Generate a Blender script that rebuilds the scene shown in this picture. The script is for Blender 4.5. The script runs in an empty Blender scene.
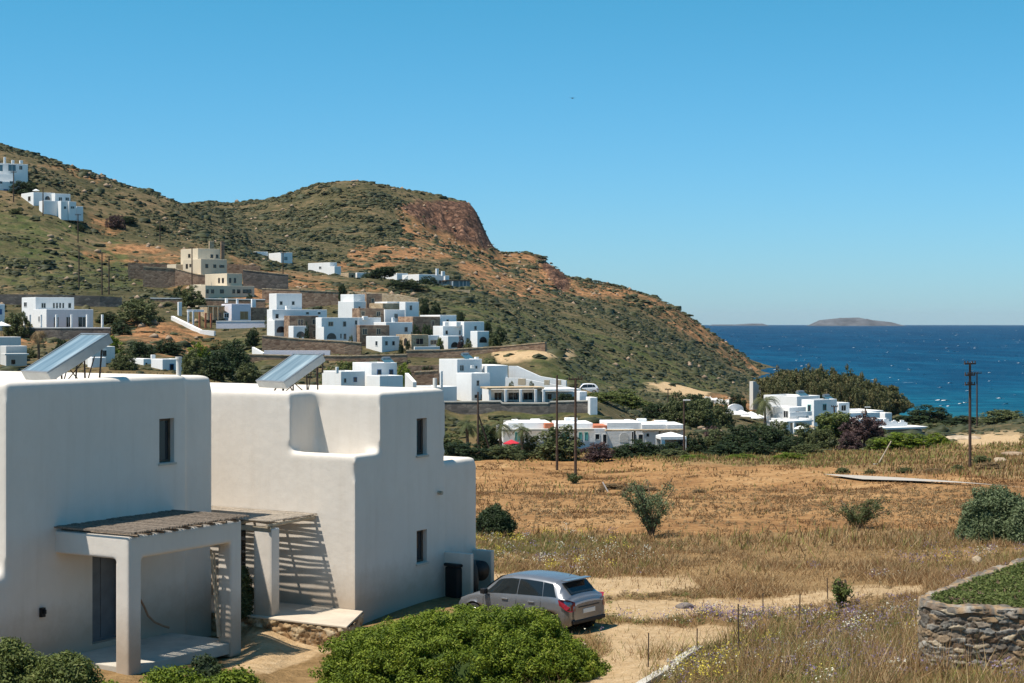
import bpy, bmesh, math, random
import numpy as np
from mathutils import Vector, Matrix

# ---------------------------------------------------------------- camera, world, sun, exposure
S = bpy.context.scene
COL = S.collection
F = 1706.67            # focal length in pixels (60 mm on a 36 mm sensor, 1024 px wide)
HOR = 320.5            # image row of the true horizontal
CAMZ = 8.0
SEA = -14.0
ER = 6.371e6
cd = bpy.data.cameras.new("camera"); cam = bpy.data.objects.new("camera", cd); COL.objects.link(cam)
cd.lens = 60; cd.sensor_width = 36; cd.shift_y = -(341.5 - HOR) / 1024
cd.clip_start = 0.5; cd.clip_end = 90000
cam.location = (0, 0, CAMZ); cam.rotation_euler = (math.radians(90), 0, 0)
S.camera = cam

SUN_EL = math.radians(65)
SUN_V = Vector((-0.936 * math.cos(SUN_EL), -0.351 * math.cos(SUN_EL), math.sin(SUN_EL))).normalized()
W = bpy.data.worlds.new("World"); S.world = W; W.use_nodes = True
nt = W.node_tree; nt.nodes.clear()
wo = nt.nodes.new("ShaderNodeOutputWorld"); bg = nt.nodes.new("ShaderNodeBackground")
sky = nt.nodes.new("ShaderNodeTexSky"); sky.sky_type = 'NISHITA'; sky.sun_disc = False
sky.sun_elevation = SUN_EL; sky.sun_rotation = math.atan2(SUN_V.x, SUN_V.y)
sky.altitude = 0; sky.air_density = 1.0; sky.dust_density = 0.2; sky.ozone_density = 1.6
tint = nt.nodes.new("ShaderNodeMix"); tint.data_type = 'RGBA'; tint.blend_type = 'MULTIPLY'
tint.inputs[0].default_value = 1.0
tc = nt.nodes.new("ShaderNodeTexCoord"); sxyz = nt.nodes.new("ShaderNodeSeparateXYZ"); cr = nt.nodes.new("ShaderNodeValToRGB")
nt.links.new(tc.outputs["Generated"], sxyz.inputs[0]); nt.links.new(sxyz.outputs[2], cr.inputs[0])
cr.color_ramp.elements[0].position = 0.0; cr.color_ramp.elements[0].color = (0.66, 1.10, 1.72, 1)
cr.color_ramp.elements[1].position = 0.22; cr.color_ramp.elements[1].color = (0.36, 1.27, 1.46, 1)
nt.links.new(cr.outputs[0], tint.inputs[7])
nt.links.new(sky.outputs[0], tint.inputs[6])
nt.links.new(tint.outputs[2], bg.inputs[0]); nt.links.new(bg.outputs[0], wo.inputs[0])
bg.inputs[1].default_value = 0.054
sl = bpy.data.lights.new("sun", 'SUN'); sl.energy = 4.5; sl.angle = math.radians(0.55); sl.color = (1.0, 0.91, 0.79)
so = bpy.data.objects.new("sun", sl); COL.objects.link(so)
so.rotation_euler = SUN_V.to_track_quat('Z', 'Y').to_euler()
S.view_settings.view_transform = 'Standard'; S.view_settings.look = 'None'
S.view_settings.exposure = 0.62; S.view_settings.gamma = 1.0
try: S.cycles.use_denoising = True
except Exception: pass
S.cycles.max_bounces = 6; S.cycles.transparent_max_bounces = 6
S.cycles.volume_bounces = 0

rnd = random.Random(7)
R = math.radians

# ---------------------------------------------------------------- numpy noise
def _hash(ix, iy, iz, seed):
    n = (ix.astype(np.int64) * 374761393 + iy.astype(np.int64) * 668265263 + iz.astype(np.int64) * 2147483647 + seed * 974634777)
    n = (n ^ (n >> 13)) * 1274126177
    n = n & 0xffffffff
    n = (n ^ (n >> 16)) & 0xffffff
    return n / float(0xffffff)
def vnoise(x, y, z=None, seed=0):
    x = np.asarray(x, float); y = np.asarray(y, float)
    if z is None:
        ix = np.floor(x); iy = np.floor(y); fx = x - ix; fy = y - iy
        fx = fx * fx * (3 - 2 * fx); fy = fy * fy * (3 - 2 * fy); o = np.zeros_like(ix)
        a = _hash(ix, iy, o, seed); b = _hash(ix + 1, iy, o, seed); c = _hash(ix, iy + 1, o, seed); d = _hash(ix + 1, iy + 1, o, seed)
        return (a * (1 - fx) + b * fx) * (1 - fy) + (c * (1 - fx) + d * fx) * fy
    z = np.asarray(z, float)
    ix = np.floor(x); iy = np.floor(y); iz = np.floor(z); fx = x - ix; fy = y - iy; fz = z - iz
    fx = fx * fx * (3 - 2 * fx); fy = fy * fy * (3 - 2 * fy); fz = fz * fz * (3 - 2 * fz)
    def L(k):
        a = _hash(ix, iy, iz + k, seed); b = _hash(ix + 1, iy, iz + k, seed); c = _hash(ix, iy + 1, iz + k, seed); d = _hash(ix + 1, iy + 1, iz + k, seed)
        return (a * (1 - fx) + b * fx) * (1 - fy) + (c * (1 - fx) + d * fx) * fy
    return L(0) * (1 - fz) + L(1) * fz
def fbm(x, y, z=None, oct=4, seed=0):
    x = np.asarray(x, float); y = np.asarray(y, float); z = None if z is None else np.asarray(z, float)
    s = 0; a = 1; t = 0; f = 1
    for i in range(oct):
        s = s + a * (vnoise(x * f, y * f, None if z is None else z * f, seed + i * 17) - .5); t += a; a *= .5; f *= 2.03
    return s / t * 2      # about -1..1

# ---------------------------------------------------------------- pixel <-> world (tracing real positions)
def tx(px): return (px - 512) / F
def WX(px, D): return tx(px) * D
def WZ(py, D): return CAMZ - (py - HOR) / F * D

# ---------------------------------------------------------------- materials
def newmat(name):
    m = bpy.data.materials.new(name); m.use_nodes = True
    n = m.node_tree; b = n.nodes["Principled BSDF"]
    return m, n, b
def N(n, t, **kw):
    x = n.nodes.new(t)
    for k, v in kw.items(): setattr(x, k, v)
    return x
def ramp(n, stops, fac=None):
    r = N(n, "ShaderNodeValToRGB"); e = r.color_ramp.elements
    while len(e) < len(stops): e.new(0.5)
    for i, (p, c) in enumerate(stops):
        e[i].position = p; e[i].color = (*c, 1) if len(c) == 3 else c
    if fac is not None: n.links.new(fac, r.inputs[0])
    return r
def noise(n, scale, detail=5, rough=0.6, vec=None, dist=0.0):
    x = N(n, "ShaderNodeTexNoise"); x.inputs["Scale"].default_value = scale; x.inputs["Detail"].default_value = detail
    x.inputs["Roughness"].default_value = rough; x.inputs["Distortion"].default_value = dist
    if vec is not None: n.links.new(vec, x.inputs["Vector"])
    return x
def mix(n, fac, a, b, mode='MIX'):
    x = N(n, "ShaderNodeMix", data_type='RGBA', blend_type=mode)
    for sock, v in ((x.inputs[0], fac), (x.inputs[6], a), (x.inputs[7], b)):
        if isinstance(v, (int, float)): sock.default_value = v
        elif isinstance(v, tuple): sock.default_value = (*v, 1) if len(v) == 3 else v
        else: n.links.new(v, sock)
    return x.outputs[2]
def math_(n, op, a, b=None, clamp=False):
    x = N(n, "ShaderNodeMath", operation=op, use_clamp=clamp)
    for sock, v in ((x.inputs[0], a), (x.inputs[1], b)):
        if v is None: continue
        if isinstance(v, (int, float)): sock.default_value = v
        else: n.links.new(v, sock)
    return x.outputs[0]
def bump(n, b, h, strength, dist):
    x = N(n, "ShaderNodeBump"); x.inputs["Strength"].default_value = strength; x.inputs["Distance"].default_value = dist
    n.links.new(h, x.inputs["Height"]); n.links.new(x.outputs[0], b.inputs["Normal"]); return x
def pos(n): return N(n, "ShaderNodeNewGeometry").outputs["Position"]
def obj_co(n): return N(n, "ShaderNodeTexCoord").outputs["Object"]
def attr(n, name):
    a = N(n, "ShaderNodeAttribute"); a.attribute_name = name; return a

M = {}
def simple(name, col, rough=0.8, var=0.12, scale=3.0, metal=0.0, bmp=0.0, bscale=None, spec=0.3):
    m, n, b = newmat(name)
    p = obj_co(n); ns = noise(n, scale, 6, .65, p)
    dark = tuple(c * (1 - var * 1.6) for c in col); lite = tuple(min(1, c * (1 + var)) for c in col)
    r = ramp(n, [(.3, dark), (.7, lite)], ns.outputs[0]); n.links.new(r.outputs[0], b.inputs["Base Color"])
    b.inputs["Roughness"].default_value = rough; b.inputs["Metallic"].default_value = metal
    b.inputs["Specular IOR Level"].default_value = spec
    if bmp: bump(n, b, noise(n, bscale or scale * 6, 5, .6, p).outputs[0], bmp, .03)
    M[name] = m; return m
def plaster(name, col, stain, sc=0.5, near=False):
    m, n, b = newmat(name); p = obj_co(n)
    n1 = noise(n, sc, 4, .6, p); n2 = noise(n, sc * 12, 6, .7, p)
    mp = N(n, "ShaderNodeMapping"); mp.inputs["Scale"].default_value = (2.2, 2.2, .16); n.links.new(p, mp.inputs[0])
    st = noise(n, sc * 3, 6, .7, mp.outputs[0])
    c1 = mix(n, ramp(n, [(.35, (0, 0, 0)), (.75, (1, 1, 1))], n1.outputs[0]).outputs[0], col, tuple(c * .93 for c in col))
    c2 = mix(n, math_(n, 'MULTIPLY', ramp(n, [(.5, (0, 0, 0)), (.8, (1, 1, 1))], st.outputs[0]).outputs[0], .55 if not near else .22), c1, stain)
    c3 = mix(n, math_(n, 'MULTIPLY', n2.outputs[0], .13), c2, tuple(c * .7 for c in col))
    if near:
        sx_ = N(n, "ShaderNodeSeparateXYZ"); n.links.new(p, sx_.inputs[0])
        gr = N(n, "ShaderNodeMapRange"); gr.inputs[1].default_value = .9; gr.inputs[2].default_value = -.1; n.links.new(math_(n, 'ADD', sx_.outputs[2], math_(n, 'MULTIPLY', noise(n, 2.5, 6, .7, p).outputs[0], -.9)), gr.inputs[0])
        c3 = mix(n, math_(n, 'MULTIPLY', gr.outputs[0], .75), c3, (.36, .28, .20))
        mp2 = N(n, "ShaderNodeMapping"); mp2.inputs["Scale"].default_value = (2.6, 2.6, .25); n.links.new(p, mp2.inputs[0])
        s2 = noise(n, .7, 7, .7, mp2.outputs[0]); up = N(n, "ShaderNodeMapRange"); up.inputs[1].default_value = 2.0; up.inputs[2].default_value = 6.2; n.links.new(sx_.outputs[2], up.inputs[0])
        c3 = mix(n, math_(n, 'MULTIPLY', math_(n, 'MULTIPLY', ramp(n, [(.52, (0, 0, 0)), (.72, (1, 1, 1))], s2.outputs[0]).outputs[0], up.outputs[0]), .12), c3, (.36, .32, .27))
        c3 = mix(n, math_(n, 'MULTIPLY', ramp(n, [(.45, (0, 0, 0)), (.7, (1, 1, 1))], noise(n, .9, 7, .7, p, 1.2).outputs[0]).outputs[0], .13), c3, (.50, .44, .36))
    n.links.new(c3, b.inputs["Base Color"]); b.inputs["Roughness"].default_value = .9
    b.inputs["Specular IOR Level"].default_value = .15
    bump(n, b, math_(n, 'ADD', noise(n, 3.0, 4, .5, p).outputs[0], math_(n, 'MULTIPLY', noise(n, 40, 4, .6, p).outputs[0], .15)), .35 if not near else .22, .05)
    M[name] = m
plaster("plaster", (.70, .65, .585), (.46, .38, .29), .5, True)
plaster("whitewash", (.83, .83, .82), (.68, .66, .62))
plaster("beige", (.68, .57, .42), (.50, .41, .30))
plaster("lavender", (.70, .68, .74), (.6, .58, .6))
plaster("greywhite", (.66, .65, .62), (.5, .48, .44))
def stonemat(name, c0, c1, c2, scale=2.2, mortar=(.42, .36, .28), bs=.5):
    m, n, b = newmat(name); p = obj_co(n)
    mp = N(n, "ShaderNodeMapping"); mp.inputs["Scale"].default_value = (1, 1, 1.7); n.links.new(p, mp.inputs[0])
    v = N(n, "ShaderNodeTexVoronoi"); v.inputs["Scale"].default_value = scale; n.links.new(mp.outputs[0], v.inputs["Vector"])
    v2 = N(n, "ShaderNodeTexVoronoi", feature='DISTANCE_TO_EDGE'); v2.inputs["Scale"].default_value = scale; n.links.new(mp.outputs[0], v2.inputs["Vector"])
    sep = N(n, "ShaderNodeSeparateColor"); n.links.new(v.outputs["Color"], sep.inputs[0])
    r = ramp(n, [(0, c0), (.5, c1), (1, c2)], sep.outputs[0])
    e = ramp(n, [(0, (0, 0, 0)), (.08, (1, 1, 1))], v2.outputs["Distance"])
    c = mix(n, e.outputs[0], mortar, r.outputs[0])
    c = mix(n, .5, c, noise(n, scale * 5, 5, .7, p).outputs[0], 'OVERLAY')
    n.links.new(c, b.inputs["Base Color"]); b.inputs["Roughness"].default_value = .92
    b.inputs["Specular IOR Level"].default_value = .15
    bump(n, b, v2.outputs["Distance"], bs, .08)
    M[name] = m
stonemat("brownstone", (.18, .11, .075), (.29, .19, .13), (.39, .265, .18), 1.6, (.26, .18, .125))
stonemat("tanstone", (.34, .24, .14), (.46, .34, .21), (.55, .43, .28), 1.8)
stonemat("greystone", (.10, .09, .08), (.15, .13, .115), (.22, .19, .16), 1.2, (.13, .11, .095))
simple("roof_screed", (.62, .60, .56), .9, .08, .8)
simple("concrete", (.47, .44, .38), .9, .14, 1.2, bmp=.2)
simple("paving", (.50, .43, .34), .9, .15, .9, bmp=.25)
simple("frame_brown", (.10, .075, .055), .7, .2, 6)
simple("frame_white", (.7, .7, .68), .6, .05, 6)
simple("frame_tan", (.50, .40, .28), .7, .1, 6)
simple("door_grey", (.13, .145, .16), .5, .12, 3)
simple("shutter_teal", (.12, .42, .42), .6, .1, 5)
simple("blue_paint", (.06, .14, .30), .5, .1, 5)
simple("wood_door", (.34, .21, .10), .7, .2, 4)
simple("pole_wood", (.085, .055, .04), .9, .25, 2.5)
simple("pale_wood", (.45, .38, .28), .9, .2, 4)
simple("steel", (.32, .33, .34), .4, .1, 5, metal=.7)
simple("dark_iron", (.05, .035, .03), .7, .3, 8)
simple("rust_iron", (.085, .055, .04), .85, .3, 20)
simple("casing", (.45, .45, .43), .5, .08, 4)
simple("black_plastic", (.012, .012, .013), .55, .2, 6)
simple("bark", (.16, .11, .075), .95, .3, 9, bmp=.5)
simple("red_cloth", (.55, .03, .05), .8, .15, 5)
simple("white_cloth", (.82, .82, .80), .8, .06, 2)
simple("terracotta", (.50, .17, .09), .85, .15, 3)
simple("reed", (.24, .195, .155), .95, .35, 14, bmp=.6)
simple("orange_hose", (.34, .20, .12), .6, .1, 6)
def glassy(name, col, rough=.08):
    m, n, b = newmat(name); b.inputs["Base Color"].default_value = (*col, 1)
    b.inputs["Roughness"].default_value = rough; b.inputs["Specular IOR Level"].default_value = .6
    p = obj_co(n); bump(n, b, noise(n, 1.5, 2, .5, p).outputs[0], .04, .05); M[name] = m
glassy("glass_dark", (.018, .022, .028)); glassy("glass_blue", (.05, .12, .16), .1)
m, n, b = newmat("collector_glass"); p = obj_co(n)
w = N(n, "ShaderNodeTexWave"); w.inputs["Scale"].default_value = 4.5; w.inputs["Distortion"].default_value = .15; n.links.new(p, w.inputs[0])
c = mix(n, ramp(n, [(.0, (.07, .13, .18)), (1, (.16, .26, .33))], noise(n, 1.6, 4, .6, p).outputs[0]).outputs[0], (.20, .33, .40), (.12, .21, .28))
mpc = N(n, "ShaderNodeMapping"); mpc.inputs["Scale"].default_value = (.6, 5, 1); n.links.new(p, mpc.inputs[0])
n.links.new(ramp(n, [(.35, (.13, .18, .205)), (.55, (.20, .26, .29)), (.72, (.36, .43, .45))], noise(n, .8, 3, .5, mpc.outputs[0]).outputs[0]).outputs[0], b.inputs["Base Color"])  # pale streaks put the glass sheen into the base colour
b.inputs["Roughness"].default_value = .12; b.inputs["Specular IOR Level"].default_value = .7; M["collector_glass"] = m

def leafmat(name, stops, trans=.25):
    """colour from a per-leaf random tone"""
    m, n, b = newmat(name)
    a = attr(n, "tone"); r = ramp(n, stops, a.outputs["Fac"])
    n.links.new(r.outputs[0], b.inputs["Base Color"]); b.inputs["Roughness"].default_value = .65
    b.inputs["Specular IOR Level"].default_value = .25
    if trans:
        t = N(n, "ShaderNodeBsdfTranslucent"); ms = N(n, "ShaderNodeMixShader"); ms.inputs[0].default_value = trans
        n.links.new(r.outputs[0], t.inputs[0]); n.links.new(b.outputs[0], ms.inputs[1]); n.links.new(t.outputs[0], ms.inputs[2])
        n.links.new(ms.outputs[0], n.nodes["Material Output"].inputs[0])
    M[name] = m
leafmat("leaf_bright", [(0, (.038, .070, .006)), (.5, (.12, .17, .012)), (.90, (.22, .27, .025)), (1, (.30, .25, .07))])
leafmat("leaf_olive", [(0, (.040, .055, .020)), (.5, (.095, .115, .042)), (1, (.17, .18, .075))])
leafmat("leaf_dark", [(0, (.015, .028, .012)), (.5, (.032, .055, .02)), (1, (.06, .085, .03))])
leafmat("leaf_silver", [(0, (.05, .075, .03)), (.5, (.11, .145, .065)), (1, (.20, .24, .13))])
leafmat("leaf_yellowgreen", [(0, (.045, .065, .015)), (.5, (.10, .13, .03)), (1, (.20, .22, .07))])
leafmat("leaf_tamarisk", [(0, (.055, .055, .022)), (.45, (.10, .11, .04)), (.8, (.15, .13, .055)), (1, (.21, .14, .07))])
leafmat("leaf_purple", [(0, (.04, .025, .025)), (.5, (.085, .05, .05)), (1, (.13, .085, .07))])
leafmat("leaf_dry", [(0, (.14, .09, .04)), (.5, (.22, .15, .075)), (1, (.32, .24, .12))])
leafmat("scrub_leaf", [(0, (.022, .027, .011)), (.3, (.042, .048, .018)), (.6, (.068, .068, .028)), (.8, (.11, .092, .042)), (1, (.19, .13, .07))], 0)
leafmat("grass_blades", [(0, (.15, .078, .032)), (.2, (.25, .14, .058)), (.35, (.34, .215, .10)), (.54, (.52, .39, .215)), (.58, (.26, .22, .08)), (.8, (.20, .20, .055)), (1, (.25, .25, .06))], .3)
leafmat("flower_mix", [(0, (.65, .52, .05)), (.33, (.75, .66, .15)), (.34, (.70, .68, .55)), (.66, (.75, .72, .6)), (.67, (.20, .15, .25)), (1, (.27, .21, .32))], .2)

# ---------------------------------------------------------------- mesh helpers
class MB:
    def __init__(s): s.v = []; s.f = []
    def add(s, vs, fs):
        o = len(s.v); s.v += [tuple(v) for v in vs]; s.f += [tuple(o + i for i in f) for f in fs]; return s
    def box(s, x0, y0, z0, x1, y1, z1):
        return s.add([(x0, y0, z0), (x1, y0, z0), (x1, y1, z0), (x0, y1, z0), (x0, y0, z1), (x1, y0, z1), (x1, y1, z1), (x0, y1, z1)],
                     [(0, 3, 2, 1), (4, 5, 6, 7), (0, 1, 5, 4), (1, 2, 6, 5), (2, 3, 7, 6), (3, 0, 4, 7)])
    def prism(s, poly, z0, z1):
        k = len(poly)
        return s.add([(x, y, z0) for x, y in poly] + [(x, y, z1) for x, y in poly],
                     [tuple(range(k))[::-1], tuple(range(k, 2 * k))] + [(i, (i + 1) % k, k + (i + 1) % k, k + i) for i in range(k)])
    def extrude_y(s, poly, y0, y1):       # poly in (x,z)
        k = len(poly)
        return s.add([(x, y0, z) for x, z in poly] + [(x, y1, z) for x, z in poly],
                     [tuple(range(k)), tuple(range(k, 2 * k))[::-1]] + [(i, k + i, k + (i + 1) % k, (i + 1) % k) for i in range(k)])
    def tube(s, p0, p1, r0, r1=None, k=8, cap=True):
        r1 = r0 if r1 is None else r1; p0 = Vector(p0); p1 = Vector(p1); d = (p1 - p0).normalized()
        a = d.orthogonal().normalized(); b_ = d.cross(a)
        vs = []
        for p, r in ((p0, r0), (p1, r1)):
            for i in range(k):
                t = 2 * math.pi * i / k; vs.append(p + a * math.cos(t) * r + b_ * math.sin(t) * r)
        fs = [(i, (i + 1) % k, k + (i + 1) % k, k + i) for i in range(k)]
        if cap: fs += [tuple(range(k))[::-1], tuple(range(k, 2 * k))]
        return s.add(vs, fs)
    def path(s, pts, r, k=8):
        for a, b_ in zip(pts, pts[1:]): s.tube(a, b_, r, r, k)
        return s
    def build(s, name, mat, parent=None, smooth=False, bevel=0):
        me = bpy.data.meshes.new(name); me.from_pydata(s.v, [], s.f); me.update()
        if bevel:
            bm = bmesh.new(); bm.from_mesh(me)
            bmesh.ops.bevel(bm, geom=bm.edges[:], offset=bevel, segments=2, affect='EDGES', profile=.6)
            bm.to_mesh(me); bm.free()
        o = bpy.data.objects.new(name, me); COL.objects.link(o)
        if mat: me.materials.append(M[mat] if isinstance(mat, str) else mat)
        if parent is not None: o.parent = parent
        if smooth: me.shade_smooth()
        return o
def np_mesh(name, V, Fc, mat, parent=None, smooth=False, tone=None, per_face=False):
    """V (n,3), Fc (m,k) arrays -> object"""
    me = bpy.data.meshes.new(name); V = np.asarray(V, np.float32); Fc = np.asarray(Fc, np.int32); k = Fc.shape[1]
    me.vertices.add(len(V)); me.vertices.foreach_set("co", V.ravel())
    me.loops.add(Fc.size); me.loops.foreach_set("vertex_index", Fc.ravel())
    me.polygons.add(len(Fc)); me.polygons.foreach_set("loop_start", np.arange(0, Fc.size, k, dtype=np.int32))
    try: me.polygons.foreach_set("loop_total", np.full(len(Fc), k, np.int32))
    except Exception: pass
    me.update(calc_edges=True)
    if tone is not None:
        a = me.attributes.new("tone", 'FLOAT', 'FACE' if per_face else 'POINT'); a.data.foreach_set("value", np.asarray(tone, np.float32))
    me.materials.append(M[mat] if isinstance(mat, str) else mat)
    if smooth: me.polygons.foreach_set("use_smooth", np.ones(len(Fc), bool))
    o = bpy.data.objects.new(name, me); COL.objects.link(o)
    if parent is not None: o.parent = parent
    return o
def tag(o, label=None, cat=None, group=None, kind=None):
    if label: o["label"] = label
    if cat: o["category"] = cat
    if group: o["group"] = group
    if kind: o["kind"] = kind
    return o
def empty(name, loc, rz=0, label=None, cat=None, group=None):
    o = bpy.data.objects.new(name, None); COL.objects.link(o); o.location = loc; o.rotation_euler = (0, 0, rz)
    o.empty_display_size = .3
    return tag(o, label, cat, group)
def copy_tree(o, parent=None, keep=()):
    c = o.copy(); COL.objects.link(c); c.parent = parent
    for ch in [x for x in bpy.data.objects if x.parent == o]: copy_tree(ch, c)
    return c

# ---------------------------------------------------------------- terrain
CP = []
def cp(px, py, D): CP.append((tx(px), D, WZ(py, D)))
def cz(px, z, D): CP.append((tx(px), D, z))
for px in (-300, 0, 500, 1000, 1300):
    cz(px, 6.2, -8); cz(px, 5.6, 3); cz(px, 4.6, 10)
for px, z in ((-300, 2.2), (0, 1.3), (300, 1.5), (512, 1.9), (700, 2.3), (900, 2.6), (1300, 3.0)): cz(px, z, 22)
for px, z in ((-300, .1), (0, .1), (130, .05), (300, .15), (450, .35), (560, .6), (640, .8), (750, 1.15), (900, 1.5), (1024, 1.8), (1300, 2.2)): cz(px, z, 33)
for px, z in ((-300, .1), (0, .1), (127, -.12), (250, .05), (400, .1), (520, .12), (600, .15), (700, .35), (800, .65), (950, 1.2), (1200, 1.8)): cz(px, z, 38.5)
for px, z in ((-300, .1), (0, .1), (250, .1), (430, .1), (600, .02), (750, .1), (950, .6), (1200, 1.0)): cz(px, z, 45)
for px, z in ((-300, .1), (0, .1), (300, .1), (480, 0), (700, -.1), (950, .1), (1200, .6)): cz(px, z, 53)
for px, z in ((-300, -.2), (0, -.2), (480, -.2), (700, -.2), (950, -.05), (1200, .2)): cz(px, z, 65)
for px, z in ((-300, -1.5), (0, -1.5), (480, -2.6), (700, -2.6), (950, -2.0), (1200, -1.5)): cz(px, z, 100)
for px, z in ((-300, -2), (0, -2.5), (300, -4), (575, -5.8), (800, -5.2), (970, -4.5), (1200, -3.5)): cz(px, z, 146)
for px, py in ((350, 448), (500, 462), (700, 460), (900, 455), (1100, 448)): cp(px, py, 182)
cp(60, 390, 182); cp(-200, 380, 182)
for px, py in ((430, 440), (480, 450), (600, 450), (700, 452), (820, 449), (950, 442), (1150, 430)): cp(px, py, 212)
for px, py in ((440, 408), (520, 410), (590, 408), (640, 432), (700, 436)): cp(px, py, 234)
cp(330, 392, 225); cp(380, 388, 232); cp(200, 374, 225); cp(100, 366, 228); cp(20, 366, 250); cp(-150, 350, 250)
for px, py in ((460, 399), (540, 400), (585, 396), (360, 386)): cp(px, py, 250)
cp(640, 412, 270); cp(700, 424, 270); cp(760, 430, 270); cp(840, 434, 270); cp(980, 428, 270); cp(1150, 415, 270)
for px, py in ((220, 368), (250, 362), (300, 360), (400, 362), (500, 356), (550, 354)): cp(px, py, 278)
for px, py in ((270, 340), (320, 343), (380, 347), (440, 349), (490, 345), (540, 346)): cp(px, py, 293)
cp(590, 385, 300); cp(660, 402, 310); cp(740, 412, 320); cp(820, 420, 330); cp(950, 420, 345); cp(1020, 418, 345); cp(1150, 410, 345)
cp(120, 348, 262); cp(180, 352, 262); cp(60, 334, 300); cp(130, 330, 300); cp(171, 319, 314); cp(187, 327.5, 309); cp(200, 333, 305); cp(214, 334.5, 304); cp(-150, 320, 300)
for px, py in ((300, 322), (360, 318), (420, 318), (480, 322)): cp(px, py, 322)
cp(180, 304, 345); cp(230, 301, 345); cp(290, 302, 352); cp(350, 300, 355); cp(420, 298, 380); cp(470, 300, 380)
cp(60, 298, 335); cp(0, 298, 335); cp(130, 296, 345); cp(520, 325, 370); cp(600, 362, 400); cp(560, 338, 400)
cp(190, 273, 372); cp(240, 274, 378); cp(110, 262, 390); cp(40, 252, 385); cp(-150, 240, 385)
cp(420, 288, 430); cp(460, 290, 430); cp(370, 279, 430); cp(325, 274, 455); cp(265, 262, 480); cp(290, 265, 480)
cp(20, 200, 435); cp(50, 208, 430); cp(100, 222, 445); cp(180, 236, 460); cp(-150, 180, 440)
for px, py in ((-200, 128), (-60, 130), (0, 143), (40, 156), (100, 176), (150, 191), (185, 205), (230, 222)): cp(px, py, 535)
for px, py in ((-200, 150), (0, 172), (100, 205), (200, 240)): cp(px, py, 600)
for px, py in ((290, 238), (350, 242), (420, 248), (480, 262)): cp(px, py, 600)
cp(300, 215, 680); cp(400, 215, 680); cp(240, 212, 690)
cp(500, 290, 520); cp(560, 302, 560); cp(600, 318, 520); cp(640, 335, 520); cp(690, 362, 510); cp(730, 388, 450); cp(700, 392, 400); cp(640, 385, 380)
for px, py in ((190, 204), (215, 204), (250, 201), (300, 191), (325, 185), (350, 181.5), (375, 183), (400, 187), (425, 193), (445, 199), (462, 203), (474, 208), (480, 220), (488, 240), (494, 248), (520, 253), (540, 258), (552, 266), (562, 275),
               (590, 283), (615, 286), (640, 293), (660, 300), (680, 311), (700, 325), (715, 336), (730, 346), (745, 358), (757, 370)): cp(px, py, 745)
cp(560, 292, 650); cp(600, 300, 650); cp(650, 320, 650); cp(700, 348, 650); cp(740, 374, 640); cp(470, 240, 700); cp(440, 228, 700); cp(500, 262, 700)
for px in range(-200, 760, 80): cz(px, 20 if px < 450 else -5, 900); cz(px, -20, 1100)
for px, D in ((780, 780), (775, 700), (775, 600), (772, 500), (800, 440), (850, 420), (900, 400), (960, 392), (1020, 388), (1150, 385)): cz(px, -15, D)
for px in (830, 900, 1000, 1150): cz(px, -19, 480); cz(px, -22, 600); cz(px, -24, 900)
for px in (800,): cz(px, -20, 650); cz(px, -22, 900)
cp(900, 434, 300); cp(840, 434, 300); cp(780, 435, 296); cp(940, 431, 310)
for px, z in ((880, 2.3), (950, 2.38), (1024, 2.4), (1300, 2.5)): cz(px, z, 27.3)
for px, D in ((240, 42), (290, 42), (340, 43), (240, 44.5)): cz(px, -.33, D)
for t_ in list(CP):
    if t_[1] == 745 and t_[0] > tx(420): CP.append((t_[0], 728, t_[2] - .6)); CP.append((t_[0], 765, t_[2] - .8))
for px in (440, 500, 560, 600): cp(px, 438, 221); cp(px, 413, 231)
CPa = np.array(CP); 
def _feat(a, D): return a * 3.2, np.log(D + 20.0)
_fx, _fy = _feat(CPa[:, 0], CPa[:, 1])
def _phi(r2): return -np.sqrt(r2 + .0004)
_K = _phi((_fx[:, None] - _fx[None]) ** 2 + (_fy[:, None] - _fy[None]) ** 2)
_n = len(CPa); _P = np.c_[np.ones(_n), _fx, _fy]
_A = np.block([[_K + np.eye(_n) * .004, _P], [_P.T, np.zeros((3, 3))]])
_w = np.linalg.solve(_A, np.r_[CPa[:, 2], 0, 0, 0])
def base_z(x, y):
    x = np.atleast_1d(np.asarray(x, float)); y = np.atleast_1d(np.asarray(y, float))
    a = x / np.maximum(y, 1e-3); a = np.where(y < 8, x / 8 * 0.6, a); a = np.clip(a, -.62, .62)
    fx, fy = _feat(a, np.maximum(y, -12)); out = np.empty(len(x))
    for i in range(0, len(x), 20000):
        r2 = (fx[i:i + 20000, None] - _fx) ** 2 + (fy[i:i + 20000, None] - _fy) ** 2
        out[i:i + 20000] = _phi(r2) @ _w[:_n] + _w[_n] + _w[_n + 1] * fx[i:i + 20000] + _w[_n + 2] * fy[i:i + 20000]
    return out
def proj(x, y, z):
    yy = np.maximum(y, 1.0); return 512 + F * x / yy, HOR + F * (CAMZ - z) / yy
def inpoly(px, py, poly):
    poly = np.array(poly, float); c = np.zeros(px.shape, bool); j = len(poly) - 1
    for i in range(len(poly)):
        xi, yi = poly[i]; xj, yj = poly[j]
        if yi != yj:
            c ^= ((yi > py) != (yj > py)) & (px < (xj - xi) * (py - yi) / (yj - yi) + xi)
        j = i
    return c
_rx = []; _ry = []
for px_, py_ in ((800, 477), (838, 479), (870, 480), (930, 483), (985, 487), (1060, 493), (1140, 499), (1250, 507)):
    Ds_ = np.geomspace(60, 300, 600); r__ = HOR + F * (CAMZ - base_z(tx(px_) * Ds_, Ds_)) / Ds_; D_ = float(Ds_[np.where(r__ <= py_)[0][0]]); _rx.append(tx(px_) * D_); _ry.append(D_)
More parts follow.
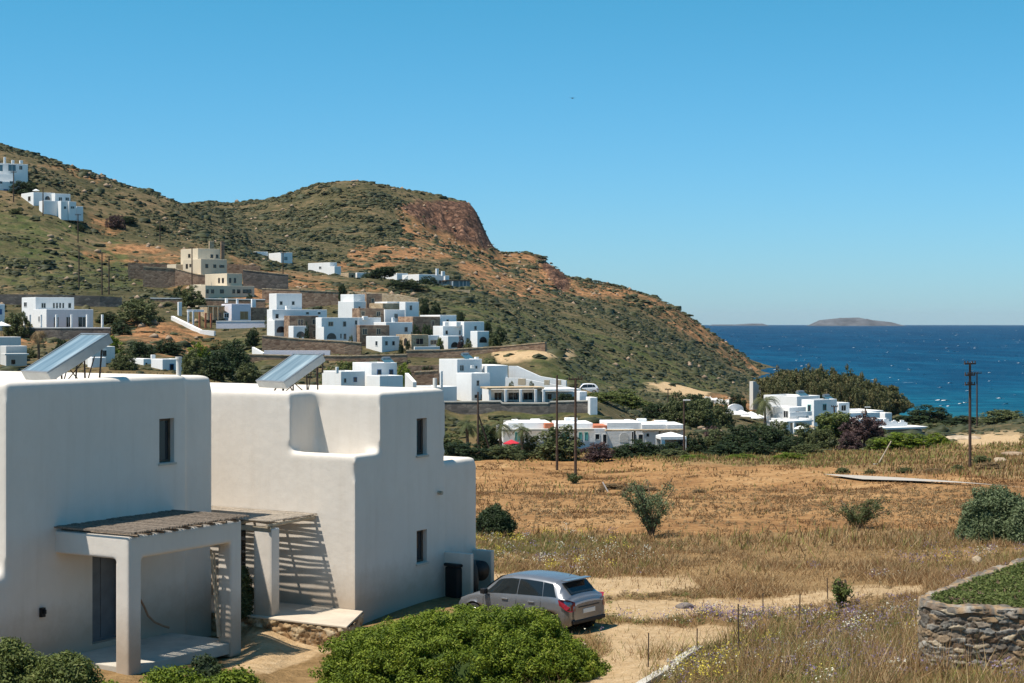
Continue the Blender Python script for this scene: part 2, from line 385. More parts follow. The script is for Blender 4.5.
def road_damp(x, y):
    yr = np.interp(x, _rx, _ry); return np.where(x > _rx[0] - 4, np.clip(np.abs(y - yr) / 12 - .8, 0, 1), 1.0)
ROCK = [[(400, 210), (420, 203), (445, 199), (478, 201), (498, 250), (480, 250), (455, 240), (430, 232), (412, 222)], [(535, 254), (556, 262), (570, 280), (566, 294), (552, 288), (542, 272)]]
RED = [[(100, 243), (150, 246), (200, 250), (190, 272), (150, 270), (125, 262)], [(130, 316), (190, 322), (225, 350), (215, 368), (150, 350), (120, 332)],
       [(330, 268), (350, 250), (420, 246), (460, 234), (500, 246), (470, 258), (410, 264), (370, 274)], [(480, 250), (550, 256), (610, 286), (590, 302), (520, 300), (470, 292), (450, 268)],
       [(395, 205), (440, 205), (500, 255), (440, 250), (400, 240)], [(75, 252), (120, 255), (110, 262), (80, 258)], [(560, 272), (640, 289), (700, 320), (765, 372), (738, 368), (690, 334), (640, 306), (600, 298), (560, 292)],
       [(725, 330), (745, 348), (765, 375), (745, 366)], [(690, 316), (735, 342), (740, 352), (700, 335)], [(700, 396), (745, 396), (760, 412), (705, 408)],
       [(40, 165), (60, 168), (105, 183), (95, 188)], [(88, 218), (125, 232), (110, 236), (85, 226)], [(120, 258), (180, 262), (300, 300), (290, 306), (200, 300)], [(225, 262), (330, 285), (400, 292), (420, 300), (340, 300), (240, 280)], [(0, 335), (120, 330), (130, 340), (0, 345)]]
GREEN = [[(440, 300), (560, 322), (650, 345), (745, 388), (700, 394), (600, 386), (480, 345)], [(0, 222), (120, 238), (150, 285), (100, 292), (0, 290)], [(210, 240), (300, 255), (360, 265), (300, 262), (220, 250)], [(420, 292), (450, 288), (500, 306), (470, 312)], [(490, 312), (560, 318), (640, 352), (600, 350), (520, 330)], [(500, 352), (580, 345), (660, 368), (650, 382), (560, 378)], [(500, 345), (580, 362), (640, 392), (560, 385)], [(430, 415), (600, 412), (650, 428), (440, 440)],
         [(0, 205), (80, 222), (100, 240), (0, 232)], [(180, 350), (240, 360), (240, 380), (170, 376)], [(200, 330), (262, 335), (262, 368), (210, 362)]]
FIELD = [[(440, 462), (560, 458), (700, 464), (830, 468), (1100, 484), (1300, 560), (1000, 530), (870, 528), (700, 537), (560, 532), (440, 538)]]
SAND = [[(480, 572), (560, 575), (690, 577), (700, 590), (600, 597), (480, 588)], [(680, 602), (760, 597), (860, 588), (925, 584), (925, 592), (860, 601), (740, 613), (690, 612)],
        [(590, 626), (680, 625), (740, 628), (742, 640), (680, 656), (645, 690), (560, 690), (610, 650)], [(225, 628), (360, 628), (330, 650), (270, 672), (225, 668)],
        [(980, 416), (1040, 416), (1040, 420), (960, 419)], [(640, 386), (668, 384), (720, 395), (700, 402)],
        [(600, 602), (680, 600), (720, 612), (640, 622), (600, 618)], [(490, 352), (570, 350), (572, 356), (500, 362)], [(575, 390), (605, 392), (612, 400), (590, 400)], [(945, 438), (1024, 432), (1024, 444), (960, 448)]]
def softmask(px, py, polys, amp, x, y, seed):
    m = np.zeros(px.shape)
    for k in range(3):
        s = 1 / (1.5 + 2.0 * k); D = np.maximum(y, 20) * .02
        dx = fbm(x / D * 1.2, y / D * 1.2, None, 3, seed + k) * amp; dy = fbm(x / D * 1.2 + 31, y / D * 1.2, None, 3, seed + 5 + k) * amp * .6
        q = np.zeros(px.shape, bool)
        for P in polys: q |= inpoly(px + dx, py + dy, P)
        m += q
    return m / 3
_y = -11.0; yy = []
while _y < 1120:
    yy.append(_y); st_ = .0052 * (_y + 20)
    if 590 < _y < 765: st_ = 1.1
    _y += st_
yy = np.array(yy); nr, nc = len(yy), 660; aa = np.linspace(-.46, .46, nc)
Y, A_ = np.meshgrid(yy, aa, indexing='ij'); X = A_ * (Y + 14) * 1.0
X = X.ravel(); Y = Y.ravel()
Zb = base_z(X, Y)
PX, PY = proj(X, Y, Zb)
rock = softmask(PX, PY, ROCK, 6, X, Y, 3); red = softmask(PX, PY, RED, 14, X, Y, 11); green = softmask(PX, PY, GREEN, 16, X, Y, 19)
field = softmask(PX, PY, FIELD, 5, X, Y, 29) * (Y < 210); sand = softmask(PX, PY, SAND, 7, X, Y, 37)
red = np.where(Y > 200, red, 0); green = np.where(Y > 195, green, 0); rock = np.where(Y > 550, rock, 0)
far = np.clip((Y - 230) / 200, 0, 1)
Zn = far * (fbm(X / 38, Y / 38, None, 5, 5) * 2.2 + fbm(X / 9, Y / 9, None, 4, 8) * .7) + np.clip((Y - 60) / 100, 0, 1) * (1 - far) * fbm(X / 16, Y / 16, None, 4, 9) * .45
Zn *= road_damp(X, Y)
Zn += road_damp(X, Y) * np.clip((Y - 15) / 20, 0, 1) * fbm(X / 2.4, Y / 2.4, None, 4, 12) * .09 * (1 - field * .4)
Zn += rock * np.clip((738 - Y) / 30, 0, 1) * ((1 - 2.2 * np.abs(fbm(X / 8, Y / 14, None, 5, 77))) * 3.0 - 1.2 + fbm(X / 2.5, Y / 4, None, 4, 78) * 1.3) + red * far * fbm(X / 5, Y / 5, None, 4, 71) * 1.0
Zn = np.where(X * 1 > -1, Zn, np.where(Y < 56, Zn * .3, Zn))
Zn = np.where((PX > 430) & (PX < 700) & (Y > 712), np.minimum(Zn, 0) * .5, Zn)
Zt = Zb + Zn
SIL = np.clip((Y - 700) / 40, 0, 1)
def ground_z(x, y):
    x = np.atleast_1d(x).astype(float); y = np.atleast_1d(y).astype(float); z = base_z(x, y)
    f = np.clip((y - 230) / 200, 0, 1)
    rd_ = road_damp(x, y)
    z = z + rd_ * f * (fbm(x / 38, y / 38, None, 5, 5) * 2.2 + fbm(x / 9, y / 9, None, 4, 8) * .7) + rd_ * np.clip((y - 60) / 100, 0, 1) * (1 - f) * fbm(x / 16, y / 16, None, 4, 9) * .45
    return z + rd_ * np.clip((y - 15) / 20, 0, 1) * fbm(x / 2.4, y / 2.4, None, 4, 12) * .07
def gz(x, y): return float(ground_z([x], [y])[0])
idx = np.arange(nr * nc).reshape(nr, nc)
Fq = np.stack([idx[:-1, :-1], idx[:-1, 1:], idx[1:, 1:], idx[1:, :-1]], -1).reshape(-1, 4)
m, n, b = newmat("ground_cover"); p = pos(n)
av = attr(n, "cover"); sep = N(n, "ShaderNodeSeparateColor"); n.links.new(av.outputs["Color"], sep.inputs[0])
av2 = attr(n, "cover2"); sep2 = N(n, "ShaderNodeSeparateColor"); n.links.new(av2.outputs["Color"], sep2.inputs[0])
nb = noise(n, .045, 8, .62, p); nm = noise(n, .35, 8, .68, p); nf = noise(n, 2.6, 8, .7, p)
nvf = noise(n, 14, 5, .7, p)
hill = ramp(n, [(.36, (.034, .036, .016)), (.45, (.062, .058, .027)), (.52, (.095, .080, .040)), (.59, (.155, .112, .060)), (.70, (.28, .185, .105))],
            math_(n, 'ADD', math_(n, 'MULTIPLY', nm.outputs[0], .55), math_(n, 'MULTIPLY', nb.outputs[0], .45)))
grn = ramp(n, [(.35, (.028, .042, .014)), (.48, (.052, .072, .022)), (.58, (.088, .098, .035)), (.70, (.17, .14, .075))], nm.outputs[0])
redc = ramp(n, [(.36, (.05, .038, .020)), (.44, (.14, .075, .036)), (.51, (.29, .145, .065)), (.60, (.40, .215, .105)), (.72, (.52, .33, .19))], math_(n, 'ADD', math_(n, 'MULTIPLY', nf.outputs[0], .45), math_(n, 'MULTIPLY', nm.outputs[0], .55)))
vr = N(n, "ShaderNodeTexVoronoi", feature='DISTANCE_TO_EDGE'); vr.inputs["Scale"].default_value = .32
vm = N(n, "ShaderNodeVectorMath", operation='ADD'); nv_ = noise(n, .5, 4, .7, p); n.links.new(p, vm.inputs[0]); vs_ = N(n, "ShaderNodeVectorMath", operation='SCALE'); n.links.new(nv_.outputs["Color"], vs_.inputs[0]); vs_.inputs["Scale"].default_value = 5.0; n.links.new(vs_.outputs[0], vm.inputs[1]); n.links.new(vm.outputs[0], vr.inputs["Vector"])
rk = math_(n, 'ADD', math_(n, 'MULTIPLY', nf.outputs[0], .45), math_(n, 'MULTIPLY', nm.outputs[0], .55))
rockc = ramp(n, [(.36, (.020, .013, .010)), (.45, (.085, .045, .030)), (.54, (.19, .105, .068)), (.66, (.34, .21, .145))], rk)
rockc = N(n, "ShaderNodeMix", data_type='RGBA', blend_type='MULTIPLY') if False else rockc
mpf = N(n, "ShaderNodeMapping"); mpf.inputs["Scale"].default_value = (.9, .8, 1); n.links.new(p, mpf.inputs[0])
nfl = noise(n, .9, 8, .72, mpf.outputs[0])
fieldc = ramp(n, [(.38, (.12, .060, .026)), (.45, (.24, .125, .050)), (.52, (.35, .195, .080)), (.62, (.48, .31, .155))], math_(n, 'ADD', math_(n, 'MULTIPLY', nfl.outputs[0], .3), math_(n, 'ADD', math_(n, 'MULTIPLY', nf.outputs[0], .4), math_(n, 'MULTIPLY', noise(n, .13, 6, .6, mpf.outputs[0]).outputs[0], .3))))
mead = ramp(n, [(.30, (.095, .070, .030)), (.43, (.19, .12, .052)), (.56, (.29, .185, .085)), (.72, (.40, .28, .14))], math_(n, 'ADD', math_(n, 'MULTIPLY', nf.outputs[0], .55), math_(n, 'MULTIPLY', nm.outputs[0], .45)))
sandc = ramp(n, [(.30, (.28, .18, .09)), (.46, (.43, .30, .165)), (.66, (.56, .42, .26))], math_(n, 'ADD', math_(n, 'MULTIPLY', nf.outputs[0], .6), math_(n, 'MULTIPLY', nvf.outputs[0], .4)))
c = mix(n, sep2.outputs[1], mead.outputs[0], hill.outputs[0])
nbk = noise(n, .11, 7, .68, p, .8); brk = ramp(n, [(.40, (.06, .06, .06)), (.54, (1, 1, 1))], nbk.outputs[0]); brk2 = ramp(n, [(.42, (.85, .85, .85)), (.58, (.1, .1, .1))], nbk.outputs[0])
c = mix(n, math_(n, 'MULTIPLY', sep.outputs[1], brk2.outputs[0]), c, grn.outputs[0]); c = mix(n, math_(n, 'MULTIPLY', sep.outputs[0], brk.outputs[0]), c, redc.outputs[0])
c = mix(n, sep.outputs[2], c, fieldc.outputs[0]); c = mix(n, sep2.outputs[0], c, sandc.outputs[0]); c = mix(n, sep2.outputs[2], c, mix(n, ramp(n, [(.0, (1, 1, 1)), (.16, (0, 0, 0))], vr.outputs['Distance']).outputs[0], rockc.outputs[0], (.03, .018, .014)))
n.links.new(c, b.inputs["Base Color"]); b.inputs["Roughness"].default_value = .95; b.inputs["Specular IOR Level"].default_value = .1
bump(n, b, math_(n, 'ADD', math_(n, 'MULTIPLY', nm.outputs[0], 1.0), math_(n, 'MULTIPLY', nf.outputs[0], .6)), .8, .4)
M["ground_cover"] = m
g = np_mesh("ground", np.c_[X, Y, Zt], Fq, "ground_cover", smooth=True)
tag(g, kind="structure")
hillm = np.clip((Y - 200) / 30, 0, 1)
for nm_, cols in (("cover", (red, green, field)), ("cover2", (sand, hillm, rock))):
    a = g.data.attributes.new(nm_, 'FLOAT_COLOR', 'POINT')
    a.data.foreach_set("color", np.stack([*cols, np.ones(len(X))], -1).astype(np.float32).ravel())

# ---------------------------------------------------------------- sea (curved like the earth), far islands
m, n, b = newmat("sea_water"); p = pos(n); sx = N(n, "ShaderNodeSeparateXYZ"); n.links.new(p, sx.inputs[0])
mr = N(n, "ShaderNodeMapRange"); n.links.new(sx.outputs[1], mr.inputs[0]); mr.inputs[1].default_value = 380; mr.inputs[2].default_value = 1500
r = ramp(n, [(0, (.010, .105, .145)), (.05, (.004, .085, .14)), (.18, (.0022, .055, .115)), (1, (.0014, .038, .092))], mr.outputs[0])
mp = N(n, "ShaderNodeMapping"); mp.inputs["Scale"].default_value = (.30, 1, 1); n.links.new(p, mp.inputs[0])
mpl = N(n, "ShaderNodeMapping"); mpl.inputs["Scale"].default_value = (1, .22, 1); n.links.new(p, mpl.inputs[0]); pn = noise(n, .03, 9, .72, mpl.outputs[0]); pw = noise(n, .16, 6, .7, mp.outputs[0])
c = mix(n, ramp(n, [(.40, (0, 0, 0)), (.58, (1, 1, 1))], pn.outputs[0]).outputs[0], r.outputs[0], mix(n, 1.0, r.outputs[0], (.45, .58, .68), 'MULTIPLY'))
c = mix(n, ramp(n, [(.44, (0, 0, 0)), (.62, (1, 1, 1))], pw.outputs[0]).outputs[0], c, mix(n, 1.0, c, (2.6, 1.75, 1.5), 'MULTIPLY'))
wc = noise(n, .085, 8, .62, mp.outputs[0]); fo = ramp(n, [(.715, (0, 0, 0)), (.735, (1, 1, 1))], wc.outputs[0])
c = mix(n, fo.outputs[0], c, (.75, .8, .8)); n.links.new(c, b.inputs["Base Color"])
b.inputs["Roughness"].default_value = .55; b.inputs["IOR"].default_value = 1.33; b.inputs["Specular IOR Level"].default_value = .12
bump(n, b, math_(n, 'ADD', pw.outputs[0], pn.outputs[0]), .8, 1.5)
M["sea_water"] = m
rr = np.concatenate([np.linspace(200, 2000, 30), np.geomspace(2100, 19500, 90)]); th = np.linspace(-1.0, 1.0, 121)
RR, TT = np.meshgrid(rr, th, indexing='ij'); sxx = (RR * np.sin(TT)).ravel(); syy = (RR * np.cos(TT)).ravel()
sz = SEA - (sxx ** 2 + syy ** 2) / (2 * ER); idx = np.arange(RR.size).reshape(RR.shape)
Fs = np.stack([idx[:-1, :-1], idx[:-1, 1:], idx[1:, 1:], idx[1:, :-1]], -1).reshape(-1, 4)[:, ::-1]
tag(np_mesh("sea", np.c_[sxx, syy, sz], Fs, "sea_water", smooth=True), kind="structure")
simple("island_rock", (.085, .090, .098), .95, .35, .01)
def island(prof, D, dep, seed):
    """prof: (px, py) of the skyline; real hill mass with depth"""
    xs = np.linspace(prof[0][0], prof[-1][0], 140); hs = np.interp(xs, [q[0] for q in prof], [q[1] for q in prof])
    zs = WZ(hs, D); base = SEA - D * D / (2 * ER); hgt = np.maximum(zs - base, 0)
    v = np.linspace(-1, 1, 25); Xg = np.repeat(WX(xs, D)[:, None], 25, 1); Yg = D + v[None] * dep * np.ones((140, 1))
    prof_v = np.clip(1 - np.abs(v[None]) ** 1.7, 0, 1)
    Zg = base - 3 + (hgt[:, None] + 3) * prof_v * (1 + .25 * fbm(Xg / 60, Yg / 60, None, 4, seed) * (prof_v < .95))
    ii = np.arange(Xg.size).reshape(Xg.shape)
    fq = np.stack([ii[:-1, :-1], ii[1:, :-1], ii[1:, 1:], ii[:-1, 1:]], -1).reshape(-1, 4)
    o = np_mesh("island", np.c_[Xg.ravel(), Yg.ravel(), Zg.ravel()], fq, "island_rock", smooth=True); tag(o, kind="structure")
island([(806, 327), (812, 324), (820, 320), (840, 318), (858, 317.5), (872, 320), (890, 322), (906, 326.5)], 9000, 160, 3)
island([(706, 327), (712, 324.5), (735, 324.5), (750, 323.5), (762, 323.5), (773, 327)], 9600, 120, 5)

HAZE = True
if HAZE:
    hb = MB().box(-19700, -150, -46.5, 19700, 19700, 96).build("haze", None); tag(hb, "thin sea haze that fades the far islands", "haze", kind="stuff")
    hm = bpy.data.materials.new("haze_air"); hm.use_nodes = True; hn = hm.node_tree; hn.nodes.clear(); ho_ = hn.nodes.new("ShaderNodeOutputMaterial"); pv = hn.nodes.new("ShaderNodeVolumePrincipled")
    pv.inputs["Color"].default_value = (.80, .88, 1.0, 1); pv.inputs["Density"].default_value = 1.8e-5; pv.inputs["Anisotropy"].default_value = .2
    hn.links.new(pv.outputs[0], ho_.inputs["Volume"]); hb.data.materials.append(hm)

# ---------------------------------------------------------------- pixel-traced house blocks
def solve_w(xc, D, px1, rz): t = tx(px1); return (t * D - xc) / (math.cos(rz) - t * math.sin(rz))
def solve_d(xc, D, px0, rz): t = tx(px0); return (xc - t * D) / (math.sin(rz) + t * math.cos(rz))
class House:
    """A building: Empty at its base; wall, roof, window, door parts. Faces are measured from the photograph, then built at real size."""
    def __init__(s, label, pxc, D, pybase, rz=30, cat="house", group=None, name="house", found=3.0):
        s.rz = R(rz); s.D = D; s.xc = WX(pxc, D); s.z0 = WZ(pybase, D); s.n = 0; s.found = found
        s.root = empty(name, (s.xc, D, s.z0), s.rz, label, cat, group); s.blocks = []
        s.c, s.s_ = math.cos(s.rz), math.sin(s.rz)
    def loc(s, x, y): dx, dy = x - s.xc, y - s.D; return dx * s.c + dy * s.s_, -dx * s.s_ + dy * s.c
    def wl(s, lx, ly): return s.xc + lx * s.c - ly * s.s_, s.D + lx * s.s_ + ly * s.c
    def block(s, px0, pxc, px1, top, base=None, mat="whitewash", D=None, d=None, para=.35, roofmat="roof_screed", wallname="wall", bev=.06):
        D = (D or s.D) + s.n * .013; s.n += 1; xc = WX(pxc, D); w = solve_w(xc, D, px1, s.rz)
        if d is None: d = min(max(solve_d(xc, D, px0, s.rz), 2.5), 16) if px0 is not None else 5.0
        lx, ly = s.loc(xc, D); zt = WZ(top, D) - s.z0 + s.n * .004; zb = (WZ(base, D) - s.z0 if base is not None else 0)
        zf = zb - s.found - s.n * .01; t = .3
        mb = MB()
        if zt - zb > para + .5 and w > 1 and d > 1:
            x0, x1, y0, y1 = lx, lx + w, ly, ly + d; zr = zt - para
            vs = [(x0, y0, zf), (x1, y0, zf), (x1, y1, zf), (x0, y1, zf), (x0, y0, zt), (x1, y0, zt), (x1, y1, zt), (x0, y1, zt),
                  (x0 + t, y0 + t, zt), (x1 - t, y0 + t, zt), (x1 - t, y1 - t, zt), (x0 + t, y1 - t, zt),
                  (x0 + t, y0 + t, zr), (x1 - t, y0 + t, zr), (x1 - t, y1 - t, zr), (x0 + t, y1 - t, zr)]
            fs = [(0, 3, 2, 1), (12, 13, 14, 15)]
            for i in range(4):
                j = (i + 1) % 4; fs += [(i, j, 4 + j, 4 + i), (4 + i, 4 + j, 8 + j, 8 + i), (8 + i, 8 + j, 12 + j, 12 + i)]
            mb.add(vs, fs); o = mb.build(wallname, mat, s.root, bevel=bev)
            rf = MB().box(x0 + t + .02, y0 + t + .02, zr - .1, x1 - t - .02, y1 - t - .02, zr + .03); rf.build("roof", roofmat, s.root)
        else:
            o = mb.box(lx, ly, zf, lx + w, ly + d, zt).build(wallname, mat, s.root, bevel=min(bev, .04))
        B = dict(lx=lx, ly=ly, w=w, d=d, zt=zt, zb=zb, D=D, xc=xc); s.blocks.append(B); return B
    def _face(s, B, face, px, py):
        if face == 'F': q = solve_w(B['xc'], B['D'], px, s.rz); dep = B['D'] + q * s.s_
        else: q = solve_d(B['xc'], B['D'], px, s.rz); dep = B['D'] + q * s.c
        return q, WZ(py, dep) - s.z0
    def win(s, B, p0, p1, y0, y1, face='F', kind="window", fr="frame_white", pane="glass_dark", arch=False, mull=True):
        a, z1 = s._face(B, face, p0, y0); c, z0 = s._face(B, face, p1, y1)
        if a > c: a, c = c, a
        z0 = max(z0, B['zb'] + .02) if kind != "window" else z0
        w = c - a; h = z1 - z0
        if w < .2 or h < .2: return
        f = min(.09, w * .14)
        def put(mb, xa, za, xb, zb_, pr, dp=.12):
            if face == 'F': mb.box(B['lx'] + xa, B['ly'] - pr, za, B['lx'] + xb, B['ly'] + dp, zb_)
            else: mb.box(B['lx'] - pr, B['ly'] + xa, za, B['lx'] + dp, B['ly'] + xb, zb_)
        if arch:
            k = 10; pts = [(a + w / 2 - w / 2 * math.cos(math.pi * i / k), z0 + max(h - w / 2, 0) + min(w / 2, h) * math.sin(math.pi * i / k)) for i in range(k + 1)]
            pts = [(c, z0), (a, z0)] + pts
            mb = MB(); fb = MB()
            for q_, pr, out in ((mb, .03, 1.0), (fb, .012, 1.12)):
                pp = [((x - (a + c) / 2) * out + (a + c) / 2, (z - z0) * out + z0) for x, z in pts]
                if face == 'F': q_.extrude_y([(B['lx'] + x, z) for x, z in pp], B['ly'] - pr, B['ly'] + .1)
                else: q_.add([(B['lx'] - pr, B['ly'] + x, z) for x, z in pp], [tuple(range(len(pp)))[::-1]])
            o = mb.build("arch_panel", pane, s.root); return o  # flat panel, the arch's inner shade put into its pane colour
        fb = MB()
        put(fb, a, z0, a + f, z1, .045); put(fb, c - f, z0, c, z1, .045)
        put(fb, a + f, z1 - f, c - f, z1, .043); put(fb, a + f, z0, c - f, z0 + f, .043)
        if mull and w > .8: put(fb, (a + c) / 2 - f * .35, z0 + f, (a + c) / 2 + f * .35, z1 - f, .036)
        o = fb.build(kind, fr, s.root)
        pb = MB(); put(pb, a + f - .01, z0 + f - .01, c - f + .01, z1 - f + .01, .014); pb.build("pane" if "glass" in pane else "panel", pane, o)
        return o
    def box(s, name, mat, px0, px1, y0, y1, D=None, dep=.4, parent=None, bevel=.03, lift=0):
        """box whose front is traced (px0..px1, y0..y1) standing at depth D"""
        D = D or s.D; xa = WX(px0, D); lx, ly = s.loc(xa, D); w = solve_w(xa, D, px1, s.rz)
        z1 = WZ(y0, D) - s.z0; z0 = WZ(y1, D) - s.z0
        return MB().box(lx, ly, z0, lx + w, ly + dep, z1).build(name, mat, parent or s.root, bevel=bevel)

# ---------------------------------------------------------------- rounded plaster volumes for the two near houses
def rounded(name, adds, cuts, parent, voxel=.07, it=10, wins=(), mat="plaster", tops=()):
    def tmp(b, nm):
        mb = MB().box(*b); return mb.build(nm, None)
    base = tmp(adds[0], "tmp_base"); tmps = [base]
    for i, b_ in enumerate(adds[1:]):
        t = tmp(b_, "tmp_a"); tmps.append(t); md = base.modifiers.new("u", 'BOOLEAN'); md.operation = 'UNION'; md.object = t; md.solver = 'EXACT'
    for b_ in cuts:
        t = tmp(b_, "tmp_c"); tmps.append(t); md = base.modifiers.new("d", 'BOOLEAN'); md.operation = 'DIFFERENCE'; md.object = t; md.solver = 'EXACT'
    md = base.modifiers.new("r", 'REMESH'); md.mode = 'VOXEL'; md.voxel_size = voxel
    md = base.modifiers.new("s", 'SMOOTH'); md.factor = .5; md.iterations = it
    if tops:
        dg = bpy.context.evaluated_depsgraph_get(); dg.update(); m0 = bpy.data.meshes.new_from_object(base.evaluated_get(dg))
        co = np.empty(len(m0.vertices) * 3, np.float32); m0.vertices.foreach_get("co", co); co = co.reshape(-1, 3).astype(float)
        ed = np.empty(len(m0.edges) * 2, np.int32); m0.edges.foreach_get("vertices", ed); ed = ed.reshape(-1, 2); nn_ = len(co)
        deg = np.bincount(ed.ravel(), minlength=nn_); wt = np.zeros(nn_)
        for zt_, hh_ in tops: wt = np.maximum(wt, np.clip(1 - np.abs(co[:, 2] - zt_) / hh_, 0, 1) ** .5)
        for _ in range(22):
            av_ = np.stack([np.bincount(ed[:, 0], co[ed[:, 1], k_], nn_) + np.bincount(ed[:, 1], co[ed[:, 0], k_], nn_) for k_ in range(3)], 1) / np.maximum(deg, 1)[:, None]
            co += (av_ - co) * (wt * .6)[:, None]
        m0.vertices.foreach_set("co", co.astype(np.float32).ravel()); m0.update()
        b2_ = bpy.data.objects.new("tmp_s", m0); COL.objects.link(b2_); tmps.append(b2_); base = b2_
    for b_ in wins:
        t = tmp(b_, "tmp_w"); tmps.append(t); md = base.modifiers.new("w", 'BOOLEAN'); md.operation = 'DIFFERENCE'; md.object = t; md.solver = 'EXACT'
    dg = bpy.context.evaluated_depsgraph_get(); dg.update()
    me = bpy.data.meshes.new_from_object(base.evaluated_get(dg)); me.name = name
    for t in tmps: bpy.data.objects.remove(t)
    co = np.empty(len(me.vertices) * 3, np.float32); me.vertices.foreach_get("co", co); co = co.reshape(-1, 3)
    me.materials.clear(); me.materials.append(M[mat])
    o = bpy.data.objects.new(name, me); COL.objects.link(o); o.parent = parent
    me.shade_smooth()
    try: me.set_sharp_from_angle(angle=R(50))
    except Exception: pass
    return o
def frame_x(parent, x, y0, y1, z0, z1, fr="frame_brown", dep=.16, t=.06, name="window", pane="glass_dark", mull=True):
    """framed window on a wall facing local -y, recessed: wall plane y=x?"""
    pass
def fwin(parent, x0, x1, z0, z1, yw, name="window", fr="frame_brown", pane="glass_dark", rec=.14, t=.065, mull=True):
    """frame and pane set back 'rec' behind a wall plane y = yw (outside is -y)"""
    y = yw + rec; f = MB()
    f.box(x0 - .01, y, z0 - .01, x0 + t, y + .06, z1 + .01).box(x1 - t, y, z0 - .01, x1 + .01, y + .06, z1 + .01)
    f.box(x0 + t, y + .002, z1 - t, x1 - t, y + .058, z1 + .01).box(x0 + t, y + .002, z0 - .01, x1 - t, y + .058, z0 + t)
    if mull: f.box((x0 + x1) / 2 - .025, y + .004, z0 + t, (x0 + x1) / 2 + .025, y + .056, z1 - t)
    o = f.build(name, fr, parent); MB().box(x0 + t - .01, y + .02, z0 + t - .01, x1 - t + .01, y + .035, z1 - t + .01).build("pane", pane, o)
    if name == "window": MB().box(x0 - .04, yw - .05, z0 - .06, x1 + .04, yw + .15, z0 - .005).build("sill", "concrete", o)
    return o
def reedmat(parent, x0, x1, y0, y1, z, slope=0, gap=.5, along='x', seed=1, pitch=.075, th=.035):
    """slatted reed cover: irregular round-ish slats with gaps"""
    rr_ = random.Random(seed); mb = MB()
    a, b_ = (y0, y1) if along == 'x' else (x0, x1); q = a
    while q < b_:
        wd = pitch * rr_.uniform(.35, .85) * (1 - gap * .3); j = rr_.uniform(-.03, .03); zz = z + rr_.uniform(-.012, .012); sk = rr_.uniform(-.02, .02)
        if along == 'x': mb.add([(x0 + j, q, zz), (x1 + j, q + sk, zz), (x1 + j, q + wd + sk, zz), (x0 + j, q + wd, zz), (x0 + j, q, zz + th), (x1 + j, q + sk, zz + th), (x1 + j, q + wd + sk, zz + th), (x0 + j, q + wd, zz + th)],
                                [(0, 3, 2, 1), (4, 5, 6, 7), (0, 1, 5, 4), (1, 2, 6, 5), (2, 3, 7, 6), (3, 0, 4, 7)])
        else: mb.add([(q, y0 + j, zz), (q + wd, y0 + j, zz), (q + wd + sk, y1 + j, zz), (q + sk, y1 + j, zz), (q, y0 + j, zz + th), (q + wd, y0 + j, zz + th), (q + wd + sk, y1 + j, zz + th), (q + sk, y1 + j, zz + th)],
                     [(0, 3, 2, 1), (4, 5, 6, 7), (0, 1, 5, 4), (1, 2, 6, 5), (2, 3, 7, 6), (3, 0, 4, 7)])
        q += pitch * (1 + gap * rr_.uniform(-.3, .9))
    return mb.build("reed_cover", "reed", parent)

# ---- near house 1 (left)
D1 = 39.0; X1 = WX(6, D1); Z1 = .05
h1 = empty("house", (X1, D1, Z1), R(59), "near white plaster house at the left edge with reed-roofed porch", "house", "rounded white houses in the foreground")
zt1 = 6.55; L1 = 7.25
rounded("wall", [(0, 0, -.6, L1 - 1.15, 8.5, zt1), (L1 - 1.4, .12, -.6, L1, 8.4, zt1 - .04), (-4.2, .02, -.6, .3, .42, 2.15)],
        [(.55, .55, zt1 - .32, L1 - .5, 7.9, zt1 + 1)], h1, .06, 8, [(5.06, -.2, 4.32, 5.62, .34, 5.45), (2.72, -.2, .1, 3.75, .34, 2.35)], tops=[(zt1 + .05, .5), (2.15, .3)])
fwin(h1, 5.06, 5.62, 4.32, 5.45, 0.0, mull=False)
fwin(h1, 2.72, 3.75, .1, 2.35, 0.02, name="door", fr="door_grey", pane="door_grey", rec=.18, mull=True)
mb = MB().tube((5.98, .18, zt1 - .35), (5.98, .18, zt1 + .42), .065, k=14).tube((5.98, .18, zt1 + .40), (5.98, .18, zt1 + .46), .085, k=14)
mb.build("vent_pipe", "greywhite", h1)
MB().box(-.1, 3, zt1 - .1, 2.4, 5.4, zt1 + .02)
p1_ = [1.52, 5.50, -2.34]    # porch x0, x1, y
mb = MB()
x0, x1, yp = p1_
rounded("porch_frame", [(x0, yp, -.4, x0 + .42, yp + .42, 2.9), (x1 - .42, yp, -.4, x1, yp + .42, 2.9), (x0, yp, 2.45, x1, yp + .34, 2.98), (x0, yp, 2.45, x0 + .34, .1, 2.98), (x1 - .34, yp, 2.45, x1, .1, 2.98)],
        [], h1, .045, 4)
pc = reedmat(h1, x0 - .05, x1 + .12, yp - .12, .0, 3.06, gap=.15, along='y', seed=3, pitch=.05)
mb = MB()
for i in range(9): xx = x0 + .2 + i * .44; mb.tube((xx, yp - .1, 3.0), (xx, -.02, 3.0), .035)
mb.build("rafter", "reed", h1)
MB().box(x0 + .06, yp + .06, -.3, x1 - .05, .0, -.03).build("porch_floor", "concrete", h1, bevel=.02)
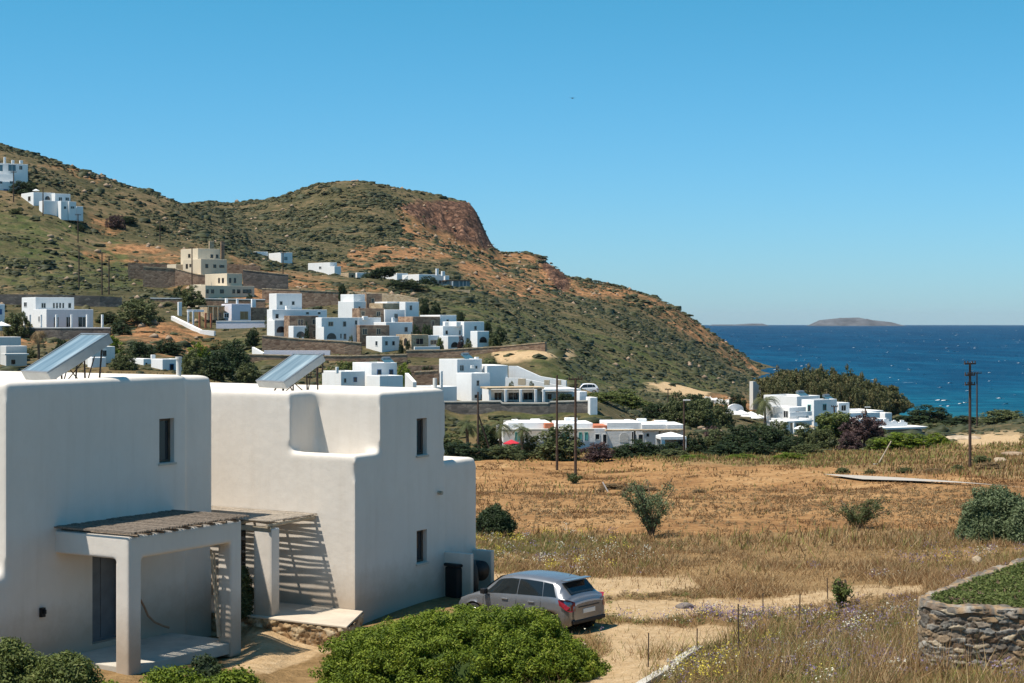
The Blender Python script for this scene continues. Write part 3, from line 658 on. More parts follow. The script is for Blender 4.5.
# lamp and hose on the porch wall
MB().box(1.0, -.10, 1.02, 1.12, -.005, 1.24).box(1.03, -.16, 1.10, 1.09, -.10, 1.2).build("wall_lamp", "black_plastic", h1, bevel=.01)
hs = MB(); pts = [(4.22, -.05, .98), (4.25, -.12, .98), (4.36, -.14, .80), (4.5, -.14, .55), (4.72, -.15, .36), (4.95, -.2, .24), (5.1, -.3, .17)]
hs.path(pts, .028, 8); ho = hs.build("garden_hose", "orange_hose"); ho.parent = None; ho.matrix_world = Matrix.Translation((X1, D1, Z1)) @ Matrix.Rotation(R(59), 4, 'Z')
tag(ho, "brown hose hanging from a tap on the shaded porch wall of the left house", "hose")
MB().box(4.17, -.08, .94, 4.27, 0, 1.04).build("tap", "rust_iron", h1, bevel=.01)
bl = MB(); bl.tube((4.98, -2.02, .13), (4.80, -1.94, 2.3), .035, .028, 10).tube((5.06, -2.0, .13), (4.90, -1.95, 2.2), .03, .024, 10)
bo = bl.build("wooden_pole", "pale_wood"); bo.matrix_world = ho.matrix_world.copy(); tag(bo, "pale rolled blind leaning inside the right post of the left house's porch", "pole")

# ---- near house 2
D2 = 45.5; X2 = WX(355, D2); Z2 = .08
h2 = empty("house", (X2, D2, Z2), R(59), "near white house in the middle with stepped terrace and two narrow windows", "house", "rounded white houses in the foreground")
zt = 5.98; zl = 4.33
rounded("wall", [(0, 2.19, -.6, 4.4, 9.5, zt), (1.15, 0, -.6, 4.4, 2.6, zt), (0, 0, -.6, 1.6, 2.5, zl), (4.1, .10, -.6, 6.25, 5.0, 3.86)],
        [(.5, 2.7, zt - .3, 3.9, 9.0, zt + 1), (1.65, .5, zt - .3, 3.9, 3.0, zt + 1), (.42, .40, zl - .30, 1.15, 2.19, zl + .2), (4.45, .4, 3.86 - .22, 5.95, 4.7, 5)], h2, .048, 4,
        [(2.92, -.2, 4.12, 3.44, .34, 5.16), (2.92, -.2, 1.08, 3.44, .34, 2.0), (-.3, 3.75, .3, .34, 4.65, 2.4)], tops=[(zt + .05, .5), (zl + .05, .22), (3.86, .25)])
fwin(h2, 2.92, 3.44, 4.12, 5.16, 0, mull=False); fwin(h2, 2.92, 3.44, 1.08, 2.0, 0, mull=False)
f = MB().box(.15, 3.76, .31, .2, 3.83, 2.39).box(.15, 4.57, .31, .2, 4.64, 2.39).box(.152, 3.83, 2.31, .198, 4.57, 2.39).box(.152, 3.83, .31, .198, 4.57, .37)
wd = f.build("door", "frame_brown", h2); MB().box(.165, 3.82, .36, .18, 4.58, 2.32).build("pane", "glass_dark", wd)
MB().tube((4.15, .2, zt - .3), (4.15, .2, zt + .28), .06, k=12).build("vent_pipe", "greywhite", h2)
MB().tube((4.02, .0, 2.98), (4.02, -.14, 2.98), .055, k=10).build("wall_lamp", "pale_wood", h2)
MB().box(4.35, -.9, -.5, 4.5, .1, 1.25).build("yard_wall", "plaster", h2, bevel=.03); MB().box(6.02, -.55, -.5, 6.2, .12, 1.12).build("yard_wall", "plaster", h2, bevel=.03)
MB().box(4.6, -.35, .05, 4.95, -.05, 1.25)
# porch 2 on the sunny wall (outside is local -x)
ya, yb, Lp = 1.26, 7.0, -1.95
rounded("porch_frame", [(Lp, ya, -.2, Lp + .36, ya + .62, 2.5)], [], h2, .045, 4)
MB().box(Lp, ya + .02, 2.40, Lp + .16, yb, 2.52).build("porch_beam", "pale_wood", h2)
rr2 = random.Random(5); mb = MB()
for i in range(6):
    y_ = ya + .1 + i * 1.08; mb.tube((Lp - .08, y_, 2.56), (.0, y_, 2.60), .045)
mb.build("rafter", "pale_wood", h2)
rm = reedmat(h2, Lp - .15, .0, ya - .02, yb, 2.62, gap=1.25, along='y', seed=9, pitch=.15, th=.05)
rm2 = MB()
q = Lp - .1
while q < -.04:
    wdt = rr2.uniform(.018, .034); pts = []; ph = rr2.uniform(0, 6)
    for k in range(9): pts.append((q + .012 * math.sin(ph + k * 1.3), ya - .02 + k * (yb - ya) / 8, 2.68 + rr2.uniform(-.006, .006)))
    for a_, b_ in zip(pts, pts[1:]):
        rm2.add([a_, (a_[0] + wdt, a_[1], a_[2]), (b_[0] + wdt, b_[1], b_[2]), b_, (a_[0], a_[1], a_[2] + .03), (a_[0] + wdt, a_[1], a_[2] + .03), (b_[0] + wdt, b_[1], b_[2] + .03), (b_[0], b_[1], b_[2] + .03)],
                [(0, 3, 2, 1), (4, 5, 6, 7), (0, 1, 5, 4), (2, 3, 7, 6), (1, 2, 6, 5), (3, 0, 4, 7)])
    q += wdt * rr2.uniform(1.45, 2.3)
simple("pale_reed", (.40, .345, .28), .95, .3, 10); rm2.build("slat_cover", "pale_reed", h2)
bpy.data.objects.remove(rm)

# stones with real relief
def stone_sheet(name, path, z0f, z1f, cell, seed, mat_parent, depth=.09, res=.03, colors=None, parent=None, cap=0.0):
    """a stone wall face following a plan path [(x,y)...]; z0f/z1f heights; rounded stones from voronoi cells"""
    P_ = np.array(path, float); seg = np.hypot(*np.diff(P_, axis=0).T); L = np.r_[0, np.cumsum(seg)]
    nu = int(L[-1] / res) + 2; u = np.linspace(0, L[-1], nu); px_ = np.interp(u, L, P_[:, 0]); py_ = np.interp(u, L, P_[:, 1])
    tx_ = np.gradient(px_, u); ty_ = np.gradient(py_, u); nl = np.hypot(tx_, ty_); nx_, ny_ = ty_ / nl, -tx_ / nl
    k = max(2, int(nu / 60)); ker = np.ones(k) / k
    nx_ = np.convolve(np.pad(nx_, k, mode='edge'), ker, 'same')[k:-k]; ny_ = np.convolve(np.pad(ny_, k, mode='edge'), ker, 'same')[k:-k]
    H = max(z1f) - min(z0f); nv = int(H / res) + 2; v = np.linspace(0, 1, nv)
    z0 = np.interp(u, np.linspace(0, L[-1], len(z0f)), z0f); z1 = np.interp(u, np.linspace(0, L[-1], len(z1f)), z1f)
    U = np.repeat(u[:, None], nv, 1); Z = z0[:, None] + (z1 - z0)[:, None] * v[None]
    rg = np.random.RandomState(seed); cw, ch = cell; nx = int(L[-1] / cw) + 3; nz = int(H / ch) + 3
    gx, gz_ = np.meshgrid(np.arange(-1, nx), np.arange(-1, nz), indexing='ij')
    cx = (gx + .5 * (gz_ % 2) + rg.uniform(-.42, .42, gx.shape)) * cw; czz = (gz_ + rg.uniform(-.38, .38, gx.shape)) * ch + min(z0f)
    cx, czz = cx.ravel(), czz.ravel(); rc = rg.uniform(0, 1, len(cx)); rsc = rg.uniform(.8, 1.25, len(cx)); tl = rg.uniform(-1, 1, (len(cx), 2))
    wu = U.ravel() + fbm(U.ravel() * 6, Z.ravel() * 6, None, 3, seed) * .03; wz = Z.ravel() + fbm(U.ravel() * 6 + 9, Z.ravel() * 6, None, 3, seed + 1) * .03
    f1 = np.full(wu.shape, 9.); f2 = f1.copy(); ci = np.zeros(wu.shape, int)
    for s0 in range(0, len(wu), 20000):
        sl_ = slice(s0, s0 + 20000)
        d = np.sqrt(((wu[sl_, None] - cx) / cw) ** 2 + ((wz[sl_, None] - czz) / ch) ** 2) * rsc
        o2 = np.argpartition(d, 2, 1)[:, :2]; dd = np.take_along_axis(d, o2, 1); sw = dd[:, 0] > dd[:, 1]
        f1[sl_] = np.where(sw, dd[:, 1], dd[:, 0]); f2[sl_] = np.where(sw, dd[:, 0], dd[:, 1]); ci[sl_] = np.where(sw, o2[:, 1], o2[:, 0])
    e = np.clip((f2 - f1) / .17, 0, 1); bulge = np.sqrt(1 - (1 - e) ** 2)
    disp = bulge * depth * (.6 + .6 * rc[ci]) + fbm(wu * 9, wz * 9, None, 4, seed + 4) * .03 * bulge + ((wu - cx[ci]) / cw * tl[ci, 0] + (wz - czz[ci]) / ch * tl[ci, 1]) * depth * .6 * bulge
    top = (np.tile(v, nu) > .995)
    disp = disp.reshape(nu, nv)
    VX = px_[:, None] + nx_[:, None] * disp; VY = py_[:, None] + ny_[:, None] * disp
    ii = np.arange(nu * nv).reshape(nu, nv); fq = np.stack([ii[:-1, :-1], ii[1:, :-1], ii[1:, 1:], ii[:-1, 1:]], -1).reshape(-1, 4)
    o = np_mesh(name, np.c_[VX.ravel(), VY.ravel(), Z.ravel()], fq, mat_parent, parent=parent, smooth=True, tone=rc[ci])
    a = o.data.attributes.new("joint", 'FLOAT', 'POINT'); a.data.foreach_set("value", (1 - e).astype(np.float32))
    return o
def rubble(name, stops, mortar):
    m, n, b = newmat(name); p = pos(n); r = ramp(n, stops, attr(n, "tone").outputs["Fac"])
    nz_ = noise(n, 9, 7, .72, p); c = mix(n, .75, r.outputs[0], ramp(n, [(.3, (.18, .18, .18)), (.7, (.85, .82, .78))], nz_.outputs[0]).outputs[0], 'OVERLAY')
    lich = ramp(n, [(.58, (0, 0, 0)), (.66, (1, 1, 1))], noise(n, 5, 5, .7, p).outputs[0]); c = mix(n, math_(n, 'MULTIPLY', lich.outputs[0], .5), c, (.42, .40, .34))
    c = mix(n, ramp(n, [(.55, (0, 0, 0)), (.85, (1, 1, 1))], attr(n, "joint").outputs["Fac"]).outputs[0], c, mortar)
    n.links.new(c, b.inputs["Base Color"]); b.inputs["Roughness"].default_value = .92; b.inputs["Specular IOR Level"].default_value = .15
    bump(n, b, noise(n, 30, 6, .7, p).outputs[0], .5, .02); M[name] = m
rubble("rubble_tan", [(0, (.17, .11, .06)), (.4, (.30, .20, .11)), (.75, (.40, .30, .18)), (1, (.48, .40, .28))], (.36, .27, .17))
rubble("rubble_grey", [(0, (.15, .095, .055)), (.3, (.12, .115, .105)), (.5, (.27, .19, .115)), (.75, (.22, .22, .21)), (1, (.42, .34, .23))], (.08, .06, .042))
def h2w(x, y): c_, s_ = math.cos(R(59)), math.sin(R(59)); return X2 + x * c_ - y * s_, D2 + x * s_ + y * c_
bw = empty("stone_wall", (*h2w(-2.3, 3), 0), 0, "low rubble stone retaining wall with a pale slab top below the middle house's porch", "stone wall")
pth = [h2w(-2.05, 8), h2w(-2.05, -1.12), h2w(-1.95, -1.22), h2w(-.02, -.2)]
so_ = stone_sheet("stone_face", pth, [-.6, -.6], [.235, .235], (.24, .13), 5, "rubble_tan", .07, .03)
so_.parent = bw; so_.matrix_parent_inverse = Matrix.Translation(bw.location).inverted()
tp = MB(); q = [h2w(-2.13, 8), h2w(-2.13, -1.30), h2w(-.02, -.28), h2w(-.02, 8)]
tp.prism([(x - bw.location.x, y - bw.location.y) for x, y in q], .235, .285).build("coping", "paving", bw, bevel=.012)

# gas bottles / covered grill in the corner: black covered barbecue beside the extension
bb = empty("barbecue", (*h2w(4.78, -.45), .0), R(40), "black covered kettle barbecue standing against the house extension behind the silver car", "barbecue")
mb = MB()
def lathe(prof, k=20, cx=0, cy=0):
    o = MB(); vs = []; fs = []
    for r_, z in prof:
        for i in range(k): t = 2 * math.pi * i / k; vs.append((cx + r_ * math.cos(t), cy + r_ * math.sin(t), z))
    for j in range(len(prof) - 1):
        for i in range(k): fs.append((j * k + i, j * k + (i + 1) % k, (j + 1) * k + (i + 1) % k, (j + 1) * k + i))
    fs += [tuple(range(k))[::-1], tuple(range((len(prof) - 1) * k, len(prof) * k))]
    o.add(vs, fs); return o
lathe([(.36, .02), (.38, .5), (.34, .85), (.26, 1.08), (.10, 1.17), (.02, 1.18)]).build("cover", "black_plastic", bb, smooth=True)
MB().box(-.56, -.28, .02, -.25, .28, .92).box(-.60, -.31, .92, -.12, .31, 1.02).build("cabinet", "black_plastic", bb, bevel=.06)
mb = MB().tube((.44, -.2, .74), (.44, .1, .74), .29, .29, 24)
mb.build("wheel", "black_plastic", bb, smooth=True)

# solar collectors
def collector(loc, ang, w, L, rise, th, label):
    e = empty("solar_panel", loc, ang, label, "solar panel", "tilted solar water panels on the near roofs")
    # local x = up-slope horizontally, local y = width axis (far side +)
    sl_ = math.atan2(rise, L); ln = math.hypot(L, rise); c_, s_ = math.cos(sl_), math.sin(sl_)
    def P(u, v, h): return (u * c_ - h * s_, v, u * s_ + h * c_)
    def pb(mb, u0, u1, v0, v1, a, b_):
        vs = [P(u0, v0, a), P(u1, v0, a), P(u1, v1, a), P(u0, v1, a), P(u0, v0, b_), P(u1, v0, b_), P(u1, v1, b_), P(u0, v1, b_)]
        return mb.add(vs, [(0, 3, 2, 1), (4, 5, 6, 7), (0, 1, 5, 4), (1, 2, 6, 5), (2, 3, 7, 6), (3, 0, 4, 7)])
    pb(MB(), 0, ln, 0, w, 0, th).build("casing", "casing", e, bevel=.012)
    g_ = pb(MB(), .05, ln - .05, .05, w - .05, th + .002, th + .012).build("collector_glass", "collector_glass", e)
    fr = MB(); pb(fr, .0, .05, 0, w, th + .001, th + .03); pb(fr, ln - .05, ln, 0, w, th + .001, th + .03); pb(fr, .05, ln - .05, 0, .05, th + .001, th + .029); pb(fr, .05, ln - .05, w - .05, w, th + .001, th + .029)
    fr.build("rim", "steel", e)
    xt, zt_ = P(ln * .90, 0, 0)[0], P(ln * .90, 0, 0)[2]; xm, zm = P(ln * .55, 0, 0)[0], P(ln * .55, 0, 0)[2]; zf = -.24
    def leg(a, b_, r=.022): MB().tube(a, b_, r, k=6).build("stand_leg", "dark_iron", e)
    for v in (.10, w - .10):
        leg((xm, v, zm), (xm + .03, v, zf)); leg((xt * .93, v, zt_ * .93), (xm + .38, v, zf)); leg((xm + .03, v, zf + .05), (xt - .3, v, zt_ * .7), .015)
    leg((xm + .03, .10, zf + .05), (xm, w - .10, zm), .014); leg((xm, .10, zm), (xm + .03, w - .10, zf + .05), .014)
    MB().tube((.1, -.02, .06), (.25, -.05, zf), .02, k=8).build("pipe", "rust_iron", e); MB().tube((.1, w * .5, .0), (-.1, w * .45, zf), .022, k=8).build("pipe", "rust_iron", e)
    return e
def W3(px, py, D): return Vector((WX(px, D), D, WZ(py, D)))
# near lower corner at (52,367.5)
cb = W3(52, 381.5, 41.2); collector(cb, R(40), 1.5, 1.62, .93, .23, "flat glass solar water panel tilted up on the left house's roof")
cb = W3(287, 389, 48.5); collector(cb, R(40), 1.5, 1.32, .78, .21, "flat glass solar water panel tilted up on the middle house's roof")

# ---------------------------------------------------------------- cars
simple("car_silver", (.27, .28, .30), .25, .04, 3, metal=.65, spec=.6); simple("car_white", (.75, .76, .78), .3, .03, 3, spec=.6)
glassy("car_glass", (.012, .015, .016), .05); simple("tyre", (.02, .02, .021), .85, .2, 8); simple("rim", (.45, .46, .48), .35, .1, 6, metal=.8)
simple("tail_red", (.25, .008, .012), .25, .2, 12, spec=.7); simple("plate_white", (.75, .75, .72), .5, .05, 10)
def car(label, loc, ang, paint, group=None, van=False):
    e = empty("parked_car", loc, ang, label, "car", group)
    Lc = 3.85
    # stations: x (0 rear .. front), zbot, zshould(belt), zroof, half width belt, half width roof
    St = [(0.00, .50, .80, .82, .60, .55), (.04, .34, .93, .96, .76, .60), (.16, .28, .98, 1.10, .82, .60), (.42, .26, 1.00, 1.36, .845, .60), (.62, .25, 1.00, 1.46, .85, .60), (1.0, .25, .985, 1.50, .855, .61),
          (1.5, .25, .97, 1.52, .86, .62), (2.0, .25, .95, 1.51, .86, .62), (2.35, .25, .935, 1.46, .86, .61), (2.75, .25, .92, 1.20, .86, .62), (3.02, .25, .90, .955, .855, .66), (3.35, .26, .82, .85, .83, .66), (3.65, .30, .70, .72, .76, .58), (3.80, .36, .56, .58, .64, .5), (3.85, .42, .50, .51, .55, .45)]
    if van: St = [(x, a, b_ + .1, c_ + .25 if c_ > 1 else c_ + .1, d_, f_ + .08) for x, a, b_, c_, d_, f_ in St]
    xs = np.array([s_[0] for s_ in St]); Sa = np.array(St)[:, 1:]
    xq = np.unique(np.r_[np.linspace(0, Lc, 78), xs]); Q = np.stack([np.interp(xq, xs, Sa[:, j]) for j in range(5)], 1)
    for j in range(5):   # soften
        k_ = np.array([1, 2, 3, 2, 1]) / 9; qq = np.convolve(np.pad(Q[:, j], 2, mode='edge'), k_, 'valid'); Q[:, j] = qq
    Q[:, 2] -= np.clip(Q[:, 2] - 1.0, 0, .06)
    vs = []; K = None; kinds = []
    for x, (zb, zs, zr, wb, wr) in zip(xq, Q):
        half = []
        z = zb
        for t_, ww in ((0, .90), (.12, .965), (.35, 1.0), (.62, .995), (.80, .985), (.92, .975), (1.0, .94)): half.append((wb * ww, zb + (zs - zb) * t_))
        if zr - zs > .02:
            for t_ in (.06, .25, .5, .75, .94): half.append((wb * .94 + (wr - wb * .94) * t_ ** 1.15, zs + (zr - .05 - zs) * t_))
        else:
            for t_ in (.1, .3, .5, .7, .9): half.append((wb * .94 + (wr - wb * .94) * t_, zs + (zr - zs) * t_ * .6))
        half += [(wr * .90, zr - .018), (wr * .5, zr), (0, zr + .008)]
        full = [(x, -y, z_) for y, z_ in half] + [(x, y, z_) for y, z_ in half[::-1][1:]]
        # wheel arches
        fl = []
        for (a, y, z_) in full:
            for wx in (.68, 3.13):
                dd = abs(a - wx)
                if dd < .37 and abs(y) > .5:
                    za = .30 + math.sqrt(.37 ** 2 - dd ** 2)
                    if z_ < za: z_ = za if z_ < za else z_
            fl.append((a, y, z_))
        vs += fl; K = len(full)
    nS = len(xq); vs = np.array(vs); ii = np.arange(nS * K).reshape(nS, K)
    fq = np.stack([ii[:-1, :-1], ii[:-1, 1:], ii[1:, 1:], ii[1:, :-1]], -1)
    fq_all = fq.reshape(-1, 4); np_body = np_mesh("body", vs, fq_all, paint, e, smooth=True)
    bm = bmesh.new(); bm.from_mesh(np_body.data); bm.verts.ensure_lookup_table()
    bm.faces.new([bm.verts[int(i)] for i in ii[0]]); bm.faces.new([bm.verts[int(i)] for i in ii[-1][::-1]])
    bm.to_mesh(np_body.data); bm.free()
    # glazing: traced quads slightly proud of the body side
    def side(x, t_, sgn, off=.008):
        zb, zs, zr, wb, wr = [np.interp(x, xq, Q[:, j]) for j in range(5)]
        return (x, sgn * (wb * .94 + (wr - wb * .94) * t_ ** 1.15 + off), zs + (zr - .05 - zs) * t_)
    def side_panel(name, bot, top, sgn):
        n_ = 8; a = []
        for k_ in range(n_ + 1):
            xb = bot[0] + (bot[1] - bot[0]) * k_ / n_; xt = top[0] + (top[1] - top[0]) * k_ / n_
            for q_ in range(5): u_ = q_ / 4; a.append(side(xb + (xt - xb) * u_, .07 + .84 * u_, sgn))
        f_ = [(k_ * 5 + q_, k_ * 5 + q_ + 1, k_ * 5 + q_ + 6, k_ * 5 + q_ + 5) for k_ in range(n_) for q_ in range(4)]
        o = MB().add(a, f_).build(name, "car_glass", e, smooth=True); return o
    for sgn in (1, -1):
        side_panel("side_window", (1.725, 2.90), (1.74, 2.44), sgn); side_panel("side_window", (.90, 1.70), (.98, 1.715), sgn); side_panel("side_window", (.46, .88), (.66, .955), sgn)
        for xh in (1.12, 1.98):
            MB().box(xh, sgn * .86 - .02, .83, xh + .2, sgn * .86 + .02, .86).build("door_handle", "rim", e, bevel=.008)
        for xd in (.93, 1.715, 2.80):
            pts = []
            for u_ in (0, .2, .4, .6, .8, .95):
                zb, zs, zr, wb, wr = [np.interp(xd, xq, Q[:, j]) for j in range(5)]
                ww = np.interp(u_, (0, .12, .35, .62, .8, .92, 1), (.9, .965, 1, .995, .985, .975, .94)); pts.append((xd, sgn * (wb * ww + .001), zb + (zs - zb) * max(u_, .1)))
            MB().path(pts, .006, 4).build("door_seam", "black_plastic", e)
        MB().box(2.62, sgn * .86, .92, 2.78, sgn * 1.02, 1.06).build("wing_mirror", "black_plastic", e, bevel=.03)
        tl_ = MB().add([(.0 - .012, sgn * .60, .70), (-.005, sgn * .60, .92), (.10, sgn * .81, 1.0), (.34, sgn * .868, .98), (.30, sgn * .872, .84), (.10, sgn * .84, .72), (.03, sgn * .74, .68)], [tuple(range(7)) if sgn < 0 else tuple(range(7))[::-1]])
        for i_ in range(len(tl_.v)): v_ = tl_.v[i_]; tl_.v[i_] = (v_[0], v_[1] + sgn * .012, v_[2])
        tl_.build("tail_light", "tail_red", e)
        for wx in (.68, 3.13):
            wy = sgn * .745; t = MB(); k_ = 28; prof = [(.18, -.10), (.27, -.105), (.305, -.08), (.31, 0), (.305, .08), (.27, .105), (.18, .10)]
            vv = []; ff = []
            for r_, yy_ in prof:
                for i_ in range(k_): th_ = 2 * math.pi * i_ / k_; vv.append((wx + r_ * math.cos(th_), wy + yy_, .31 + r_ * math.sin(th_)))
            for j_ in range(len(prof) - 1):
                for i_ in range(k_): ff.append((j_ * k_ + i_, j_ * k_ + (i_ + 1) % k_, (j_ + 1) * k_ + (i_ + 1) % k_, (j_ + 1) * k_ + i_))
            wh = t.add(vv, ff).build("wheel", "tyre", e, smooth=True)
            rm_ = MB()
            for i_ in range(5):
                th_ = 2 * math.pi * i_ / 5; d_ = Vector((math.cos(th_), 0, math.sin(th_))); c0 = Vector((wx, wy + sgn * .085, .31))
                rm_.tube(c0, c0 + d_ * .19, .045, .03, 6)
            rm_.tube((wx, wy + sgn * .06, .31), (wx, wy + sgn * .11, .31), .06, k=12)
            for i_ in range(24):
                a_, b_ = 2 * math.pi * i_ / 24, 2 * math.pi * (i_ + 1) / 24
                rm_.tube((wx + .195 * math.cos(a_), wy + sgn * .095, .31 + .195 * math.sin(a_)), (wx + .195 * math.cos(b_), wy + sgn * .095, .31 + .195 * math.sin(b_)), .018, k=5)
            rm_.build("rim", "rim", wh)
            MB().tube((wx, wy - sgn * .18, .33), (wx, wy + sgn * .02, .33), .36, k=24).build("wheel_well", "black_plastic", e)
    # rear window following the hatch
    rw = []
    for k_ in range(7):
        x = .20 + (.50 - .20) * k_ / 6; zb, zs, zr, wb, wr = [np.interp(x, xq, Q[:, j]) for j in range(5)]
        for y in (-.95, -.5, 0, .5, .95): rw.append((x - .012, y * wr * .93, zr + .012 - .004 * abs(y)))
    MB().add(rw, [(k_ * 5 + q_, k_ * 5 + q_ + 1, k_ * 5 + q_ + 6, k_ * 5 + q_ + 5) for k_ in range(6) for q_ in range(4)]).build("rear_window", "car_glass", e, smooth=True)
    ws = []
    for k_ in range(7):
        x = 2.40 + (2.98 - 2.40) * k_ / 6; zb, zs, zr, wb, wr = [np.interp(x, xq, Q[:, j]) for j in range(5)]
        for y in (-.95, -.5, 0, .5, .95): ws.append((x + .008, y * wr * .95, zr + .012))
    MB().add(ws, [(k_ * 5 + q_, k_ * 5 + q_ + 1, k_ * 5 + q_ + 6, k_ * 5 + q_ + 5) for k_ in range(6) for q_ in range(4)]).build("windscreen", "car_glass", e, smooth=True)
    MB().box(.30, -.52, 1.40, .50, .52, 1.425).build("spoiler", paint, e, bevel=.01)
    MB().box(-.015, -.26, .60, .03, .26, .71).build("licence_plate", "plate_white", e, bevel=.004)
    MB().box(-.03, -.70, .36, .12, .70, .46).build("lower_bumper", "black_plastic", e, bevel=.02)
    MB().box(-.012, -.45, .765, .02, .45, .79).build("boot_trim", "black_plastic", e, bevel=.004)
    MB().tube((.62, 0, 1.47), (.40, 0, 1.68), .006, k=5).build("antenna", "black_plastic", e)
    return e
cg = gz(WX(575, 45), 45)
hd = R(180 - 38)
cloc = Vector((WX(589, 43.7), 43.7, -.06))   # rear centre of the car
car("silver hatchback parked behind the round bush next to the middle house", cloc, hd, "car_silver")

# ---------------------------------------------------------------- the village on the slope
VG = "white and stone houses of the hillside village"
def small_tank(H, px, py, D, sc=1.0):
    lx, ly = H.loc(WX(px, D), D); z = WZ(py, D) - H.z0
    t = MB().tube((lx - .6 * sc, ly, z + .5 * sc), (lx + .6 * sc, ly, z + .5 * sc), .25 * sc, k=10); t.build("water_tank", "steel", H.root)
    MB().add([(lx - .8 * sc, ly - 1.3 * sc, z - .2), (lx + .8 * sc, ly - 1.3 * sc, z - .2), (lx + .8 * sc, ly, z + .5 * sc), (lx - .8 * sc, ly, z + .5 * sc), (lx - .8 * sc, ly - 1.3 * sc, z - .3), (lx + .8 * sc, ly - 1.3 * sc, z - .3), (lx + .8 * sc, ly, z + .4 * sc), (lx - .8 * sc, ly, z + .4 * sc)],
             [(0, 1, 2, 3), (7, 6, 5, 4), (0, 4, 5, 1), (1, 5, 6, 2), (2, 6, 7, 3), (3, 7, 4, 0)]).build("collector", "glass_blue", H.root)
def chimney(H, px0, px1, y0, y1, D, mat="whitewash"):
    H.box("chimney", mat, px0, px1, y0, y1, D, dep=(px1 - px0) / F * D, bevel=.05)

# V1 big white house, upper left of the village
H = House("large stepped white house with a dark arch, at the left end of the village", 272.3, 297, 336, 30, group=VG)
b1 = H.block(267.3, 272.3, 327, 309.5, mat="whitewash"); b0 = H.block(269, 276.5, 302, 293.5, D=301)
H.block(267.8, 274.5, 289, 320, D=295.6, para=.3)
H.win(b0, 279.3, 282.9, 300.9, 305.4); H.win(b0, 291.4, 294.9, 300.9, 305.4)
H.win(b1, 305.5, 309.2, 311.6, 314.8); H.win(b1, 317.4, 320.9, 311.6, 314.8)
H.win(H.blocks[2], 276.6, 285.8, 326.3, 332.5, arch=True); H.win(b1, 275, 279, 313.5, 318.8)
chimney(H, 286.5, 290.5, 306, 311, 299)
# V2
H = House("brown stone house with white arched porch between two big white houses", 289.5, 293.5, 338, 30, group=VG)
b = H.block(286.5, 289.5, 318.5, 315.7, mat="brownstone"); H.win(b, 297.6, 303.4, 319, 327.5, fr="frame_tan", kind="door"); H.win(b, 312, 317, 319, 324.7, fr="frame_tan"); H.win(b, 312.7, 317.4, 330, 338, fr="frame_tan", kind="door")
b = H.block(290, 293.4, 308, 326, D=291, d=2.2, para=.2); H.win(b, 296.5, 305, 331.4, 337, arch=True)
# V3
H = House("wide white village house with one dark arch and two dark doors", 321.5, 291, 340, 30, group=VG)
b = H.block(318.6, 321.5, 359, 317.5); H.win(b, 328.2, 333.2, 321.6, 326.3, fr="frame_tan"); H.win(b, 342.6, 346.5, 321, 327); H.win(b, 354.5, 357.5, 320, 325)
H.win(b, 326.8, 336.2, 333.0, 339, arch=True); H.win(b, 343.2, 346.5, 333.3, 339.6, kind="door"); H.win(b, 340, 341.8, 333.5, 338.5)
H.block(320.2, 323.8, 324.5, 327, D=288.5, para=.2)
# V4
H = House("tall white cubic house with a broad sunlit blank side behind the village centre", 353.8, 318, 316, 52, group=VG)
b = H.block(338, 353.8, 366, 301.3); H.block(340.5, 353.6, 365, 294.3, D=320); H.win(b, 358, 360.5, 306, 310)
# V4b stone behind
H = House("upper brown stone house half hidden behind the tall white cubic house", 366, 326, 309, 30, group=VG)
b = H.block(363.5, 366.5, 382, 293.5, mat="brownstone"); H.win(b, 371, 374.5, 298, 303, fr="frame_tan")
H = House("stone house with a tan sunlit flank, just right of the tall cubic house", 359.5, 307, 325, 30, group=VG)
b = H.block(352, 359.5, 384.8, 308.2, mat="brownstone"); H.win(b, 360.9, 365, 311, 316.4, fr="frame_tan"); H.win(b, 376.3, 380.5, 311.3, 316.6, fr="frame_tan")
bb_ = H.block(None, 359, 381, 317.6, D=303, d=3.5); chimney(H, 363.7, 368, 316.2, 320, 303)
H = House("small white house with one window just right of the second-row stone house", 385, 309, 324, 30, group=VG)
b = H.block(383.8, 385, 405, 309.6); H.win(b, 393.9, 398, 313.3, 318.8)
H = House("white house with shaded tan-stone terrace, upper right of the village", 405.3, 316, 318, 30, group=VG)
b = H.block(403, 405.3, 419, 301.8); H.win(b, 409.2, 412.4, 305, 310.6); H.block(None, 383, 405, 303.2, D=318, mat="tanstone", d=6)
H.block(None, 387, 402, 301.7, D=322, d=7)
H = House("long low village house, left half brown stone and right half white", 412.8, 303, 330, 30, group=VG)
b = H.block(411.5, 412.8, 440, 316.6, mat="brownstone", d=6); H.win(b, 431, 434.5, 320.5, 326.5, fr="frame_tan"); b = H.block(None, 440, 456.5, 315, d=8, D=306); H.win(b, 446, 449, 319, 323.5)
H = House("white house with one dark window, left of two round dark trees", 386, 300, 338, 30, group=VG)
b = H.block(384.5, 386, 412.5, 322.2, d=7); H.win(b, 404, 408, 326.7, 332.2); chimney(H, 392.5, 395, 317.5, 323, 301)
H = House("stone house with a narrow tan flank above the small white cottage", 359.8, 293, 344, 30, group=VG)
b = H.block(352.6, 359.8, 389.5, 325.2, mat="brownstone"); H.win(b, 362.2, 367.3, 328.4, 334.8, fr="frame_tan"); H.win(b, 376.2, 381, 328.4, 334.8, fr="frame_tan")
H = House("small bright white cottage with three slim windows at the front edge of the village terrace", 382, 288, 349, 40, group=VG)
b = H.block(366, 382, 399.6, 336.3); H.win(b, 375.3, 377.8, 340.7, 346, 'L'); H.win(b, 384.6, 388, 340.7, 345.8); H.win(b, 391.7, 395, 340.7, 345.8)
H = House("tan and brown stone house with big framed window and white balustrade", 411.3, 289, 350, 35, group=VG)
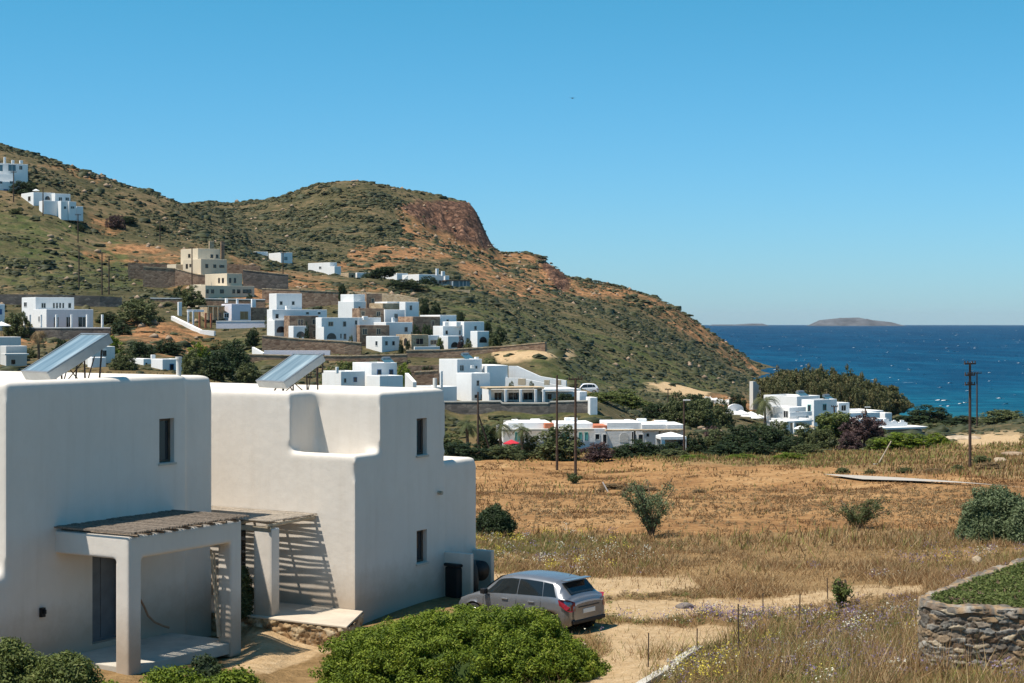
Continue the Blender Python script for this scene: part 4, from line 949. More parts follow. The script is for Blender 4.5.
b = H.block(396, 411.3, 428.4, 334.6, mat="tanstone"); H.win(b, 415.4, 423.6, 338, 344.6, fr="frame_tan"); H.win(b, 404, 407.5, 338, 345.5, 'L', arch=True)
b = H.block(None, 428.4, 442, 335.3, D=291.5, d=6); H.win(b, 430.4, 436.8, 340, 344.6, fr="frame_tan")
H.block(None, 414.7, 440, 346.8, D=286, d=.3)
H = House("white house with a blank sunlit end and two square windows right of the village centre", 443, 296, 348, 36, group=VG)
b = H.block(433, 443, 465, 326); H.win(b, 445, 448.2, 330, 334.8); H.win(b, 458.7, 462.3, 330, 335); b = H.block(442, 448, 464, 336, D=290.5, d=4)
H.win(b, 451, 458.6, 342, 347.5, arch=True); chimney(H, 445, 449, 322, 327, 297)
H = House("rightmost white village house with a low front wing and arch beside it", 464, 297, 347, 30, group=VG)
b = H.block(462.2, 464, 484.2, 321.6, d=8); H.win(b, 473.8, 477, 325.6, 330.4); H.win(b, 466, 469, 337.5, 342.4)
b = H.block(473.6, 477.3, 489, 331.2, D=292); H.win(b, 479.4, 486.8, 336.8, 342.6, arch=True)
chimney(H, 456.5, 461, 321.8, 326.5, 297)

# ---- houses below the village
H = House("white house with two blue-shuttered windows behind the middle house", 371.5, 236, 388, 36, group="white houses on the lower slope")
b = H.block(352.4, 371.5, 397, 363); H.win(b, 377, 381.4, 369.4, 375.8, fr="blue_paint"); H.win(b, 389, 393.2, 369.4, 375.6, fr="blue_paint")
H.block(369, 379.8, 403, 375.9, D=232, d=3.5, para=.2); b = H.block(322, 341, 365, 371.6, D=233); H.win(b, 353.5, 357, 377, 382, fr="blue_paint"); H.win(b, 343.5, 346.5, 378, 383)
small_tank(H, 386, 362, 240)
chimney(H, 336.5, 338.8, 367, 373.5, 232); chimney(H, 322.3, 323.6, 357, 373, 231, "pole_wood")
H = House("two-part white house with roof water heater above the pergola terrace", 457.2, 252, 402, 40, group="white houses on the lower slope")
b = H.block(439, 457.2, 482, 359.4); H.win(b, 459.5, 464, 364.8, 371.2); H.win(b, 475, 477.5, 365.5, 369); MB_ = H.box("air_conditioner", "frame_white", 471.5, 474.5, 365.3, 368.4, 250.5, dep=.3)
b2 = H.block(456, 471.6, 490, 373.4, D=246); H.win(b2, 476, 479.6, 380, 386.3); H.win(b2, 474, 478, 394.2, 398.5); H.win(b2, 480.6, 484, 394, 398.5)
b3 = H.block(None, 482.4, 495, 371, D=256, d=5); H.win(b3, 490.5, 493, 376.5, 379.3)
H.block(432, 436, 457, 387, D=243, d=6, para=.2); small_tank(H, 465, 357.5, 258); chimney(H, 476, 479, 357, 361, 256); chimney(H, 441, 443, 371, 388, 243)
H = House("low flat building with a blue-grey band over brown brick beside the white plaza", 495.6, 256, 386, 20, cat="building", group="white houses on the lower slope", name="building")
H.block(None, 495.6, 508.5, 376, mat="brownstone", d=6, para=.2); H.block(None, 495, 507.6, 367.6, base=376, D=255.7, mat="glass_blue", d=6.5, para=.2); H.block(None, 487, 507.8, 365.6, base=367.2, D=254, mat="whitewash", d=8, para=.1)
H = House("long white pergola building with flat wooden roof and white columns", 490, 238, 402, 14, cat="building", group="white houses on the lower slope", name="building")
b = H.block(None, 490, 541, 389.5, D=241, d=5, para=.2, wallname="wall")
for a_, c_ in ((494, 502), (508, 518.5), (523, 533)): H.win(b, a_, c_, 392.2, 400.2, kind="door")
H.box("flat_roof", "tanstone", 487, 544.5, 387.6, 389.4, 236.5, dep=4.2)
for px in (489, 505, 520, 535, 543): H.box("column", "whitewash", px, px + 2.2, 389.4, 402, 236.8, dep=.35)
b = H.block(None, 541.5, 576, 391.5, D=243, d=5, para=.2); H.win(b, 547, 552, 393.5, 400, kind="door"); H.win(b, 560, 572, 393.5, 398.5)
H.box("flat_roof", "white_cloth", 543, 581, 389.3, 391, 238, dep=6)
H = House("white sloping retaining walls of a plaza climbing behind the pergola building", 508.5, 258, 388, -16, cat="wall", name="retaining_wall")
lx0, ly0 = H.loc(WX(508.5, 258), 258); w_ = solve_w(WX(508.5, 258), 258, 566, H.rz); hz = WZ(366, 258) - H.z0; hz1 = WZ(385, 254) - H.z0
MB().extrude_y([(lx0, -3), (lx0 + w_, -3), (lx0 + w_, hz1 + .6), (lx0 + w_ * .55, hz1 + 1.2), (lx0 + 1.3, hz), (lx0, hz)], ly0, ly0 + .5).build("wall", "whitewash", H.root)
MB().extrude_y([(lx0, -3), (lx0 + w_ * 1.15, -3), (lx0 + w_ * 1.15, .3), (lx0 + w_ * .3, 1.6), (lx0, 1.7)], ly0 - 3, ly0 - 2.6).build("lower_wall", "whitewash", H.root)
H.box("gate", "frame_tan", 518, 525.5, 378.5, 385, 253.6, dep=.2)
for px0, px1 in ((544, 549.5), (556.5, 561)): H.box("gate", "pale_wood", px0, px1, 380, 385, 252, dep=.2)
# white box utility walls
H = House("pair of small white garden walls at the right end of the grey terrace", 579.5, 233, 402, 14, cat="wall", name="garden_wall")
H.block(None, 579.5, 587, 391.5, d=2, para=0); H.block(None, 590, 597.5, 397.5, D=230, d=2, para=0)

# ---- terrace and retaining walls (each wall a thing)
def wall(label, pts, th, mat, name="retaining_wall", cat="stone wall", cap=None, found=3.0, group=None):
    """pts: (px, ytop, ybase, D)"""
    P = [(WX(a, d), d, WZ(t, d), WZ(b_, d)) for a, t, b_, d in pts]; x0, y0 = P[0][0], P[0][1]
    e = empty(name, (x0, y0, P[0][3]), 0, label, cat, group); zb = P[0][3]
    vs = []; fs = []
    for i, (x, y, zt_, zb_) in enumerate(P):
        a = Vector(P[max(i - 1, 0)][:2]); b_ = Vector(P[min(i + 1, len(P) - 1)][:2]); d = (b_ - a).normalized(); nx_, ny_ = -d.y, d.x
        vs += [(x - x0, y - y0, zb_ - zb - found), (x - x0, y - y0, zt_ - zb), (x - x0 + nx_ * th, y - y0 + ny_ * th, zt_ - zb), (x - x0 + nx_ * th, y - y0 + ny_ * th, zb_ - zb - found)]
    for i in range(len(P) - 1):
        for j in range(4): fs.append((i * 4 + j, (i + 1) * 4 + j, (i + 1) * 4 + (j + 1) % 4, i * 4 + (j + 1) % 4))
    k = (len(P) - 1) * 4; fs += [(0, 1, 2, 3), (k + 3, k + 2, k + 1, k)]
    MB().add(vs, fs).build("wall", mat, e)
    if cap:
        vs = []; fs = []
        for i in range(len(P)):
            x, y, zt_, zb_ = P[i]
            a = Vector(P[max(i - 1, 0)][:2]); b_ = Vector(P[min(i + 1, len(P) - 1)][:2]); d = (b_ - a).normalized(); nx_, ny_ = -d.y, d.x; z = zt_ - zb + .003
            vs += [(x - x0 - nx_ * .06, y - y0 - ny_ * .06, z), (x - x0 - nx_ * .06, y - y0 - ny_ * .06, z + .16), (x - x0 + nx_ * (th + .06), y - y0 + ny_ * (th + .06), z + .16), (x - x0 + nx_ * (th + .06), y - y0 + ny_ * (th + .06), z)]
        for i in range(len(P) - 1):
            for j in range(4): fs.append((i * 4 + j, (i + 1) * 4 + j, (i + 1) * 4 + (j + 1) % 4, i * 4 + (j + 1) % 4))
        fs += [(0, 1, 2, 3), (k + 3, k + 2, k + 1, k)]
        MB().add(vs, fs).build("coping", cap, e)
    return e
wall("long brown stone retaining wall below the right half of the village", [(406, 351, 363, 283), (440, 350.5, 363, 283), (500, 347, 361, 282), (545, 342.8, 353, 280)], 1.2, "brownstone", cap="tanstone")
wall("brown stone retaining wall along the lower row of village houses", [(262, 336, 345, 286), (300, 339.5, 347, 286), (345, 342, 350, 285), (361, 343.5, 350, 285)], 1.0, "brownstone", cap="tanstone")
wall("dark stone wall below the pale pool terrace left of the village front", [(232, 354.5, 363, 277), (290, 356, 364, 277), (345, 356.5, 364, 277), (407, 355, 363.5, 277)], 1.0, "brownstone", cap="tanstone")
wall("pale low pool terrace wall below the left village houses", [(264, 350.3, 355.5, 279), (330, 350.5, 356, 279)], .5, "lavender", name="terrace_wall", cat="wall")
wall("grey stepped retaining wall below the pergola building", [(440, 402.5, 413, 234), (500, 402, 412.5, 233), (502, 404, 412.5, 233), (548, 404, 412, 232), (550, 402.5, 411, 232), (588, 401.5, 410, 231)], .8, "greystone", cap="concrete")
wall("brown dry stone wall climbing past the steps near the blue-shuttered house", [(408, 366, 373, 262), (440, 365, 373, 262)], .6, "brownstone", name="stone_wall")
wall("brown stone bank in steps left of the two-part white house", [(414, 372.5, 378, 255), (438, 371, 378, 255)], .6, "brownstone", name="stone_wall", cap="tanstone")
wall("long dark grey stone wall behind the colonnaded house on the left slope", [(-40, 294, 305, 326), (50, 294.5, 304, 326), (100, 296, 303, 327), (122, 297.5, 303, 328)], .8, "greystone", name="stone_wall")
wall("terrace wall carrying white posts below the colonnaded house", [(15, 328.2, 333.5, 294), (60, 328.3, 333, 293), (110, 328.3, 332, 293)], .6, "greystone", cap="whitewash", name="terrace_wall")
wall("long dark wall with a white coping above the lavender house", [(150, 298.5, 303.5, 338), (205, 299, 304, 338), (265, 300, 305, 338)], .6, "brownstone", cap="whitewash", name="stone_wall")
wall("white diagonal garden wall running down left of the lavender house", [(171, 316, 318, 314), (187, 323.8, 326, 309), (200, 330, 332, 305), (214, 331, 333, 304)], .6, "whitewash", name="garden_wall", cat="wall")
wall("white low terrace wall in front of the lavender house", [(216, 321.6, 324, 313), (268, 321.4, 324, 313)], .5, "lavender", name="terrace_wall", cat="wall", cap="whitewash")
wall("reddish brown excavation wall left of the beige house", [(143, 267, 279, 360), (175, 269, 281, 361), (198, 275, 283, 360), (222, 276, 284, 360)], .8, "brownstone", cap="tanstone")
wall("short reddish wall between rubble and the upper beige storey", [(128, 263, 270, 372), (174, 264, 271, 374)], .8, "brownstone", name="stone_wall")
wall("brown terrace wall right of the beige house", [(226, 263.5, 270, 378), (260, 266, 275, 378)], .6, "brownstone", name="stone_wall")
wall("dark brown terrace wall below the hillside white houses", [(243, 270, 281, 366), (268, 273, 283, 366), (288, 275, 284, 366)], .6, "greystone", name="stone_wall", cap="tanstone")
wall("tan terrace wall stepping behind the tall cubic house", [(262, 289, 294, 348), (300, 290.5, 296, 346), (340, 292.5, 297, 346)], .6, "brownstone", name="stone_wall", cap="tanstone")
wall("tan stone wall behind the upper village houses", [(345, 291, 297, 356), (395, 294, 301, 352), (418, 298.5, 302, 350)], .6, "tanstone", name="stone_wall")
wall("ochre field wall below the glass pavilion", [(418, 288.8, 293, 410), (470, 290, 293.5, 408)], .4, "tanstone", name="field_wall")
wall("white steps wall running down beside the blue-shuttered house", [(405, 373, 378, 246), (413, 382, 388, 240)], .5, "whitewash", name="garden_wall", cat="wall")
wall("white coping wall at the foot of the village terrace, far left", [(252, 347, 352, 284), (263, 353, 358, 281)], .4, "whitewash", name="garden_wall", cat="wall")
for k_ in range(9):
    px_ = 707 + k_ * 3.1; D_ = 356 - k_ % 3; bm_ = bmesh.new(); bmesh.ops.create_icosphere(bm_, subdivisions=2, radius=.9)
    for v_ in bm_.verts: v_.co *= 1 + .3 * rnd.uniform(-1, 1)
    me_ = bpy.data.meshes.new("boulder"); bm_.to_mesh(me_); bm_.free(); me_.materials.append(M["greywhite"]); o_ = bpy.data.objects.new("boulder", me_); COL.objects.link(o_); o_.location = (WX(px_, D_), D_, gz(WX(px_, D_), D_) + .2)
    tag(o_, ["first", "second", "third", "fourth", "fifth", "sixth", "seventh", "eighth", "last"][k_] + " pale boulder from the left in the loose row beside the ruined tower", "rock", "pale boulders beside the ruined tower")

# ---- beige houses on the upper slope
H = House("large beige stone villa of stacked cubes on the upper slope", 201, 360, 275, 40, group="beige houses on the upper slope")
b = H.block(182.8, 201, 227, 258.8, mat="beige"); b0 = H.block(180.6, 198, 220, 248.4, D=365, mat="beige")
H.win(b0, 210.4, 213.2, 254.5, 258.2, fr="frame_brown"); H.win(b0, 215.8, 218.2, 254.5, 258.2, fr="frame_brown"); H.win(b0, 188.2, 190.5, 254, 257.5, 'L', fr="frame_brown")
H.win(b, 205.3, 208.2, 264, 268.2, fr="frame_brown"); H.win(b, 213.2, 216.2, 264.4, 268, fr="frame_brown"); H.win(b, 219.3, 224.2, 265, 267.8, fr="frame_brown")
H.win(b, 185.8, 188, 264, 268.5, 'L', fr="frame_brown"); H.win(b, 189.5, 191.2, 264, 267, 'L', fr="frame_brown"); H.block(172.5, 176, 184, 264.3, base=272, D=368, mat="beige", d=4)
H = House("lower beige villa wing with paired windows and a long ground floor, below the stacked villa", 227, 349, 298, 42, group="beige houses on the upper slope")
b = H.block(205, 227, 242.3, 273.4, mat="beige"); H.win(b, 229, 231.2, 278, 283, fr="frame_brown"); H.win(b, 233.8, 236, 278, 283, fr="frame_brown"); H.win(b, 218.2, 220, 278, 283, 'L', fr="frame_brown"); H.win(b, 222, 224, 278, 283, 'L', fr="frame_brown")
b = H.block(None, 205.4, 254.5, 285.4, D=345, d=5, mat="beige")
for a_, c_ in ((206.3, 208.6), (211, 214), (220, 223.8), (232.4, 235), (237, 240.3)): H.win(b, a_, c_, 289.4, 293.4, fr="frame_brown")
H.win(b, 242.8, 251.4, 289.4, 293.4, fr="frame_brown"); H.block(196, 201, 206, 284.4, D=350, mat="beige", d=4)
# towers of the small water structures
H = House("pair of small brick chimneys on the slope above the beige villa", 209.5, 400, 248.5, 20, cat="chimney stack", name="chimney_stack"); H.block(None, 209.5, 214, 241, mat="tanstone", d=1.2, para=0); H.block(None, 221.2, 224.6, 241.5, D=402, mat="brownstone", d=1, para=0)

# ---- lavender house with terrace
H = House("lavender-white house with a wooden garage door left of the village", 231.5, 318, 321, 25, group="houses on the left slope")
b = H.block(None, 231.5, 251, 303.8, mat="lavender", d=7); H.win(b, 240, 248.2, 311.3, 319.6, kind="door", fr="frame_tan", pane="wood_door"); H.win(b, 224, 229, 313, 318)
b = H.block(None, 208, 231, 306.2, D=321, mat="tanstone", d=6); H.win(b, 218, 221.5, 312.6, 317, fr="frame_tan"); H.win(b, 223.4, 230.5, 312.5, 315.6, fr="frame_tan", pane="terracotta")
chimney(H, 252, 256, 299, 307.5, 322); chimney(H, 236.5, 238.5, 298.6, 304.5, 319); H.box("wall", "brownstone", 252, 268, 307.5, 321, 320, dep=.6)
H.box("water_tank", "white_cloth", 226, 228, 298.3, 303, 325, dep=.8)
H = House("unfinished white arched pergola frame beside the lavender house", 187.5, 312, 328, 20, cat="pergola", name="pergola")
for px in (187.5, 192.5, 199, 205, 210.5): H.box("post", "whitewash" if px < 198 else "terracotta", px, px + 1.7, 311 + abs(px - 193) * .15, 328, 312, dep=.4)
H.box("beam", "whitewash", 187.3, 204, 309.6, 312, 312.3, dep=.45); H.box("beam", "tanstone", 198, 225, 305.5, 307, 318, dep=3)
for px in (208, 213, 218): H.box("post", "tanstone", px, px + 1, 307, 320, 317, dep=.4)
H = House("free-standing white chimney pillar at the top of the diagonal garden wall", 178.5, 322, 316, 20, cat="pillar", name="pillar"); H.block(None, 178.5, 182, 302, d=1.2, para=0)

# ---- colonnaded house and neighbours, left
H = House("white house with a row of white posts along its terrace on the left slope", 46.4, 300, 328.5, 35, group="houses on the left slope")
b = H.block(33, 46.4, 93.3, 309.2); b0 = H.block(21.7, 35.6, 74.2, 297.2, D=306)
H.win(b0, 41, 46, 302.7, 308.4); H.win(b0, 67.8, 71.4, 302.7, 308.4); H.win(b0, 24, 27, 302, 307, 'L')
for k in range(4): H.win(b0, 52.7 + k * 3.1, 55 + k * 3.1, 302.7, 308.4, mull=False)
H.win(b, 53.4, 58.9, 316.6, 327.4, kind="door"); H.win(b, 65.9, 71.3, 316.6, 327.4, kind="door"); H.win(b, 77.9, 86.8, 316.6, 327.4, kind="door"); H.win(b, 38.5, 40.5, 316, 322, 'L')
for px in (14.6, 24.9, 30.3, 41.4, 56.8, 72, 87.6, 102.8): H.box("post", "whitewash", px - .8, px + .8, 314.6, 328.4, 294.5, dep=.45)
H = House("white house corner with a blue shutter at the left edge above the solar panel", -14, 296, 326, 30, group="houses on the left slope")
b = H.block(None, -14, 4.8, 304, d=7); H.win(b, -2, 2, 309, 314.5, fr="blue_paint", pane="blue_paint")
H = House("grey-white two-storey house behind the left solar panel with balcony slab", 6, 248, 368, 30, group="houses on the left slope")
b = H.block(0, 6, 27, 346, mat="greywhite"); b0 = H.block(-14, -6, 21, 337, D=254, mat="greywhite"); H.win(b0, 10.5, 16, 346, 351); H.win(b, 10.5, 16, 359, 365); H.box("balcony", "greywhite", 5, 29, 353.6, 355.4, 244.5, dep=2.5)
H.win(b0, 0, 5, 345, 351)
H = House("small flat white building behind the right edge of the left solar panel", 91.5, 232, 366, 25, group="houses on the left slope")
b = H.block(None, 91.5, 115, 346.5, mat="greywhite", d=6); H.win(b, 101.8, 107.2, 349.8, 356.8); H.block(None, 92, 106, 357.5, D=226, d=3)
H = House("low white house with blue-grey shutters behind the left house's chimney pipe", 162.5, 226, 378, 38, group="houses on the left slope")
b = H.block(151, 162.5, 182, 359.2); H.win(b, 169.5, 174, 363.8, 371.2, fr="blue_paint"); b = H.block(129, 143.5, 153, 358.8, D=232); H.win(b, 145, 147.5, 362.5, 366); chimney(H, 152, 155.5, 354.8, 360, 229)
# ---- hilltop houses
H = House("upper white hillside house with a wide glazed front, top left corner", -24, 440, 196, 30, group="white houses high on the left hill")
b = H.block(None, -20, 28, 162.2, D=445, d=12); H.win(b, 8, 16, 164.3, 171.5, pane="glass_blue"); H.win(b, 19, 22.5, 165.5, 170); H.win(b, -4, 3, 164.3, 171.5, pane="glass_blue"); b = H.block(None, -20, 21, 180.5, D=436, d=9); H.win(b, 3.5, 8, 189, 194.5, fr="blue_paint", pane="blue_paint"); H.win(b, 15.5, 18, 189.5, 195, kind="door"); H.block(None, -20, 14, 173, D=440, d=8)
H.win(b, -3, 2.5, 181, 184); H.win(b, 9.5, 13, 181, 184)
chimney(H, 4, 6, 157, 164, 446); chimney(H, 12, 14.5, 160, 163.5, 446); chimney(H, 20, 23, 160.3, 163.5, 446)
H = House("long white hilltop house of several cubes just below the top left house", 33.5, 430, 209, 38, group="white houses high on the left hill")
b = H.block(22.3, 33.5, 55, 192, d=8); H.win(b, 45, 50, 196, 200, pane="glass_dark", arch=True); b = H.block(None, 55, 70.5, 193.4, D=431, d=8); H.win(b, 58.5, 62.2, 197, 201); H.win(b, 65.2, 69.2, 197.2, 201); H.win(H.blocks[0], 28, 30.8, 196.2, 201, 'L', mull=False)
b = H.block(None, 43.8, 60.5, 200.6, D=425, d=3); b = H.block(None, 61, 68, 201, D=425.6, d=3); H.win(b, 63.5, 66.5, 206, 209.3); b = H.block(None, 69, 76.3, 201.5, D=426.4, d=3); H.win(b, 70.5, 74.5, 206, 209)
H.block(None, 76.5, 83.2, 206.3, D=429, d=3, para=.1)
H = House("pair of long white houses low on the dark slope", 256, 478, 264, 30, group="white houses on the middle hill")
H.block(247, 256, 268, 251.6, D=484, d=8); b = H.block(268.5, 281, 292.4, 252.4); H.win(b, 284, 287.6, 256.5, 260.5, pane="glass_blue"); H.win(H.blocks[0], 260, 263, 254.5, 258)
H = House("single long white house with a side step on the hillside, right of the pair", 330, 455, 273, 42, group="white houses on the middle hill")
b = H.block(308, 330, 337, 262.4); H.block(None, 334.5, 341, 266.3, D=452, d=3); H.win(b, 319, 321.5, 266.3, 269, 'L'); H.win(b, 331.5, 334, 266, 270)
H = House("tiny white square outbuilding below the single long white hillside house", 318, 420, 282, 30, cat="hut", name="hut", group=None); b = H.block(316, 318, 323.4, 275.4); H.win(b, 319, 321.6, 277.5, 281.4, kind="door")
H = House("low white and tan house half hidden by dark trees, left of the big hillside villa", 357, 432, 282, 25, group="white houses on the middle hill")
b = H.block(None, 357, 376, 272.6, d=8); H.win(b, 362, 368, 277, 281); b = H.block(None, 348.5, 355.6, 272.6, D=430, mat="tanstone", d=6); H.win(b, 351.5, 353.6, 275, 280, fr="frame_brown")
H = House("big white hillside villa with an outside stair and tall chimneys", 419, 430, 289, 35, group="white houses on the middle hill")
b = H.block(402, 419, 445.5, 274.2); H.win(b, 438.3, 441.4, 280, 284); H.win(b, 427, 430, 280, 283.5); H.block(391, 397, 408, 273.2, D=438, d=8); H.win(b, 410.5, 413, 278.5, 284, 'L')
chimney(H, 436.6, 438.8, 268.6, 275.5, 431); chimney(H, 442.3, 445, 271.2, 276, 431); chimney(H, 445.6, 449.2, 275.5, 288, 432)
lx, ly = H.loc(WX(394, 424), 424); lx2, ly2 = H.loc(WX(408, 424), 424)
za, zb_ = WZ(288, 424) - H.z0, WZ(275, 424) - H.z0
MB().add([(lx, ly, za - 2), (lx2, ly2, zb_ - 4), (lx2, ly2, zb_), (lx, ly, za), (lx + .4, ly + .9, za - 2), (lx2 + .4, ly2 + .9, zb_ - 4), (lx2 + .4, ly2 + .9, zb_), (lx + .4, ly + .9, za)], [(0, 1, 2, 3), (7, 6, 5, 4), (3, 2, 6, 7), (0, 4, 5, 1), (1, 5, 6, 2), (0, 3, 7, 4)]).build("stair_wall", "whitewash", H.root)
H = House("teal glass pavilion attached right of the big hillside villa", 447, 428, 289, 12, cat="pavilion", name="pavilion")
b = H.block(None, 447, 470, 281, mat="glass_blue", d=6, para=.1); H.box("flat_roof", "frame_brown", 446, 471, 279.8, 281, 427.6, dep=7)
for px in (450, 453.2, 459, 463, 466.5): H.box("mullion", "steel", px, px + .5, 281.2, 289, 427.5, dep=.2)
H.box("column", "whitewash", 452, 453, 281.2, 289, 427, dep=.3)

# ---- long white bungalow row by the field
H = House("long low white bungalow with teal shutters at the edge of the golden field", 503, 211, 448, 6, cat="building", name="building")
b = H.block(None, 503, 606, 429, d=9, para=.2); b2 = H.block(None, 606, 634, 429.5, D=213, d=9, para=.2); b3 = H.block(None, 636, 659, 430, D=213.5, d=9, para=.2); b4 = H.block(None, 660.5, 685, 430.5, D=214, d=8, para=.2)
for nm, p0, p1, y0, y1 in (("a", 508, 551, 422.8, 429), ("b", 558, 593, 423.4, 430), ("c", 607, 641.5, 422.6, 429.6), ("d", 642, 666, 424.4, 430.4), ("e", 667, 684, 424.6, 431)):
    H.box("parapet", "whitewash", p0, p1, y0, y1, 213.2, dep=6.0)
H.box("eave", "concrete", 503, 594, 429.4, 431.2, 209.8, dep=1.0); H.box("eave", "tanstone", 606, 684, 429.9, 431.4, 210.6, dep=1.2)
H.box("roof_sheet", "terracotta", 545, 554, 423.5, 428.6, 212.2, dep=2); H.box("roof_sheet", "terracotta", 593.5, 607, 425.5, 429, 213, dep=4)
for p0, p1 in ((562.2, 565.2), (566, 568.6), (578.8, 582), (584.6, 588), (515, 517.4), (518.4, 520.6)): H.win(b, p0, p1, 432.2, 440.5, fr="shutter_teal", pane="shutter_teal", mull=False)
H.win(b, 594.8, 600, 433.6, 439.9); H.win(b, 602.4, 607.2, 434, 444, kind="door"); H.win(b2, 619.6, 628.5, 432.4, 442, arch=True, pane="greywhite"); H.win(b3, 646, 649.5, 433, 437); H.win(b2, 631.6, 633.6, 431.5, 443.5, kind="door")
H.win(b3, 638, 643.5, 434, 443, kind="door"); H.win(b4, 662, 667, 433.5, 440)
for k, (px, py) in enumerate(((512, 419.6), (531, 420), (565, 418), (625, 420.6), (637.5, 419), (655, 421.5), (571, 419.5))):
    lx, ly = H.loc(WX(px, 217), 217); z = WZ(py + 2.5, 217) - H.z0
    MB().box(lx, ly, z - .3, lx + .8 + .4 * (k % 3), ly + .8, z + .35 + .1 * (k % 2)).build("rooftop_unit", "whitewash", H.root, bevel=.08)
# gazebo
g_ = empty("gazebo", (WX(671, 205), 205, WZ(447, 205)), R(8), "white fabric gazebo tent at the right end of the long bungalow", "gazebo")
hw = 13 / F * 205; ht = 11.2 / F * 205; pk = 15 / F * 205
MB().add([(-hw, -1.4, ht), (hw, -1.4, ht), (hw, 1.4, ht), (-hw, 1.4, ht), (-.1, 0, pk), (.1, 0, pk), (-hw, -1.4, ht - .35), (hw, -1.4, ht - .35), (hw, 1.4, ht - .35), (-hw, 1.4, ht - .35)],
         [(0, 1, 5, 4), (1, 2, 5), (2, 3, 4, 5), (3, 0, 4), (0, 6, 7, 1), (1, 7, 8, 2), (2, 8, 9, 3), (3, 9, 6, 0)]).build("canopy", "white_cloth", g_)
for sx_ in (-1, 1):
    for sy in (-1, 1): MB().tube((sx_ * (hw - .05), sy * 1.35, -.5), (sx_ * (hw - .05), sy * 1.35, ht), .05, k=8).build("pole", "frame_white", g_)
MB().box(-hw + .06, 1.28, -.4, hw - .06, 1.31, ht - .3).build("back_curtain", "greywhite", g_); MB().box(-hw + .05, -1.34, -.3, -hw + .5, -1.30, ht - .3).build("side_curtain", "white_cloth", g_)

# ---- white villa by the sea, with wings
H = House("large white seaside villa of stacked cubes in front of the tamarisk grove", 814, 300, 432, 40, group="white houses by the sea")
b = H.block(801.5, 814, 837, 400); H.win(b, 822.7, 826.4, 404, 410.6, fr="shutter_teal"); H.win(b, 833, 835, 406, 412); H.win(b, 807.6, 811, 404.5, 413.5, 'L', fr="shutter_teal", kind="door")
H.block(782, 797, 820, 396.4, D=309, d=8); b = H.block(777.5, 789.5, 806, 407.6, D=298, d=6); H.win(b, 795.5, 799, 411, 417); H.win(b, 783.5, 788.4, 410.4, 418.2, 'L')
b = H.block(777, 793, 812, 419.5, D=294, d=5); H.win(b, 796, 804, 423.5, 432, kind="door"); H.win(b, 784, 790, 422, 430, 'L')
H.box("flat_roof", "whitewash", 787, 813.5, 421.3, 423, 290.5, dep=4); H.box("column", "whitewash", 788, 790.4, 423, 435, 291, dep=.45); H.box("column", "whitewash", 794, 795.4, 423, 434, 291, dep=.3)
H.box("balcony", "whitewash", 790, 812, 412.4, 416.8, 293, dep=.25); b = H.block(None, 839, 849.5, 403, D=312, d=3, para=.1); H.win(b, 841, 846, 405, 411)
small_tank(H, 800, 396, 314, 1.4); small_tank(H, 826, 399, 306, 1.2)
H = House("long low white wing of the seaside villa with stepped roof slabs", 842, 306, 430, 24, group="white houses by the sea")
b = H.block(None, 842, 880, 413.2, d=9, D=312, para=.2); H.block(None, 848, 883.5, 411.4, D=318, d=8, para=.2); b = H.block(None, 858, 886, 419.4, D=304, d=6, para=.2); H.win(b, 875, 880, 421, 426, pane="glass_blue"); H.block(None, 885, 892, 413, D=316, d=3, para=0)
lx, ly = H.loc(WX(884, 300), 300); mb = MB(); zb0 = WZ(427, 300) - H.z0
for k in range(14):
    w_ = .36; h_ = 1.2 + .35 * math.sin(k * 1.35) + (2.0 - k * .35 if k < 5 else 0) * .35
    mb.box(lx + k * w_, ly, zb0 - 1, lx + (k + 1) * w_ - .004, ly + .3, zb0 + h_ * .75)
mb.build("scalloped_wall", "whitewash", H.root); H.box("low_roof", "whitewash", 880, 928, 428, 430, 297, dep=5); b = H.block(None, 886, 922, 430, D=300, d=3, para=0, mat="greywhite"); H.win(b, 900, 908, 430.6, 436)
H = House("low white house with a rounded gable left of the seaside villa's palm", 728, 318, 424, 12, group="white houses by the sea")
H.block(None, 728, 746, 413, d=6, para=.1); H.box("flat_roof", "whitewash", 716, 745, 418.6, 421, 314, dep=5); b = H.block(None, 719, 742, 421, D=317, d=4, para=0, mat="greywhite"); H.box("flat_roof", "whitewash", 709, 725, 422, 423.4, 309, dep=3)
lx, ly = H.loc(WX(727.5, 324), 324); w_ = solve_w(WX(727.5, 324), 324, 744, H.rz); zq = WZ(412, 324) - H.z0
MB().extrude_y([(lx, zq - 2), (lx + w_, zq - 2)] + [(lx + w_ / 2 + w_ / 2 * math.cos(math.pi * k / 12), zq + 1.5 * math.sin(math.pi * k / 12) ** .7) for k in range(13)], ly, ly + .6).build("gable", "whitewash", H.root)
H.win(H.blocks[1], 724, 728, 421.6, 425.5)
